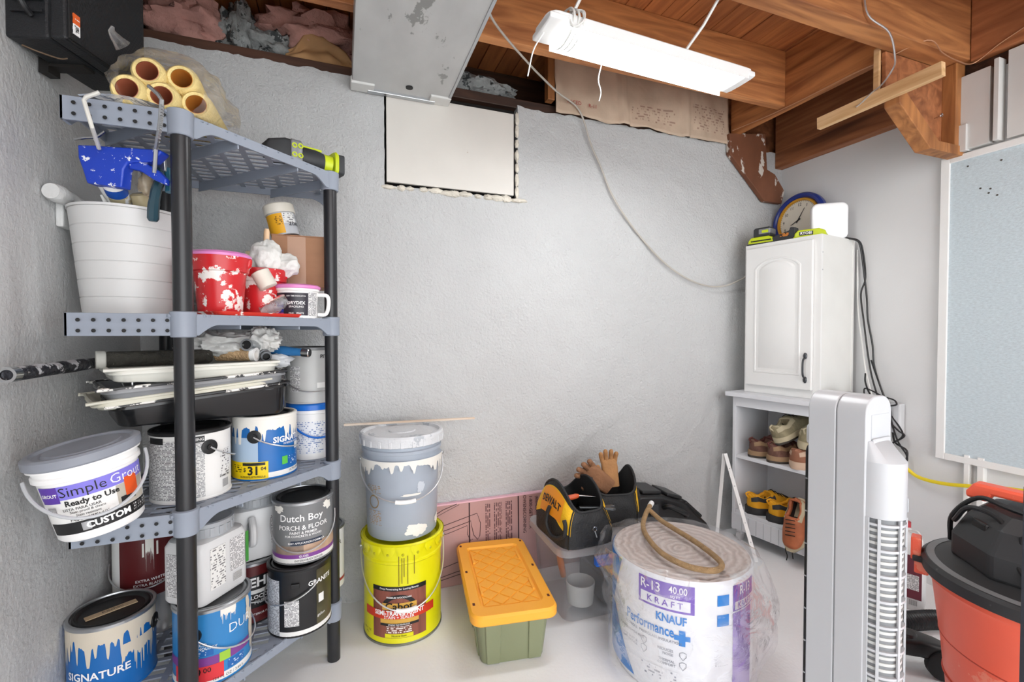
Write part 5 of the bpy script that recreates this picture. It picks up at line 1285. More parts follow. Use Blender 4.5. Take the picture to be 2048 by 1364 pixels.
itemz = thing('hand_tool', 'orange-handled tool seen dimly inside the clear tote', 'tool', (.86, 1.70, .02))
rod(itemz, 'handle', [(.012, 0), (.014, .5), (.010, 1)], (0, 0, .06), (-.05, -.05, .20), mat('orange_handle', '#d8742c', .5)); rod(itemz, 'shaft', [(.005, 0), (.005, 1)], (.03, .03, .0), (0, 0, .06), m_tin)
itemz = thing('tool_case', 'dark grey case seen dimly at the bottom of the clear tote', 'case', (1.04, 1.66, .014)); mb = MB(); mb.box((-.075, -.10, 0), (.075, .10, .11)); mb.build('case_body', mat('dim_case', '#77797c', .6), itemz, smooth=0, bevel=.01)

# ------------------------------------------------------------------ tool bags
m_bag = mat('bag_canvas', '#1f2022', .6, var=.15, scale=20, bump=.35, bscale=160); m_bagy = mat('bag_yellow', '#f1bd1d', .6, var=.06, bump=.2, bscale=160); m_lin = mat('bag_lining', '#0e0e10', .8)
m_bago = mat('bag_orange', '#f39a1d', .5, var=.04)
def tool_bag(label, x, y, z, rz, W, D, H, pinch, seed, logo):
    t = thing('tool_bag', label, 'tool bag', (x, y, z), (0, 0, rz), 'black and yellow tool bags')
    def surf(u, s, off=0.):
        """u 0..1 round (0 = +x side middle), s 0..1 up"""
        a = 2 * pi * u; ca, sa = cos(a), sin(a)
        k = (abs(ca) ** 5 + abs(sa) ** 5) ** (-1 / 5)
        wx = W / 2 * (1 - pinch * s ** 1.3) ; wy = D / 2 * (1 - .08 * s)
        en = min(1., abs(sa) * k) ** 2
        zz = H * s * (1 - .40 * en * s)
        q = noise.fractal(Vector((ca * 1.7, sa * 1.7, s * 2.2 + seed)), 1., 2., 3)
        bul = 1 + .06 * sin(pi * s) + .06 * q * sin(pi * min(1, s * 1.1))
        sag = -.10 * en * s * sin(pi * s) 
        return ((wx * ca * k) * bul + off * ca, (wy * sa * k) * (bul + sag) + off * sa, zz)
    mb = MB(); mb.grid(lambda u, v: surf(u, v), 72, 18); mb.add([surf(i / 36, 0) for i in range(36)], [tuple(range(36))]); mb.build('bag_body', m_bag, t, smooth=60)
    mb = MB(); mb.grid(lambda u, v: surf(u, 1 - .75 * v, -.006 - .02 * v), 72, 6); mb.add([surf(i / 36, .25, -.026) for i in range(36)], [tuple(range(36))]); mb.build('lining', m_lin, t, smooth=60)
    mb = MB(); mb.tube([surf(i / 72, 1.0) for i in range(72)], .005, 8, True); mb.build('rim_binding', m_bag, t)
    for (u0, u1, s0, s1) in ((-.14, .14, .52, .90), (.36, .64, .52, .90)):
        def yf_(u, v):
            uu = u0 + (u1 - u0) * u
            sl = s0 - .28 * abs(2 * u - 1) ** 1.2
            return surf(uu, sl + (s1 - sl) * v, .0018)
        mb = MB(); mb.grid(yf_, 16, 6); mb.build('side_panel', m_bagy, t, smooth=60)
    for sgn, uc in ((1, 0.), (-1, .565 if logo else .5)):
        P = [surf(uc + d_, s_, .012) for d_, s_ in ((-.045, .58), (-.055, .44), (-.05, .24), (0, .12), (.05, .24), (.055, .44), (.045, .58))]
        mb = MB(); mb.tube(catmull(P, 5), .008, 8); mb.build('handle', m_bag, t)
    for i, u in enumerate((.135, .365, .635, .865)):
        mb = MB(); mb.tube([surf(u, s_, .001) for s_ in (0, .2, .4, .6, .8, .98)], .0032, 6); mb.build('piping', m_blackm, t)
    if logo:
        def lf(u, v, off=.0035): return surf(.590 - .165 * u, .42 + .46 * v, off)
        mb = MB(); mb.grid(lambda u, v: lf(1 - u, v), 8, 5); mb.build('logo_patch', m_bago, t, smooth=60)
        v_, f_ = text_mesh('DEWALT', 1., .03)
        xs_ = [q[0] for q in v_]; mn, mx = min(xs_), max(xs_)
        vv = [lf(.94 - .88 * (q[0] - mn) / (mx - mn), .52 + (q[1]) * .40, .0055) for q in v_]
        _flat('lettering', vv, f_, m_ink, t)
    return t
tool_bag('open black and yellow tool bag with orange logo patch on the clear tote', .862, 1.628, .295, R(2), .225, .29, .215, .36, 1., True)
t2 = tool_bag('open black and yellow tool bag with work gloves sticking out, at the back', 1.085, 1.715, .295, R(-14), .215, .24, .215, .12, 4., False)
t = thing('screwdriver', 'orange handled screwdriver lying in the mouth of the front tool bag', 'screwdriver', (.86, 1.60, .43))
rod(t, 'handle', [(.006, 0), (.010, .2), (.010, .8), (.006, 1)], (-.06, -.02, .02), (.0, -.03, .03), mat('red_orange', '#c9552a', .4)); rod(t, 'blade', [(.003, 0), (.003, 1)], (.0, -.03, .03), (.07, -.04, .02), m_chrome)
t = thing('wrench', 'dark steel wrench hanging over the front lip of the tool bag', 'wrench', (.90, 1.535, .418), (0, 0, R(-20)))
mb = MB(); mb.cbox((0, 0, .002), (.10, .014, .007)); mb.prism([(.04, -.012), (.075, -.022), (.088, -.016), (.07, -.005), (.072, .006), (.09, .012), (.078, .022), (.04, .012)], -.003, .006); mb.build('wrench_body', mat('dark_steel', '#5e6265', .35, .7), t, smooth=0, bevel=.002)
t = thing('keyring', 'small zip pull and ring dangling on the front of the tool bag', 'zip pull', (.875, 1.472, .365))
mb = MB(); mb.tube([(.008 * cos(2 * pi * i / 16), .0, .008 * sin(2 * pi * i / 16)) for i in range(16)], .0014, 6, True); mb.build('ring', m_chrome, t)
mb = MB(); mb.tube([(0, 0, -.008), (.006, -.004, -.03)], .002, 6); mb.build('pull', m_tin, t)
m_glv = mat('brown_glove', '#8a6144', .8, var=.15, scale=20, bump=.4, bscale=90); m_glv2 = mat('tan_glove', '#a3764a', .8, var=.12, scale=20, bump=.3, bscale=90)
def glove(label, x, y, z, rot, m, s=1.):
    t = thing('work_glove', label, 'glove', (x, y, z), rot, 'work gloves in the tool bag')
    mb = MB(); mb.loft([[(px * s, py * s, zz * s) for px, py in rrect(w_, d_, .014, 4)] for zz, w_, d_ in ((-.07, .07, .045), (-.02, .075, .038), (.02, .082, .036), (.055, .080, .030), (.065, .070, .022))]); mb.build('palm', m, t, smooth=50)
    for i, (fx, ln_, tilt) in enumerate(((-.031, .060, -10), (-.011, .072, -3), (.011, .068, 4), (.031, .052, 12))):
        a = R(tilt)
        P = [(fx * s, 0, .05 * s), ((fx + sin(a) * ln_ * .5) * s, -.006 * s, (.05 + cos(a) * ln_ * .5) * s), ((fx + sin(a) * ln_) * s, -.022 * s, (.05 + cos(a) * ln_ * .92) * s)]
        mb = MB(); c_ = catmull(P, 5); mb.tube(c_, [.0115 * s] * (len(c_) - 2) + [.010 * s, .005 * s], 10); mb.build('finger', m, t)
    P = [(-.035 * s, -.004, -.01 * s), (-.058 * s, -.014 * s, .015 * s), (-.066 * s, -.024 * s, .045 * s)]
    mb = MB(); c_ = catmull(P, 5); mb.tube(c_, [.013 * s] * (len(c_) - 2) + [.011 * s, .006 * s], 10); mb.build('thumb', m, t)
    return t
glove('brown leather work glove leaning left out of the rear tool bag', 1.015, 1.69, .475, (R(15), R(-52), R(-20)), m_glv)
glove('tan and brown work glove standing upright in the rear tool bag', 1.085, 1.70, .490, (R(-8), R(-6), R(-15)), m_glv2, .86)
# black moulded case behind the roll
t = thing('tool_case', 'black moulded plastic case behind the insulation roll against the wall', 'case', (1.42, 1.79, 0), (0, 0, R(-4)))
mb = MB(); mb.prism([(-.19, 0), (.23, 0), (.23, .14), (.19, .20), (.06, .315), (-.06, .355), (-.17, .365), (-.19, .34)], -.10, .10, 'xz'); mb.build('case_body', m_black, t, smooth=30, bevel=.014, seg=3)
for (x0, z0, x1, z1) in ((-.15, .372, -.05, .362), (-.02, .350, .06, .325), (.08, .305, .17, .225)):
    mb = MB(); d = Vector((x1 - x0, 0, z1 - z0)); a = atan2(d.z, d.x)
    M_ = Matrix.Translation(((x0 + x1) / 2, -.02, (z0 + z1) / 2)) @ Matrix.Rotation(-a, 4, 'Y')
    mb.cbox((0, 0, 0), (d.length, .13, .016), M_); mb.build('moulded_rib', m_black, t, smooth=0, bevel=.005)
mb = MB(); mb.tube(catmull([(-.05, -.10, .30), (-.03, -.125, .31), (.05, -.125, .27), (.07, -.10, .25)], 5), .012, 8); mb.build('handle', m_black, t)
mb = MB(); mb.box((-.12, -.108, .27), (-.08, -.098, .32)); mb.build('catch', m_dgrey, t, smooth=0, bevel=.003)

# ------------------------------------------------------------------ insulation roll
rx, ry, RR, RH = 1.070, 1.245, .222, .368
t = thing('insulation_roll', 'large white and purple printed insulation roll standing in clear plastic', 'insulation roll', (rx, ry, 0), (0, 0, face_cam(rx, ry)))
m_poly = mat('white_poly', '#e4e6ea', .35, var=.02, bump=.3, bscale=12)
mb = MB(); mb.lathe([(RR - .03, 0), (RR - .006, .002), (RR, .02), (RR, RH - .012), (RR - .006, RH - .003)], 72, cap1=False); mb.build('sleeve', m_poly, t)
mt = bpy.data.materials.new('rolled_batt_end'); nt, ns, ln, b = nodes(mt)
tc = N(nt, 'ShaderNodeTexCoord'); wv = N(nt, 'ShaderNodeTexWave', wave_type='RINGS', rings_direction='Z', i_Scale=13., i_Distortion=4., i_Detail=3.)
wv.inputs['Detail Scale'].default_value = 2.5
ln.new(tc.outputs['Object'], wv.inputs['Vector'])
rp = ramp(nt, wv.outputs['Fac'], [(.1, srgb('#c6b8b0')[:3]), (.6, srgb('#d2c6bf')[:3]), (1., srgb('#d9cec7')[:3])]); ln.new(rp.outputs[0], b.inputs['Base Color']); b.inputs['Roughness'].default_value = .8
bp = N(nt, 'ShaderNodeBump', i_Strength=.5, i_Distance=.01); ln.new(wv.outputs['Fac'], bp.inputs['Height']); ln.new(bp.outputs[0], b.inputs['Normal'])
mb = MB(); mb.grid(lambda u, v: ((RR - .006) * max(v, .001) * cos(2 * pi * u), (RR - .006) * max(v, .001) * sin(2 * pi * u), RH - .003 + .006 * noise.fractal(Vector((v * 3 * cos(2 * pi * u), v * 3 * sin(2 * pi * u), 0)), 1., 2., 4) * (1 - v)), 72, 24); mb.build('rolled_end', mt, t, smooth=60)
m_pur = mat('purple_print', '#7a5cb8', .4, var=.05); m_bl = mat('blue_print_ink', '#1f7fd0', .4, var=.03); m_gr = mat('grey_ink', '#6e7482', .5)
patch(t, 'purple_block', RR, -32, 11, .268, .352, m_pur, .001); patch(t, 'white_block', RR, -30, 8, .275, .306, m_poly, .0018)
ctext(t, 'R-13', RR, -22, .330, .040, m_inkw, .01, off=.0024, sx=.85); ctext(t, '40.00', RR, -1, .334, .030, m_inkw, .005, off=.0024, sx=.8); ctext(t, 'SQ FT', RR, -3, .314, .011, m_inkw, .01, off=.0024)
ctext(t, 'K R A F T', RR, -11, .290, .026, m_pur, .01, off=.0026)
ctext(t, 'KNAUF', RR, -6, .244, .034, m_bl, .03, off=.0016, sx=.8); ctext(t, 'Performance', RR, -24, .206, .044, m_bl, .02, off=.0016, sx=.70)
patch(t, 'blue_cross', RR, 0, 4.6, .172, .218, m_bl, .0014); patch(t, 'blue_cross', RR, -3.5, 8.1, .188, .203, m_bl, .0016)
ctext(t, 'ECOROLL  FIBERGLASS INSULATION', RR, -22, .178, .0115, m_gr, .0); ctext(t, 'FORMALDEHYDE-FREE', RR, -40, .158, .010, m_gr, .0); ctext(t, 'LOW DUST &', RR, -41, .136, .010, m_gr, .0); ctext(t, 'EASY INSTALL', RR, -41, .125, .010, m_gr, .0)
ctext(t, 'REDUCES', RR, -10, .150, .011, m_gr, .0); ctext(t, 'NOISE', RR, -8, .138, .011, m_gr, .0); ctext(t, 'THERMAL', RR, -9, .118, .011, m_gr, .0); ctext(t, 'COMFORT', RR, -9, .107, .011, m_gr, .0)
for (a, z) in ((-27, .152), (-27, .126), (3, .142), (3, .112)):
    P = []
    for (x, y) in ((0, .012), (.009, .009), (.009, -.001), (0, -.012), (-.009, -.001), (-.009, .009)):
        an = R(a) + x / RR; P.append(((RR + .0014) * sin(an), -(RR + .0014) * cos(an), z + y))
    mb = MB(); mb.tube(P, .0008, 4, True); mb.build('shield_icon', m_gr, t)
patch(t, 'small_print', RR, -30, 0, .05, .09, print_mat('roll_print', '#e4e6ea', '#8a8f9c', .009, .45), .001)
def tri(pts, m, nm):
    mb = MB(); n = 10
    (a0, z0), (a1, z1), (a2, z2), (a3, z3) = pts
    mb.grid(lambda u, v: ((RR + .001) * sin(R((a0 * (1 - u) + a1 * u) * (1 - v) + (a3 * (1 - u) + a2 * u) * v)), -(RR + .001) * cos(R((a0 * (1 - u) + a1 * u) * (1 - v) + (a3 * (1 - u) + a2 * u) * v)), (z0 * (1 - u) + z1 * u) * (1 - v) + (z3 * (1 - u) + z2 * u) * v), 8, 8); mb.build(nm, m, t)
tri([(-100, .20), (-68, .20), (-52, .36), (-100, .36)], m_bl, 'blue_field'); tri([(-100, .02), (-36, .02), (-64, .19), (-100, .19)], m_bl, 'blue_field')
patch(t, 'purple_block', RR, 42, 70, .272, .350, m_pur, .001); ctext(t, 'R-13', RR, 56, .330, .040, m_inkw, .01, off=.0024, sx=.75); patch(t, 'white_block', RR, 44, 70, .276, .300, m_poly, .0016); ctext(t, 'KRAFT', RR, 56, .288, .024, m_pur, .01, off=.0024)
patch(t, 'purple_block', RR, 42, 66, .0, .268, mat('pale_purple', '#9a80c8', .4, var=.15, scale=12), .001)
patch(t, 'blue_icon', RR, 28, 38, .296, .328, m_bl, .0012); patch(t, 'blue_icon', RR, 28, 38, .236, .270, m_bl, .0012)
ctext(t, '- - - - - -', RR, 32, .12, .012, m_gr, .0)
# loose clear film
m_film = film('roll_film', '#fafbfd', .09, .08, .11, .55, 11., .10)
def filmf(u, v):
    a = 2 * pi * u; ca, sa = cos(a), sin(a)
    z = RH + .012 - (RH - .01) * v
    q = noise.fractal(Vector((ca * 2.2, sa * 2.2, v * 1.6)), 1., 2., 5)
    q2_ = abs(noise.noise(Vector((ca * 4.5, sa * 4.5, v * 1.2 + 3))))
    r_ = RR + .006 + .030 * max(0, q + .25) * (0.4 + v) + .018 * q2_
    left = max(0, -sin(a - R(-35))) if False else max(0, cos(a - R(190))) ** 4      # gathered flap on the left
    r_ += .05 * left * max(0, 1 - abs(v - .18) / .25) + .05 * max(0, cos(a - R(-8))) ** 3 * sin(pi * v)
    if v < .03: r_ = RR - .004 + .05 * left
    return (r_ * ca, r_ * sa, max(.004, z + .012 * q2_ * (1 - v)))
mb = MB(); mb.grid(filmf, 120, 30); mb.build('film_sleeve', m_film, t, smooth=60)
mb = MB(); mb.grid(lambda u, v: ((RR + .004) * v * cos(2 * pi * u), (RR + .004) * v * sin(2 * pi * u), RH + .010 + .010 * noise.ridged_multi_fractal(Vector((v * 3 * cos(2 * pi * u), v * 3 * sin(2 * pi * u), 4)), 1., 2., 4, 1., 2.) * .6 * (1 - v ** 4)), 90, 30); mb.build('film_top', film('roll_film_top', '#fafbfd', .08, .06, .16, .7, 11., .08), t, smooth=60)
# braided cord on the roll
m_rope = mat('braided_cord', '#b39268', .75, var=.15, scale=60, bump=.9, bscale=330)
P = [(1.118, 1.475), (1.115, 1.40), (1.112, 1.33), (1.108, 1.20), (1.088, 1.09), (1.056, 1.052), (1.014, 1.052), (.968, 1.10), (.952, 1.19), (.980, 1.30), (1.024, 1.385), (1.085, 1.45), (1.13, 1.485)]
mb = MB(); C_ = catmull([(x, y, .392 + (.012 if i in (0, 12) else 0) + (.010 if i > 10 else 0)) for i, (x, y) in enumerate(P)], 8); mb.tube(C_, .0088, 10)
rope = tag(mb.build('braided_hose', m_rope), 'tan braided hose looped on top of the insulation roll', 'hose')
rod(rope, 'ferrule', [(.010, 0), (.010, 1)], C_[-1], tuple(Vector(C_[-1]) + Vector((.022, .018, .002))), m_whitep)

# ------------------------------------------------------------------ white folding stay by the bookcase
t = thing('folding_stay', 'two white metal strips joined in a narrow inverted V beside the bookcase', 'metal bracket', (1.87, 1.75, 0))
def strip(p0, p1, wd, th, m, nm):
    p0, p1 = Vector(p0), Vector(p1); d = (p1 - p0).normalized(); side_ = Vector((.94, -.35, 0)); side_ = (side_ - d * side_.dot(d)).normalized(); nn = d.cross(side_)
    mb = MB(); vs = []
    for p in (p0, p1):
        for (a, b_) in ((-1, -1), (1, -1), (1, 1), (-1, 1)): vs.append(p + side_ * wd / 2 * a + nn * th / 2 * b_)
    mb.add(vs, [(0, 1, 2, 3), (7, 6, 5, 4), (0, 4, 5, 1), (1, 5, 6, 2), (2, 6, 7, 3), (3, 7, 4, 0)]); return mb.build(nm, m, t, smooth=0, bevel=.001)
strip((.022, .118, .452), (-.012, .13, .0), .019, .003, m_whitep, 'strip'); strip((.024, .112, .455), (-.03, -.135, .002), .019, .003, m_whitep, 'strip')
for k in range(5):
    f = .15 + .17 * k
    mb = MB(); p = Vector((.024, .112, .455)).lerp(Vector((-.03, -.135, .002)), f); mb.blob((p.x - .002, p.y - .003, p.z), .0025, .0025, .0025, 0, 1, 8, 6); mb.build('rivet', m_tin, t)
# ------------------------------------------------------------------ bookcase (front faces left), cabinet on it
BR = R(9.8)
t = thing('bookcase', 'low white bookcase on casters holding shoes against the right wall', 'bookcase', (1.93, 1.85, 0), (0, 0, BR))
m_bc = mat('bookcase_white', '#dcdee2', .45, var=.02)
BD, BL, BH = .295, .525, .784
def part(nm, lo, hi, m=None, par=None, bev=.0015): 
    mb = MB(); mb.box(lo, hi); return mb.build(nm, m or m_bc, par or t, smooth=0, bevel=bev)
part('side_panel', (0, -.018, .058), (BD, 0, .760)); part('side_panel', (0, -BL, .058), (BD, -BL + .018, .760))
part('top', (-.030, -BL - .02, .762), (BD + .002, .025, .784)); part('back_panel', (BD - .006, -BL + .018, .06), (BD, -.018, .76))
part('shelf', (.004, -BL + .018, .437), (BD - .006, -.018, .455)); part('shelf', (.004, -BL + .018, .146), (BD - .006, -.018, .164))
part('apron', (-.001, -BL + .018, .710), (.014, -.018, .760)); ap = part('plinth', (-.002, -BL, .062), (.014, -.0, .146))
for k in range(12): part('bead', (-.0032, -.06 - .038 * k, .066), (-.0015, -.0575 - .038 * k, .142), mat('groove_grey', '#b9bbbf', .6), ap, 0)
for (x, y) in ((.03, -.03), (.26, -.03), (.03, -BL + .03), (.26, -BL + .03)):
    mb = MB(); mb.lathe([(.018, -.011), (.025, -.009), (.025, .009), (.018, .011)], 24, M=Matrix.Translation((x, y, .0255)) @ Matrix.Rotation(R(90), 4, 'X')); cw = mb.build('caster', mat('caster_grey', '#c9cacc', .4), t)
    mb = MB(); mb.box((x - .014, y - .014, .034), (x + .014, y + .014, .060)); mb.build('fork', m_bc, cw, smooth=0, bevel=.004)
t.name = 'bookcase'
# wall cabinet
t = thing('wall_cabinet', 'white wall cabinet with arched raised-panel door standing on the bookcase', 'cabinet', (2.0, 1.84, .7845), (0, 0, BR))
m_cab = mat('cabinet_white', '#e6e6e4', .4, var=.015); m_cabs = mat('cabinet_side', '#e2e2de', .5, var=.03)
CD, CW, CH = .295, .370, .764
part('carcass', (.006, -CW, 0), (CD, 0, CH), m_cabs); part('face_frame', (-.004, -CW, 0), (.008, 0, CH), m_cab)
part('back_edge', (CD - .016, -CW - .004, .002), (CD + .001, -CW + .002, CH - .004), m_cabs)
def arch_outline(y0, y1, z0, z1, rise, n=14):
    P = [(y0, z0), (y1, z0), (y1, z1)]
    sh = .035
    for i in range(n + 1):
        u = i / n; y = y1 + sh * 0 + (y0 - y1) * u
        P.append((y, z1 + rise * (1 - (2 * u - 1) ** 2) ** .8))
    P.append((y0, z1)); return P
dy0, dy1, dz0, dz1 = -CW + .030, -.014, .040, CH - .022
mb = MB(); mb.box((-.022, dy0, dz0), (-.005, dy1, dz1)); door = mb.build('door', m_cab, t, smooth=0, bevel=.004)
def arch_ring(x0, x1, o1, o2, m, nm):
    mb = MB(); mb.loft([[(x0, y, z) for y, z in o1], [(x1, y, z) for y, z in o2]], False, False); return mb.build(nm, m, door, smooth=30)
def outl(d): return arch_outline(dy0 + .050 + d, dy1 - .046 - d, dz0 + .066 + d, dz1 - .108 - d * .3, .050 - d * .4)
# the sunk bevel and the raised field
mb = MB(); mb.loft([[(-.0222, y, z) for y, z in outl(0)], [(-.0245, y, z) for y, z in outl(.003)], [(-.0245, y, z) for y, z in outl(.010)], [(-.0195, y, z) for y, z in outl(.014)], [(-.0195, y, z) for y, z in outl(.020)], [(-.0265, y, z) for y, z in outl(.036)]], False, True); mb.build('raised_panel', m_cab, door, smooth=25)
hz = .145; hy_ = dy0 + .026
m_iron = mat('pewter', '#55575a', .35, .8, var=.1)
mb = MB(); mb.tube(catmull([(-.024, hy_, hz - .048), (-.042, hy_, hz - .036), (-.046, hy_, hz), (-.042, hy_, hz + .036), (-.024, hy_, hz + .048)], 6), [.005] * 3 + [.0045] * 19 + [.005] * 3, 10); pull = mb.build('pull', m_iron, door)
for s_ in (-1, 1):
    mb = MB(); mb.blob((-.0245, hy_, hz + s_ * .056), .006, .009, .015, .15, 3, 14, 10, 3); mb.build('rosette', m_iron, pull)
for z in (.60, .68): 
    mb = MB(); mb.lathe([(.003, 0), (.003, .001)], 10, M=Matrix.Translation((.004, -CW - .0005, z)) @ Matrix.Rotation(R(90), 4, 'X')); mb.build('screw', m_tin, t)
CT = .7845 + CH + .001
def onc(x, y): 
    v = Matrix.Rotation(BR, 4, 'Z') @ Vector((x, y, 0)); return (2.0 + v.x, 1.84 + v.y)
# clock, leaning on the wall behind
cx, cy = 2.318, 1.79
t = thing('wall_clock', 'round clock with navy rim and gold ring leaning behind the cabinet-top things', 'clock', (cx, cy, CT + .150), (0, R(6), 0))
# face looks toward -x
Mx = frame((0, 0, 0), (0, -1, 0), (0, 0, 1))      # local x -> -y, y -> z, normal -> -x
mb = MB(); mb.lathe([(.118, -.004), (.122, .010), (.130, .020), (.141, .020), (.150, .008), (.150, -.012), (.10, -.014)], 64, M=Mx); mb.build('rim', mat('navy_plastic', '#283a86', .3, var=.03), t)
mb = MB(); mb.lathe([(.106, .004), (.109, .014), (.117, .015), (.121, .010), (.121, .002)], 64, cap0=False, cap1=False, M=Mx); mb.build('gold_ring', mat('gold_ring', '#d39a2c', .35, .3, var=.05), t)
mb = MB(); mb.lathe([(.001, .004), (.108, .004)], 64, cap0=False, cap1=False, M=Mx); mb.build('dial', mat('cream_dial', '#e6e0d0', .5, var=.04, scale=12, splat=('#cfc49a', .68, 14.)), t)
for i in range(1, 13):
    a = R(90 - 30 * i); ftext(t, str(i), Mx @ Matrix.Translation((.086 * cos(a), .086 * sin(a), .0055)), .024, m_ink, .0, name='numeral')
def hand(ang, L_, wd, nm):
    a = R(90 - ang); d = Vector((cos(a), sin(a))); q = Vector((-d.y, d.x)) * wd
    mb = MB(); mb.prism([tuple(-d * .015 + q), tuple(-d * .015 - q), tuple(d * L_ - q * .3), tuple(d * L_ + q * .3)], .007, .0085, 'xy', Mx); mb.build(nm, m_black, t, smooth=0)
hand(28, .070, .0028, 'minute_hand'); hand(243, .045, .0034, 'hour_hand')
mb = MB()
for k in range(60):
    a = 2 * pi * k / 60; mb.cbox((0, 0, 0), (.005, .0012, .0006), Mx @ Matrix.Rotation(a, 4, 'Z') @ Matrix.Translation((.103, 0, .0048)))
mb.build('minute_track', m_ink, t, smooth=0)
# router
x, y = onc(.20, -.300)
t = thing('wifi_router', 'glossy white upright router with rounded top on the cabinet', 'router', (x, y, CT), (0, 0, R(-38)))
P = rrect(.155, .180, .03, 8, 0, .090)
mb = MB(); mb.prism(P, -.020, .020, 'xz'); mb.build('shell', mat('gloss_white', '#f2f3f4', .15, var=.01), t, smooth=40, bevel=.008, seg=3)
mb = MB(); mb.box((-.05, -.03, 0), (.05, .03, .004)); mb.build('foot', m_whitep, t, smooth=0)
# chargers and battery tool
def charger(label, x, y, rz, batt):
    t = thing('battery_charger', label, 'charger', (x, y, CT), (0, 0, rz))
    mb = MB(); mb.prism([(-.068, 0), (.068, 0), (.060, .030), (.035, .042), (-.05, .042), (-.064, .026)], -.04, .04, 'xz'); mb.build('base', m_lime, t, smooth=0, bevel=.006)
    mb = MB(); mb.box((-.070, -.042, 0), (.070, .042, .010)); mb.build('foot', m_dgrey if batt else m_lime, t, smooth=0, bevel=.003)
    if batt:
        mb = MB(); mb.prism([(-.042, .042), (.042, .042), (.042, .085), (.034, .090), (-.034, .090), (-.042, .082)], -.033, .033, 'xz'); bt = mb.build('battery', m_dgrey, t, smooth=0, bevel=.006)
        mb = MB(); mb.box((-.015, -.035, .055), (.043, .035, .082)); mb.build('clip', mat('tool_grey', '', .4), bt, smooth=0, bevel=.004)
        mb = MB(); mb.box((.002, -.037, .060), (.034, -.034, .074)); mb.build('logo_plate', m_lime, bt, smooth=0, bevel=.002)
        mb = MB(); mb.box((-.05, -.0412, .018), (.05, -.0400, .024)); mb.build('stripe', m_black, t, smooth=0)
    else:
        mb = MB(); mb.box((-.045, -.0420, .014), (.012, -.0400, .032)); mb.build('logo_plate', m_black, t, smooth=0, bevel=.001)
        ftext(t, 'RYOBI', frame((-.0165, -.0426, .023), (1, 0, 0), (0, 0, 1)), .017, m_inkw, .02)
        mb = MB(); mb.box((-.06, -.0412, .004), (.05, -.0400, .007)); mb.build('stripe', m_black, t, smooth=0)
    return t
x, y = onc(.062, -.060); charger('lime charger with grey battery clipped on at the left end of the cabinet top', x, y, BR - R(82), True)
x, y = onc(.090, -.275); charger('lime green charger with black brand plate at the right of the cabinet top', x, y, BR - R(68), False)
x, y = onc(.055, -.165)
t = thing('glue_gun', 'dark grey battery tool with orange label lying between the chargers', 'power tool', (x, y, CT), (0, 0, BR - R(84)))
mb = MB(); mb.prism([(-.062, 0), (.05, 0), (.062, .02), (.06, .062), (.035, .066), (.03, .05), (-.03, .036), (-.062, .026)], -.02, .02, 'xz'); mb.build('tool_body', m_dgrey, t, smooth=0, bevel=.005)
mb = MB(); mb.box((-.01, -.0212, .024), (.03, -.0200, .040)); mb.build('label_plate', mat('orange_brown', '#c0762c', .4, splat=('#20140a', .55, 60.)), t, smooth=0)

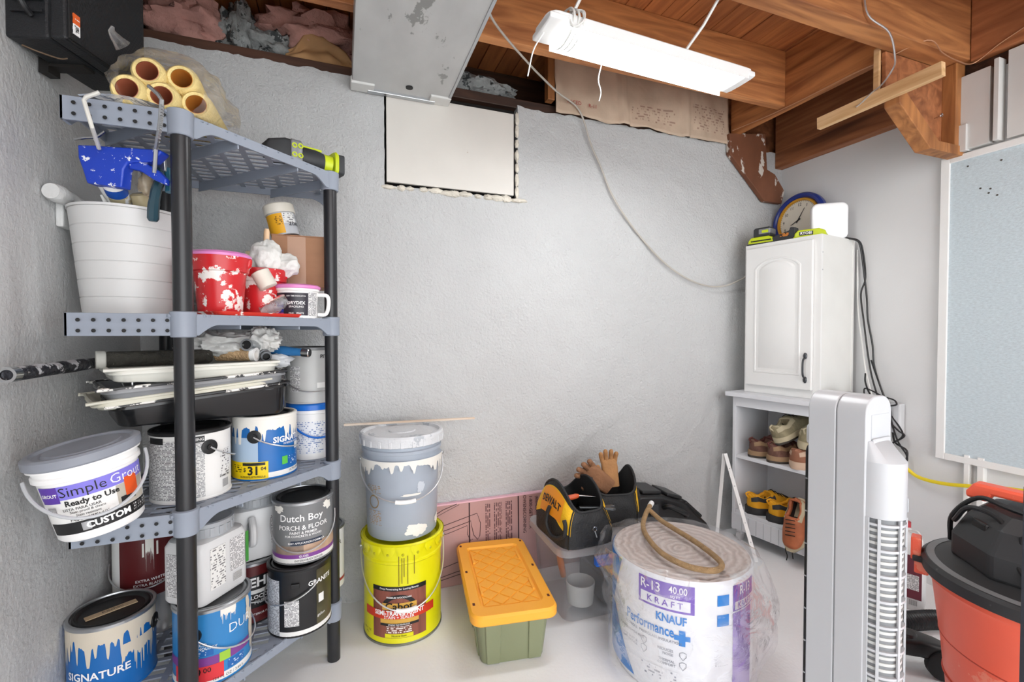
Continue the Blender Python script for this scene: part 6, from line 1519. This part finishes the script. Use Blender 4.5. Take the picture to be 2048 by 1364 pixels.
# ------------------------------------------------------------------ shoes
def shoe(label, x, y, z, rot, up, mid, sole, coll, lace, S=1., tab=None):
    """toe toward +x of the bookcase frame; heel toward the viewer"""
    M0 = Matrix.Translation((1.93, 1.85, 0)) @ Matrix.Rotation(BR, 4, 'Z')
    p = M0 @ Vector((x, y, z))
    t = thing('shoe', label, 'shoe', p, (R(rot[0]), R(rot[1]), BR + R(rot[2])), 'shoes in the bookcase')
    Ls = .255 * S
    def hw(u): return S * (.036 + .012 * sin(pi * min(1, u * 1.05)) + .006 * (u > .5) * sin(pi * (u - .5) * 2)) * min(1, (u * 14) ** .5 if u < .0714 else 1) * (1 if u < .86 else max(.02, 1 - ((u - .86) / .14) ** 2) ** .5)
    def ht(u):
        k = [(0, .066), (.10, .078), (.25, .060), (.36, .074), (.45, .078), (.6, .060), (.8, .042), (.93, .036), (1, .006)]
        for (a, ha), (b_, hb) in zip(k, k[1:]):
            if u <= b_: q = (u - a) / (b_ - a); q = q * q * (3 - 2 * q); return S * (ha + (hb - ha) * q)
        return S * .006
    nu, nv = 34, 18
    zs_ = .026 * S
    def pt(u, v):
        f = pi * v; w_ = hw(u); h_ = ht(u)
        yy_ = w_ * cos(f) * (.90 + .10 * abs(cos(f))); zz_ = zs_ + h_ * sin(f) ** .62
        if .055 < u < .40:
            e = min(1, (u - .055) / .03, (.40 - u) / .03)
            c_ = max(0, 1 - abs(v - .5) / .22)
            if c_ > 0: zz_ -= e * min(1, c_ * 2.2) * (h_ - .008 * S)
        return (u * Ls - Ls * .08, yy_, zz_)
    G = [[pt(i / nu, j / nv) for j in range(nv + 1)] for i in range(nu + 1)]
    om, im = MB(), MB(); allv = [p_ for r_ in G for p_ in r_]; om.v = list(allv); im.v = list(allv)
    for i in range(nu):
        for j in range(nv):
            uc, vc = (i + .5) / nu, (j + .5) / nv
            F_ = (i * (nv + 1) + j, i * (nv + 1) + j + 1, (i + 1) * (nv + 1) + j + 1, (i + 1) * (nv + 1) + j)
            (im if (.07 < uc < .385 and abs(vc - .5) < .17) else om).f.append(F_)
    om.build('upper', up, t, smooth=50); im.build('lining', coll, t, smooth=50)
    ring = [pt(u, .5 + s_ * .20) for s_ in (-1, 1) for u in ([.06 + .34 * k / 8 for k in range(9)] if s_ < 0 else [.40 - .34 * k / 8 for k in range(9)])]
    mb = MB(); mb.tube(catmull([(a, b_, c_ + .0) for a, b_, c_ in ring], 3, True), .0055 * S, 8, True); mb.build('collar', tab or up, t)
    rings = []
    for k, (zf, wf) in enumerate(((0, .90), (.004, 1.0), (.012, 1.06), (.022, 1.07), (.034, 1.02))):
        rings.append([((u * Ls - Ls * .08) + (-.008 * S if u == 0 else (.008 * S if u == 1 else 0)), s_ * max(.012 * S, hw(u)) * wf * (1.04), zf * S + (.012 * S * max(0, u - .8) / .2) + .004 * S * sin(u * 30) * (k == 3)) for s_, us in ((1, [k2 / 20 for k2 in range(21)]), (-1, [1 - k2 / 20 for k2 in range(21)])) for u in us])
    mb = MB(); mb.loft(rings[2:]); mb.build('midsole', mid, t, smooth=50)
    mb = MB(); mb.loft(rings[:3]); mb.build('outsole', sole, t, smooth=50)
    # side overlay stripes
    for s_ in (.10, .90):
        mb = MB(); mb.grid(lambda u, v: tuple(Vector(pt(.02 + .42 * u, s_ + (.12 * v if s_ < .5 else -.12 * v) + .06 * (u if s_ < .5 else -u))) * 1.0 + Vector((0, .0016 if s_ < .5 else -.0016, 0))), 8, 3); mb.build('side_panel', mid, t, smooth=50)
    mb = MB()
    for k in range(5):
        u = .44 + .07 * k; a, b_ = Vector(pt(u, .34)), Vector(pt(u + .03, .66)); m_ = (Vector(pt(u + .015, .5)) + Vector((0, 0, .004)))
        mb.tube(catmull([a, m_, b_], 4), .0022 * S, 5)
    mb.build('laces', lace, t)
    if tab:
        mb = MB(); mb.tube(catmull([(-.016 * S, 0, .070 * S), (-.030 * S, 0, .092 * S), (-.012 * S, 0, .100 * S)], 4), .004 * S, 6); mb.build('heel_tab', tab, t)
    return t
m_br = mat('shoe_brown', '#6b4a3e', .75, var=.2, scale=30, bump=.3, bscale=120); m_brm = mat('shoe_tan_midsole', '#9a7d5e', .75, var=.15, scale=20); m_brs = mat('shoe_dark_sole', '#46403a', .8, var=.1)
m_maro = mat('shoe_maroon', '#5a2b26', .75, var=.1); m_khaki = mat('shoe_khaki', '#8d8468', .75, var=.2, scale=30, bump=.3, bscale=100); m_khm = mat('shoe_cream_midsole', '#b3a88c', .7, var=.12); m_ltb = mat('shoe_light_brown', '#93624a', .75, var=.15); m_pinkm = mat('shoe_pinkish_midsole', '#c7ab94', .7, var=.08)
m_ys = mat('shoe_yellow', '#e2a112', .65, var=.08, scale=20); m_yk = mat('shoe_black_mid', '#2b2b2d', .6, var=.1); m_org = mat('shoe_orange', '#a9603c', .7, var=.18, scale=25); m_lk = mat('lace_black', '#201d1b', .8); m_lr = mat('lace_red', '#6a2f28', .8)
m_linb = mat('shoe_lining', '#241a18', .85)
SZ = .455
shoe('brown hiking shoe at the left end of the upper bookcase shelf', .042, -.095, SZ, (0, 0, -22), m_br, m_brm, m_brs, m_maro, m_lr, 1., m_maro)
shoe('brown hiking shoe under the khaki shoe on the upper bookcase shelf', .030, -.200, SZ, (0, 0, -22), m_br, m_brm, m_brs, m_maro, m_lr, 1., m_maro)
shoe('pale-soled brown sneaker at the front of the upper bookcase shelf', .022, -.318, SZ, (0, 0, -4), m_ltb, m_pinkm, m_pinkm, m_linb, m_br, 1.)
shoe('khaki shoe tipped up on top of the brown hiking shoes, star on its sole', .040, -.235, SZ + .100, (-12, -20, -8), m_khaki, m_khm, m_brs, m_linb, m_lk, 1., m_khm)
shoe('khaki shoe resting on the pale-soled brown sneaker', .036, -.345, SZ + .096, (4, 4, -5), m_khaki, m_khm, m_khm, m_linb, m_lk, 1., m_khm)
SZ = .164
shoe('yellow and black running shoe at the left of the lower bookcase shelf', .035, -.090, SZ, (0, 0, -28), m_ys, m_yk, m_yk, m_linb, m_lk, 1.08, m_ys)
shoe('yellow and black running shoe in the middle of the lower bookcase shelf', .030, -.205, SZ, (0, 0, -34), m_ys, m_yk, m_yk, m_linb, m_lk, 1.08, m_ys)
bt = shoe('orange-brown shoe tipped toe down over the lower shelf edge with trailing laces', .055, -.330, SZ + .115, (0, 68, 182), m_org, m_khm, m_brs, m_linb, m_lk, .92)
M0 = Matrix.Translation((1.93, 1.85, 0)) @ Matrix.Rotation(BR, 4, 'Z')
for k, P in enumerate((((-.012, -.318, .115), (-.022, -.300, .10), (-.022, -.292, .07), (-.024, -.302, .045), (-.022, -.298, .02)), ((-.012, -.326, .115), (-.024, -.335, .095), (-.024, -.325, .07), (-.026, -.330, .04)))):
    wire('shoelace', ('long' if k == 0 else 'short') + ' dark shoelace end trailing from the orange-brown shoe', [tuple(M0 @ Vector(q)) for q in P], .0022, m_lk, 'shoelace')

# ------------------------------------------------------------------ things and cables behind the fan
x, y, = tuple((M0 @ Vector((.14, -.455, 0))).xy)
t = thing('cable_modem', 'low black oval device on the bookcase top beside the cabinet', 'modem', (x, y, .785))
mb = MB(); mb.lathe([(.055, 0), (.062, .006), (.062, .026), (.05, .036), (.001, .038)], 32, sx=1.2, sy=.9); mb.build('shell', m_black, t)
wire('white_cable', 'short white cable curving over the black device on the bookcase', [tuple(M0 @ Vector(q)) for q in ((.06, -.42, .79), (.10, -.44, .826), (.12, -.50, .80), (.11, -.55, .79))], .003, m_cord, 'cable')
m_cab_k = mat('black_cable', '#1d1d1f', .45, var=.05)
wire('black_cable', 'black cable dropping from the router down the cabinet side, left of the pair', [(2.29, 1.535, CT + .006), (2.318, 1.495, CT - .01), (2.345, 1.49, 1.505), (2.36, 1.478, 1.353), (2.362, 1.468, 1.253), (2.362, 1.462, 1.156), (2.362, 1.440, 1.035), (2.36, 1.428, .928), (2.355, 1.385, .803), (2.35, 1.345, .716), (2.35, 1.335, .603), (2.35, 1.285, .569), (2.35, 1.292, .499)], .0040, m_cab_k, 'cable')
wire('black_cable', 'black cable hanging in a loop beside the first one down to the outlet', [(2.30, 1.528, CT + .006), (2.328, 1.49, CT - .012), (2.352, 1.484, 1.49), (2.362, 1.476, 1.36), (2.35, 1.488, 1.28), (2.345, 1.470, 1.15), (2.345, 1.445, .965), (2.34, 1.417, .849), (2.34, 1.369, .716), (2.34, 1.317, .657), (2.34, 1.290, .636), (2.335, 1.326, .600), (2.335, 1.35, .58)], .0036, m_cab_k, 'cable')
wire('white_cable', 'thin white cable running down beside the black ones', [(2.37, 1.52, 1.50), (2.35, 1.500, 1.22), (2.35, 1.480, 1.05), (2.34, 1.452, .90), (2.33, 1.42, .80), (2.33, 1.40, .70)], .0034, m_cord, 'cable')
wire('black_cable', 'coiled black cable loop on the end of the bookcase top', [(2.28, 1.42, .79), (2.31, 1.44, .83), (2.335, 1.42, .82), (2.34, 1.38, .80), (2.335, 1.33, .79), (2.33, 1.32, .77), (2.32, 1.36, .765), (2.31, 1.41, .80), (2.30, 1.43, .86), (2.33, 1.45, .90)], .0036, m_cab_k, 'cable')
wire('black_cable', 'black cable bundle knotted behind the top of the tower fan', [(2.33, 1.43, .80), (2.345, 1.39, .77), (2.34, 1.36, .72), (2.345, 1.375, .66), (2.34, 1.35, .60), (2.35, 1.36, .54), (2.35, 1.345, .50)], .0065, m_cab_k, 'cable')
wire('black_cable', 'black cable kinked outward beside the wall plug block', [(2.345, 1.435, .965), (2.36, 1.393, .815), (2.345, 1.345, .719), (2.338, 1.295, .642), (2.338, 1.334, .595), (2.338, 1.366, .571)], .0036, m_cab_k, 'cable')
wire('black_cable', 'black cable bowing out lowest, ending at the yellow cord', [(2.338, 1.36, .80), (2.336, 1.347, .718), (2.336, 1.315, .611), (2.338, 1.279, .552), (2.340, 1.283, .515), (2.343, 1.298, .502)], .0036, m_cab_k, 'cable')
wire('black_cable', 'thick black cable hanging straight in front of the plug block', [(2.335, 1.359, .790), (2.333, 1.342, .719), (2.333, 1.353, .626), (2.333, 1.327, .551), (2.335, 1.331, .516)], .0050, m_cab_k, 'cable')
t = thing('power_adapter', 'pale grey wall plug block behind the cables', 'power adapter', (2.372, 1.345, .70), (0, 0, 0))
mb = MB(); mb.box((-.030, -.035, -.06), (.008, .035, .075)); mb.build('block', mat('pale_grey_plastic', '#c9cbcd', .4), t, smooth=0, bevel=.006)
wire('extension_cord', 'bright yellow extension cord running along the right wall under the notice board', [(2.350, 1.325, .515), (2.345, 1.29, .498), (2.34, 1.235, .468), (2.335, 1.15, .468), (2.335, 1.06, .485), (2.335, .95, .51), (2.335, .80, .525), (2.335, .60, .53)], .0075, mat('yellow_cord', '#e7cf1c', .4, var=.03), 'cord', 6, 10)

# ------------------------------------------------------------------ notice board
t = thing('notice_board', 'large pale blue fabric notice board in a white frame on the right wall', 'notice board', (2.372, .70, .565))
YB0, YB1, ZB = -.55, .482, 1.235
m_fab = mat('blue_grey_fabric', '#c6d3d9', .9, var=.10, scale=170, bump=.2, bscale=420, stretch=(1, .5, 1.2))
mb = MB(); mb.box((-.006, YB0, .012), (.008, YB1, ZB)); mb.build('fabric_panel', m_fab, t, smooth=0)
for (lo, hi) in (((-.014, YB1 - .026, 0), (.010, YB1 + .004, ZB + .02)), ((-.014, YB0 - .004, 0), (.010, YB0 + .026, ZB + .02)), ((-.0138, YB0 + .0262, 0), (.010, YB1 - .0262, .026)), ((-.0138, YB0 + .0262, ZB - .006), (.010, YB1 - .0262, ZB + .02))):
    mb = MB(); mb.box(lo, hi); mb.build('frame_rail', m_white, t, smooth=0, bevel=.002)
pin = MB(); pin.lathe([(.0035, 0), (.003, .002), (.001, .003)], 10, M=Matrix.Rotation(R(-90), 4, 'Y')); p0 = None
for i, (yy_, zz_) in enumerate(((.36, 1.10), (.33, 1.09), (.31, 1.06), (.335, 1.075), (.30, 1.19), (.40, 1.20))):
    if p0 is None: p0 = pin.build('tack', m_brs, t, loc=(-.006, yy_, zz_))
    else: o = p0.copy(); COL.objects.link(o); o.parent = t; o.location = (-.006, yy_, zz_)
# eye screw in the bracket
t = thing('eye_screw', 'small steel eye screw in the face of the joist bracket', 'screw', (2.26, 1.16, 1.965)); mb = MB(); mb.tube([(0, 0, 0), (-.02, -.03, -.006)], .002, 6); mb.tube([(-.024 + .006 * cos(2 * pi * i / 12), -.036, -.006 + .006 * sin(2 * pi * i / 12)) for i in range(12)], .0016, 6, True); mb.build('eye', m_chrome, t)

# ------------------------------------------------------------------ tower fan (front faces away, toward the shoes)
t = thing('tower_fan', 'tall white tower fan standing in the right foreground', 'fan', (1.131, .70, 0), (0, 0, R(6.4)))
FW, FD, FH = .112, .130, .948
m_fan = mat('fan_white', '#c4c7cb', .32, var=.012)
def fprof(w0, w1, h, r=.042, n=8):
    P = [(w0, .04), (w1, .04)]
    for i in range(n + 1): a = R(90 * i / n); P.append((w1 - r + r * cos(a), h - r + r * sin(a)))
    for i in range(n + 1): a = R(90 + 90 * i / n); P.append((w0 + r + r * cos(a), h - r + r * sin(a)))
    return P
mb = MB(); mb.prism(fprof(0, FW, FH), 0, .0635, 'xz'); mb.build('rear_shell', m_fan, t, smooth=35, bevel=.003)
mb = MB(); mb.prism(fprof(0, FW, FH), .0650, FD, 'xz'); mb.build('front_shell', m_fan, t, smooth=35, bevel=.003)
mb = MB(); mb.prism(fprof(.0015, FW - .0015, FH - .0015), .06, .068, 'xz'); mb.build('seam', mat('seam_grey', '#8d9094', .6), t, smooth=35)
mb = MB(); mb.prism(fprof(.012, FW - .012, FH - .14, .02), FD, FD + .014, 'xz'); fg = mb.build('front_grille', m_blackm, t, smooth=35, bevel=.004)
for k in range(8):
    mb = MB(); mb.cbox((.0105, FD + .008, .72 - .085 * k), (.003, .006, .003)); mb.build('grille_clip', m_tin, fg, smooth=0)
mb = MB(); mb.rings2d([(rrect(.05, .05, .01), 0), (rrect(.05, .05, .01), .010)], M=frame((FW / 2 - .02, FD, .835), (1, 0, 0), (0, 0, 1)) @ Matrix.Rotation(pi, 4, 'X')); mb.build('control_pod', m_fan, t)
# handle recess in the back
m_fsh = mat('fan_recess', '#c3c7cc', .5)
mb = MB(); mb.box((.022, -.0008, .845), (FW - .014, .0006, .905)); hr = mb.build('handle_recess', m_fsh, t, smooth=0)
mb = MB(); mb.box((.022, -.006, .838), (FW - .014, -.0005, .850)); mb.build('handle_lip', m_fan, t, smooth=0, bevel=.002)
for (x_, z_) in ((.085, .832), (.015, .80)):
    mb = MB(); mb.lathe([(.005, 0), (.005, .001), (.003, .001), (.003, -.001)], 14, M=Matrix.Translation((x_, -.0004, z_)) @ Matrix.Rotation(R(90), 4, 'X')); mb.build('screw_well', m_fsh, t)
# half-round motor housing and grille
def half(r, z0, z1, cxx=.056, n=20, slope=0.):
    mb = MB(); a_ = [(cxx - r * cos(pi * i / n), -r * 1.0 * sin(pi * i / n)) for i in range(n + 1)]
    mb.loft([[(x, y, z0) for x, y in a_], [(x, y, z1) for x, y in a_]]); 
    if slope: mb.loft([[(x, y, z1) for x, y in a_], [(cxx + (x - cxx) * .9, y * .05, z1 + slope) for x, y in a_]])
    return mb
half(.053, .672, .800, slope=.045).build('motor_cover', m_fan, t, smooth=50)
half(.046, .06, .672).build('grille_core', mat('fan_core', '#84878a', .5, var=.06), t, smooth=50)
vane = half(.0485, 0, .0065)
v0 = None
zz_ = .655
k = 0
while zz_ > .08:
    o = (half(.053, 0, .0055)).build('grille_ring', m_fan, t, loc=(0, 0, zz_)) if v0 is None else v0.copy()
    if v0 is None: v0 = o
    else: COL.objects.link(o); o.parent = t; o.location = (0, 0, zz_)
    zz_ -= .0585
v1 = None; zz_ = .655 - .0146
for i in range(40):
    if i % 4 != 3:
        z_ = .655 - .0146 * (i + 1)
        if z_ < .08: break
        if v1 is None: v1 = vane.build('vane', mat('fan_vane', '#c9cbc9', .5), t, loc=(0, 0, z_))
        else: o = v1.copy(); COL.objects.link(o); o.parent = t; o.location = (0, 0, z_)
for a in (0, 28, 75, 120, 180):
    mb = MB(); x, y = .056 - .0525 * cos(R(a)), -.0525 * sin(R(a)); mb.cbox((0, 0, .366), (.006 if a not in (0, 180) else .014, .004, .612), Matrix.Translation((x, y, 0)) @ Matrix.Rotation(R(a - 90), 4, 'Z')); mb.build('grille_bar', m_fan, t, smooth=0)
mb = MB(); mb.rings2d([(rrect(.016, .034, .006), 0), (rrect(.016, .034, .006), .002)], M=frame((.085, -.0445, .700), (.86, .5, 0), (0, 0, 1))); mb.build('catch', m_fsh, t)
mb = MB(); mb.lathe([(.13, 0), (.135, .004), (.13, .02), (.07, .04)], 40, (.056, .06, 0)); mb.build('base', m_fan, t)

# ------------------------------------------------------------------ shop vacuum
t = thing('shop_vacuum', 'orange-red shop vacuum with black lid in the lower right corner', 'vacuum', (1.605, .572, 0), (0, 0, face_cam(1.605, .572, -10)))
m_vac = mat('vac_orange', '#f4664a', .38, var=.05, scale=5, splat=('#f58a70', .62, 7.)); m_vk = mat('vac_black', '#2a2b2d', .5, var=.12, scale=10, splat=('#4a4b4c', .64, 20.))
VR = .226
mb = MB(); mb.lathe([(.10, .085), (.165, .08), (.178, .10), (.186, .20), (.188, .206), (.196, .30), (.198, .306), (.214, .44), (.222, .45), (.222, .470)], 64); mb.build('drum', m_vac, t)
for (r_, z_) in ((.1975, .20), (.2065, .305)):
    mb = MB(); mb.tube([(r_ * .953 * cos(2 * pi * i / 64), r_ * .953 * sin(2 * pi * i / 64), z_ + .02 * 0) for i in range(64)], .0022, 6, True); mb.build('drum_seam', mat('vac_dark_orange', '#b33a24', .5), t)
mb = MB(); mb.lathe([(VR - .006, .462), (VR + .008, .466), (VR + .010, .492), (VR + .002, .500), (VR - .022, .502), (VR - .05, .512), (.10, .528), (.001, .530)], 64); lid = mb.build('lid', m_vk, t)
mb = MB(); mb.lathe([(VR - .001, .5005), (VR - .018, .5025)], 64, cap0=False, cap1=False); mb.build('lid_band', mat('vac_grey_band', '#77797b', .45), t)
def octo(r, k=1.): return [(r * cos(R(22.5 + 45 * i)) * k, r * sin(R(22.5 + 45 * i))) for i in range(8)]
mb = MB(); mb.rings2d([(octo(.178), .512), (octo(.178), .570), (octo(.150), .625), (octo(.115), .655), (octo(.08), .66)]); mb.build('motor_head', m_vk, t, smooth=0, bevel=.008)
for k in range(8):
    a = R(45 * k); mb = MB(); mb.cbox((.140, 0, .612), (.012, .05, .03), Matrix.Rotation(a, 4, 'Z')); mb.build('head_facet', m_black, t, smooth=0, bevel=.004)
mb = MB(); mb.prism([(-.15, .66), (-.15, .675), (-.135, .700), (.15, .690), (.16, .655), (.12, .650), (.10, .668), (-.10, .675), (-.11, .655)], -.022, .022, 'xz'); mb.build('carry_handle', m_vac, t, smooth=0, bevel=.006)
# latch at the left
for a in (-74, 106):
    M_ = Matrix.Rotation(R(a), 4, 'Z') @ Matrix.Translation((0, -VR - .004, .47))
    mb = MB(); mb.box((-.028, -.018, -.035), (.028, .012, .0), M_); mb.prism([(-.026, .0), (.026, .0), (.020, .060), (-.020, .060)], -.026, -.004, 'xz', M_); lt = mb.build('latch', m_vac, t, smooth=0, bevel=.004)
    mb = MB(); mb.box((-.030, -.022, -.002), (.030, .010, .014), M_); mb.build('latch_hinge', m_vk, lt, smooth=0, bevel=.003)
mb = MB(); mb.tube(catmull([(-.16, -.06, .60), (-.12, -.10, .655), (-.06, -.11, .64), (-.02, -.16, .56), (.02, -.175, .52), (.06, -.165, .54)], 6), .006, 8); mb.build('power_cord', m_black, t)
mb = MB(); mb.tube(catmull([(-.19, .02, .52), (-.175, -.02, .60), (-.12, -.04, .668), (-.05, -.08, .668), (.06, -.10, .655), (.12, -.08, .65)], 6), .006, 8); mb.build('power_cord', m_black, t)
for a in (-40, 50, 140, 230):
    M_ = Matrix.Rotation(R(a), 4, 'Z') @ Matrix.Translation((0, -.175, 0))
    mb = MB(); mb.prism([(-.05, .09), (-.045, .15), (.045, .15), (.05, .09), (.03, .055), (-.03, .055)], -.045, .03, 'xz', M_); fo = mb.build('caster_foot', m_black, t, smooth=0, bevel=.006)
    mb = MB(); mb.lathe([(.02, -.012), (.027, -.009), (.027, .009), (.02, .012)], 20, M=M_ @ Matrix.Translation((0, -.01, .0275)) @ Matrix.Rotation(R(90), 4, 'Y')); mb.build('wheel', m_blackm, fo)
patch(t, 'paper_sticker', lambda z: .152 + .13 * z + .006, 14, 30, .200, .235, m_paper, .003)
# hose and floor nozzle
t = thing('vacuum_hose', 'black ribbed vacuum hose lying on the floor behind the vacuum', 'hose', (1.95, 1.03, 0))
C_ = catmull([(-.22, .10, .034), (-.10, .06, .034), (.0, .02, .034), (.12, -.02, .034), (.20, -.10, .034), (.18, -.24, .034)], 26)
mb = MB(); mb.tube(C_, [.030 + .0035 * (i % 2) for i in range(len(C_))], 16); mb.build('ribbed_tube', m_black, t, smooth=20)
t = thing('floor_nozzle', 'black vacuum floor nozzle lying beside the drum', 'vacuum nozzle', (1.77, .895, .0), (0, 0, R(-35)))
mb = MB(); mb.loft([[(x, y_, z_) for y_, z_ in rrect(w_, h_, .012, 3, 0, zc)] for x, w_, h_, zc in ((-.10, .07, .05, .085), (-.04, .08, .055, .09), (.02, .06, .06, .075), (.10, .045, .045, .05), (.14, .045, .045, .045))]); mb.build('nozzle_body', m_black, t, smooth=30)
mb = MB(); mb.lathe([(.03, -.012), (.045, -.010), (.045, .010), (.03, .012)], 28, M=Matrix.Translation((.02, -.03, .046)) @ Matrix.Rotation(R(90), 4, 'X')); mb.build('wheel', m_blackm, t)
mb = MB(); mb.lathe([(.006, 0), (.013, 0), (.013, .003), (.006, .003)], 20, cap0=False, M=Matrix.Translation((.05, -.044, .05)) @ Matrix.Rotation(R(90), 4, 'X')); mb.build('badge', m_inkw, t)
mb = MB(); mb.lathe([(.022, .10), (.026, .115), (.020, .122)], 20, (-.06, 0, 0)); mb.build('knob', m_black, t)
# white jug with maroon label
t = thing('cleaner_jug', 'white plastic jug with maroon label and red cap behind the fan', 'jug', (2.135, 1.175, 0), (0, 0, face_cam(2.135, 1.175, -6)))
mb = MB(); mb.rings2d([(rrect(.13, .11, .03), 0), (rrect(.14, .12, .03), .01), (rrect(.14, .12, .03), .215), (rrect(.11, .10, .035), .262), (rrect(.05, .05, .02), .300), (rrect(.046, .046, .02), .312)]); mb.build('body', m_jug, t)
mb = MB(); mb.lathe([(.024, .308), (.024, .330), (.001, .331)], 20); mb.build('red_cap', mat('red_cap', '#b5303a', .4), t); mb = MB(); mb.lathe([(.012, .33), (.008, .352), (.001, .353)], 14); mb.build('spout', m_whitep, t)
mb = MB(); mb.grid(lambda u, v: (.012 + .052 * u, -.0612, .05 + .17 * v), 1, 1); mb.build('label', mat('maroon_label', '#6a2f3c', .45, var=.08), t, smooth=0)
mb = MB(); mb.grid(lambda u, v: (.020 + .036 * u, -.0618, .085 + .06 * v), 1, 1, lambda u, v: (u * .036, v * .06)); mb.build('text_panel', m_txtblk, t, smooth=0)
mb = MB(); mb.grid(lambda u, v: (.026 + .026 * u, -.0618, .025 + .02 * v), 1, 1, lambda u, v: (v * .02, u * .026)); mb.build('barcode', m_barcode, t, smooth=0)
for k in range(2):
    mb = MB(); mb.tube(catmull([(.02, -.02, .30), (.05, -.04, .29 + .02 * k), (.06, -.03, .26), (.03, -.05, .245), (.01, -.03, .28)], 6, True), .003, 6, True); mb.build('string_loop', m_cord, t)
# dark upright at the right edge
t = thing('steel_upright', 'narrow dark blue-grey upright cut off by the right edge of the view', 'post', (1.284, .486, 0), (0, 0, R(-20)))
mb = MB(); mb.box((-.009, -.009, .006), (.010, .009, .79)); mb.build('post', mat('blue_grey_steel', '#3a3f4a', .4, .3), t, smooth=0, bevel=.002)
mb = MB(); mb.lathe([(.03, 0), (.03, .006), (.012, .008)], 24); mb.build('foot', m_black, t)

# ------------------------------------------------------------------ groups of repeats
GROUPS = {'black_cable': 'black cables behind the fan', 'insulation_batt': 'loose fibreglass above the back wall', 'torn_paper': 'torn paper scraps above the back wall', 'battery_charger': 'chargers on the cabinet', 'caulk_nozzle': 'nozzles in the white bin', 'shoelace': 'trailing shoelaces', 'pole_end': 'tube ends on the trays', 'paint_pail': 'red hand pails'}
for o in list(SC.objects):
    k = o.name.split('.')[0]
    if o.parent is None and k in GROUPS and 'group' not in o: o['group'] = GROUPS[k]
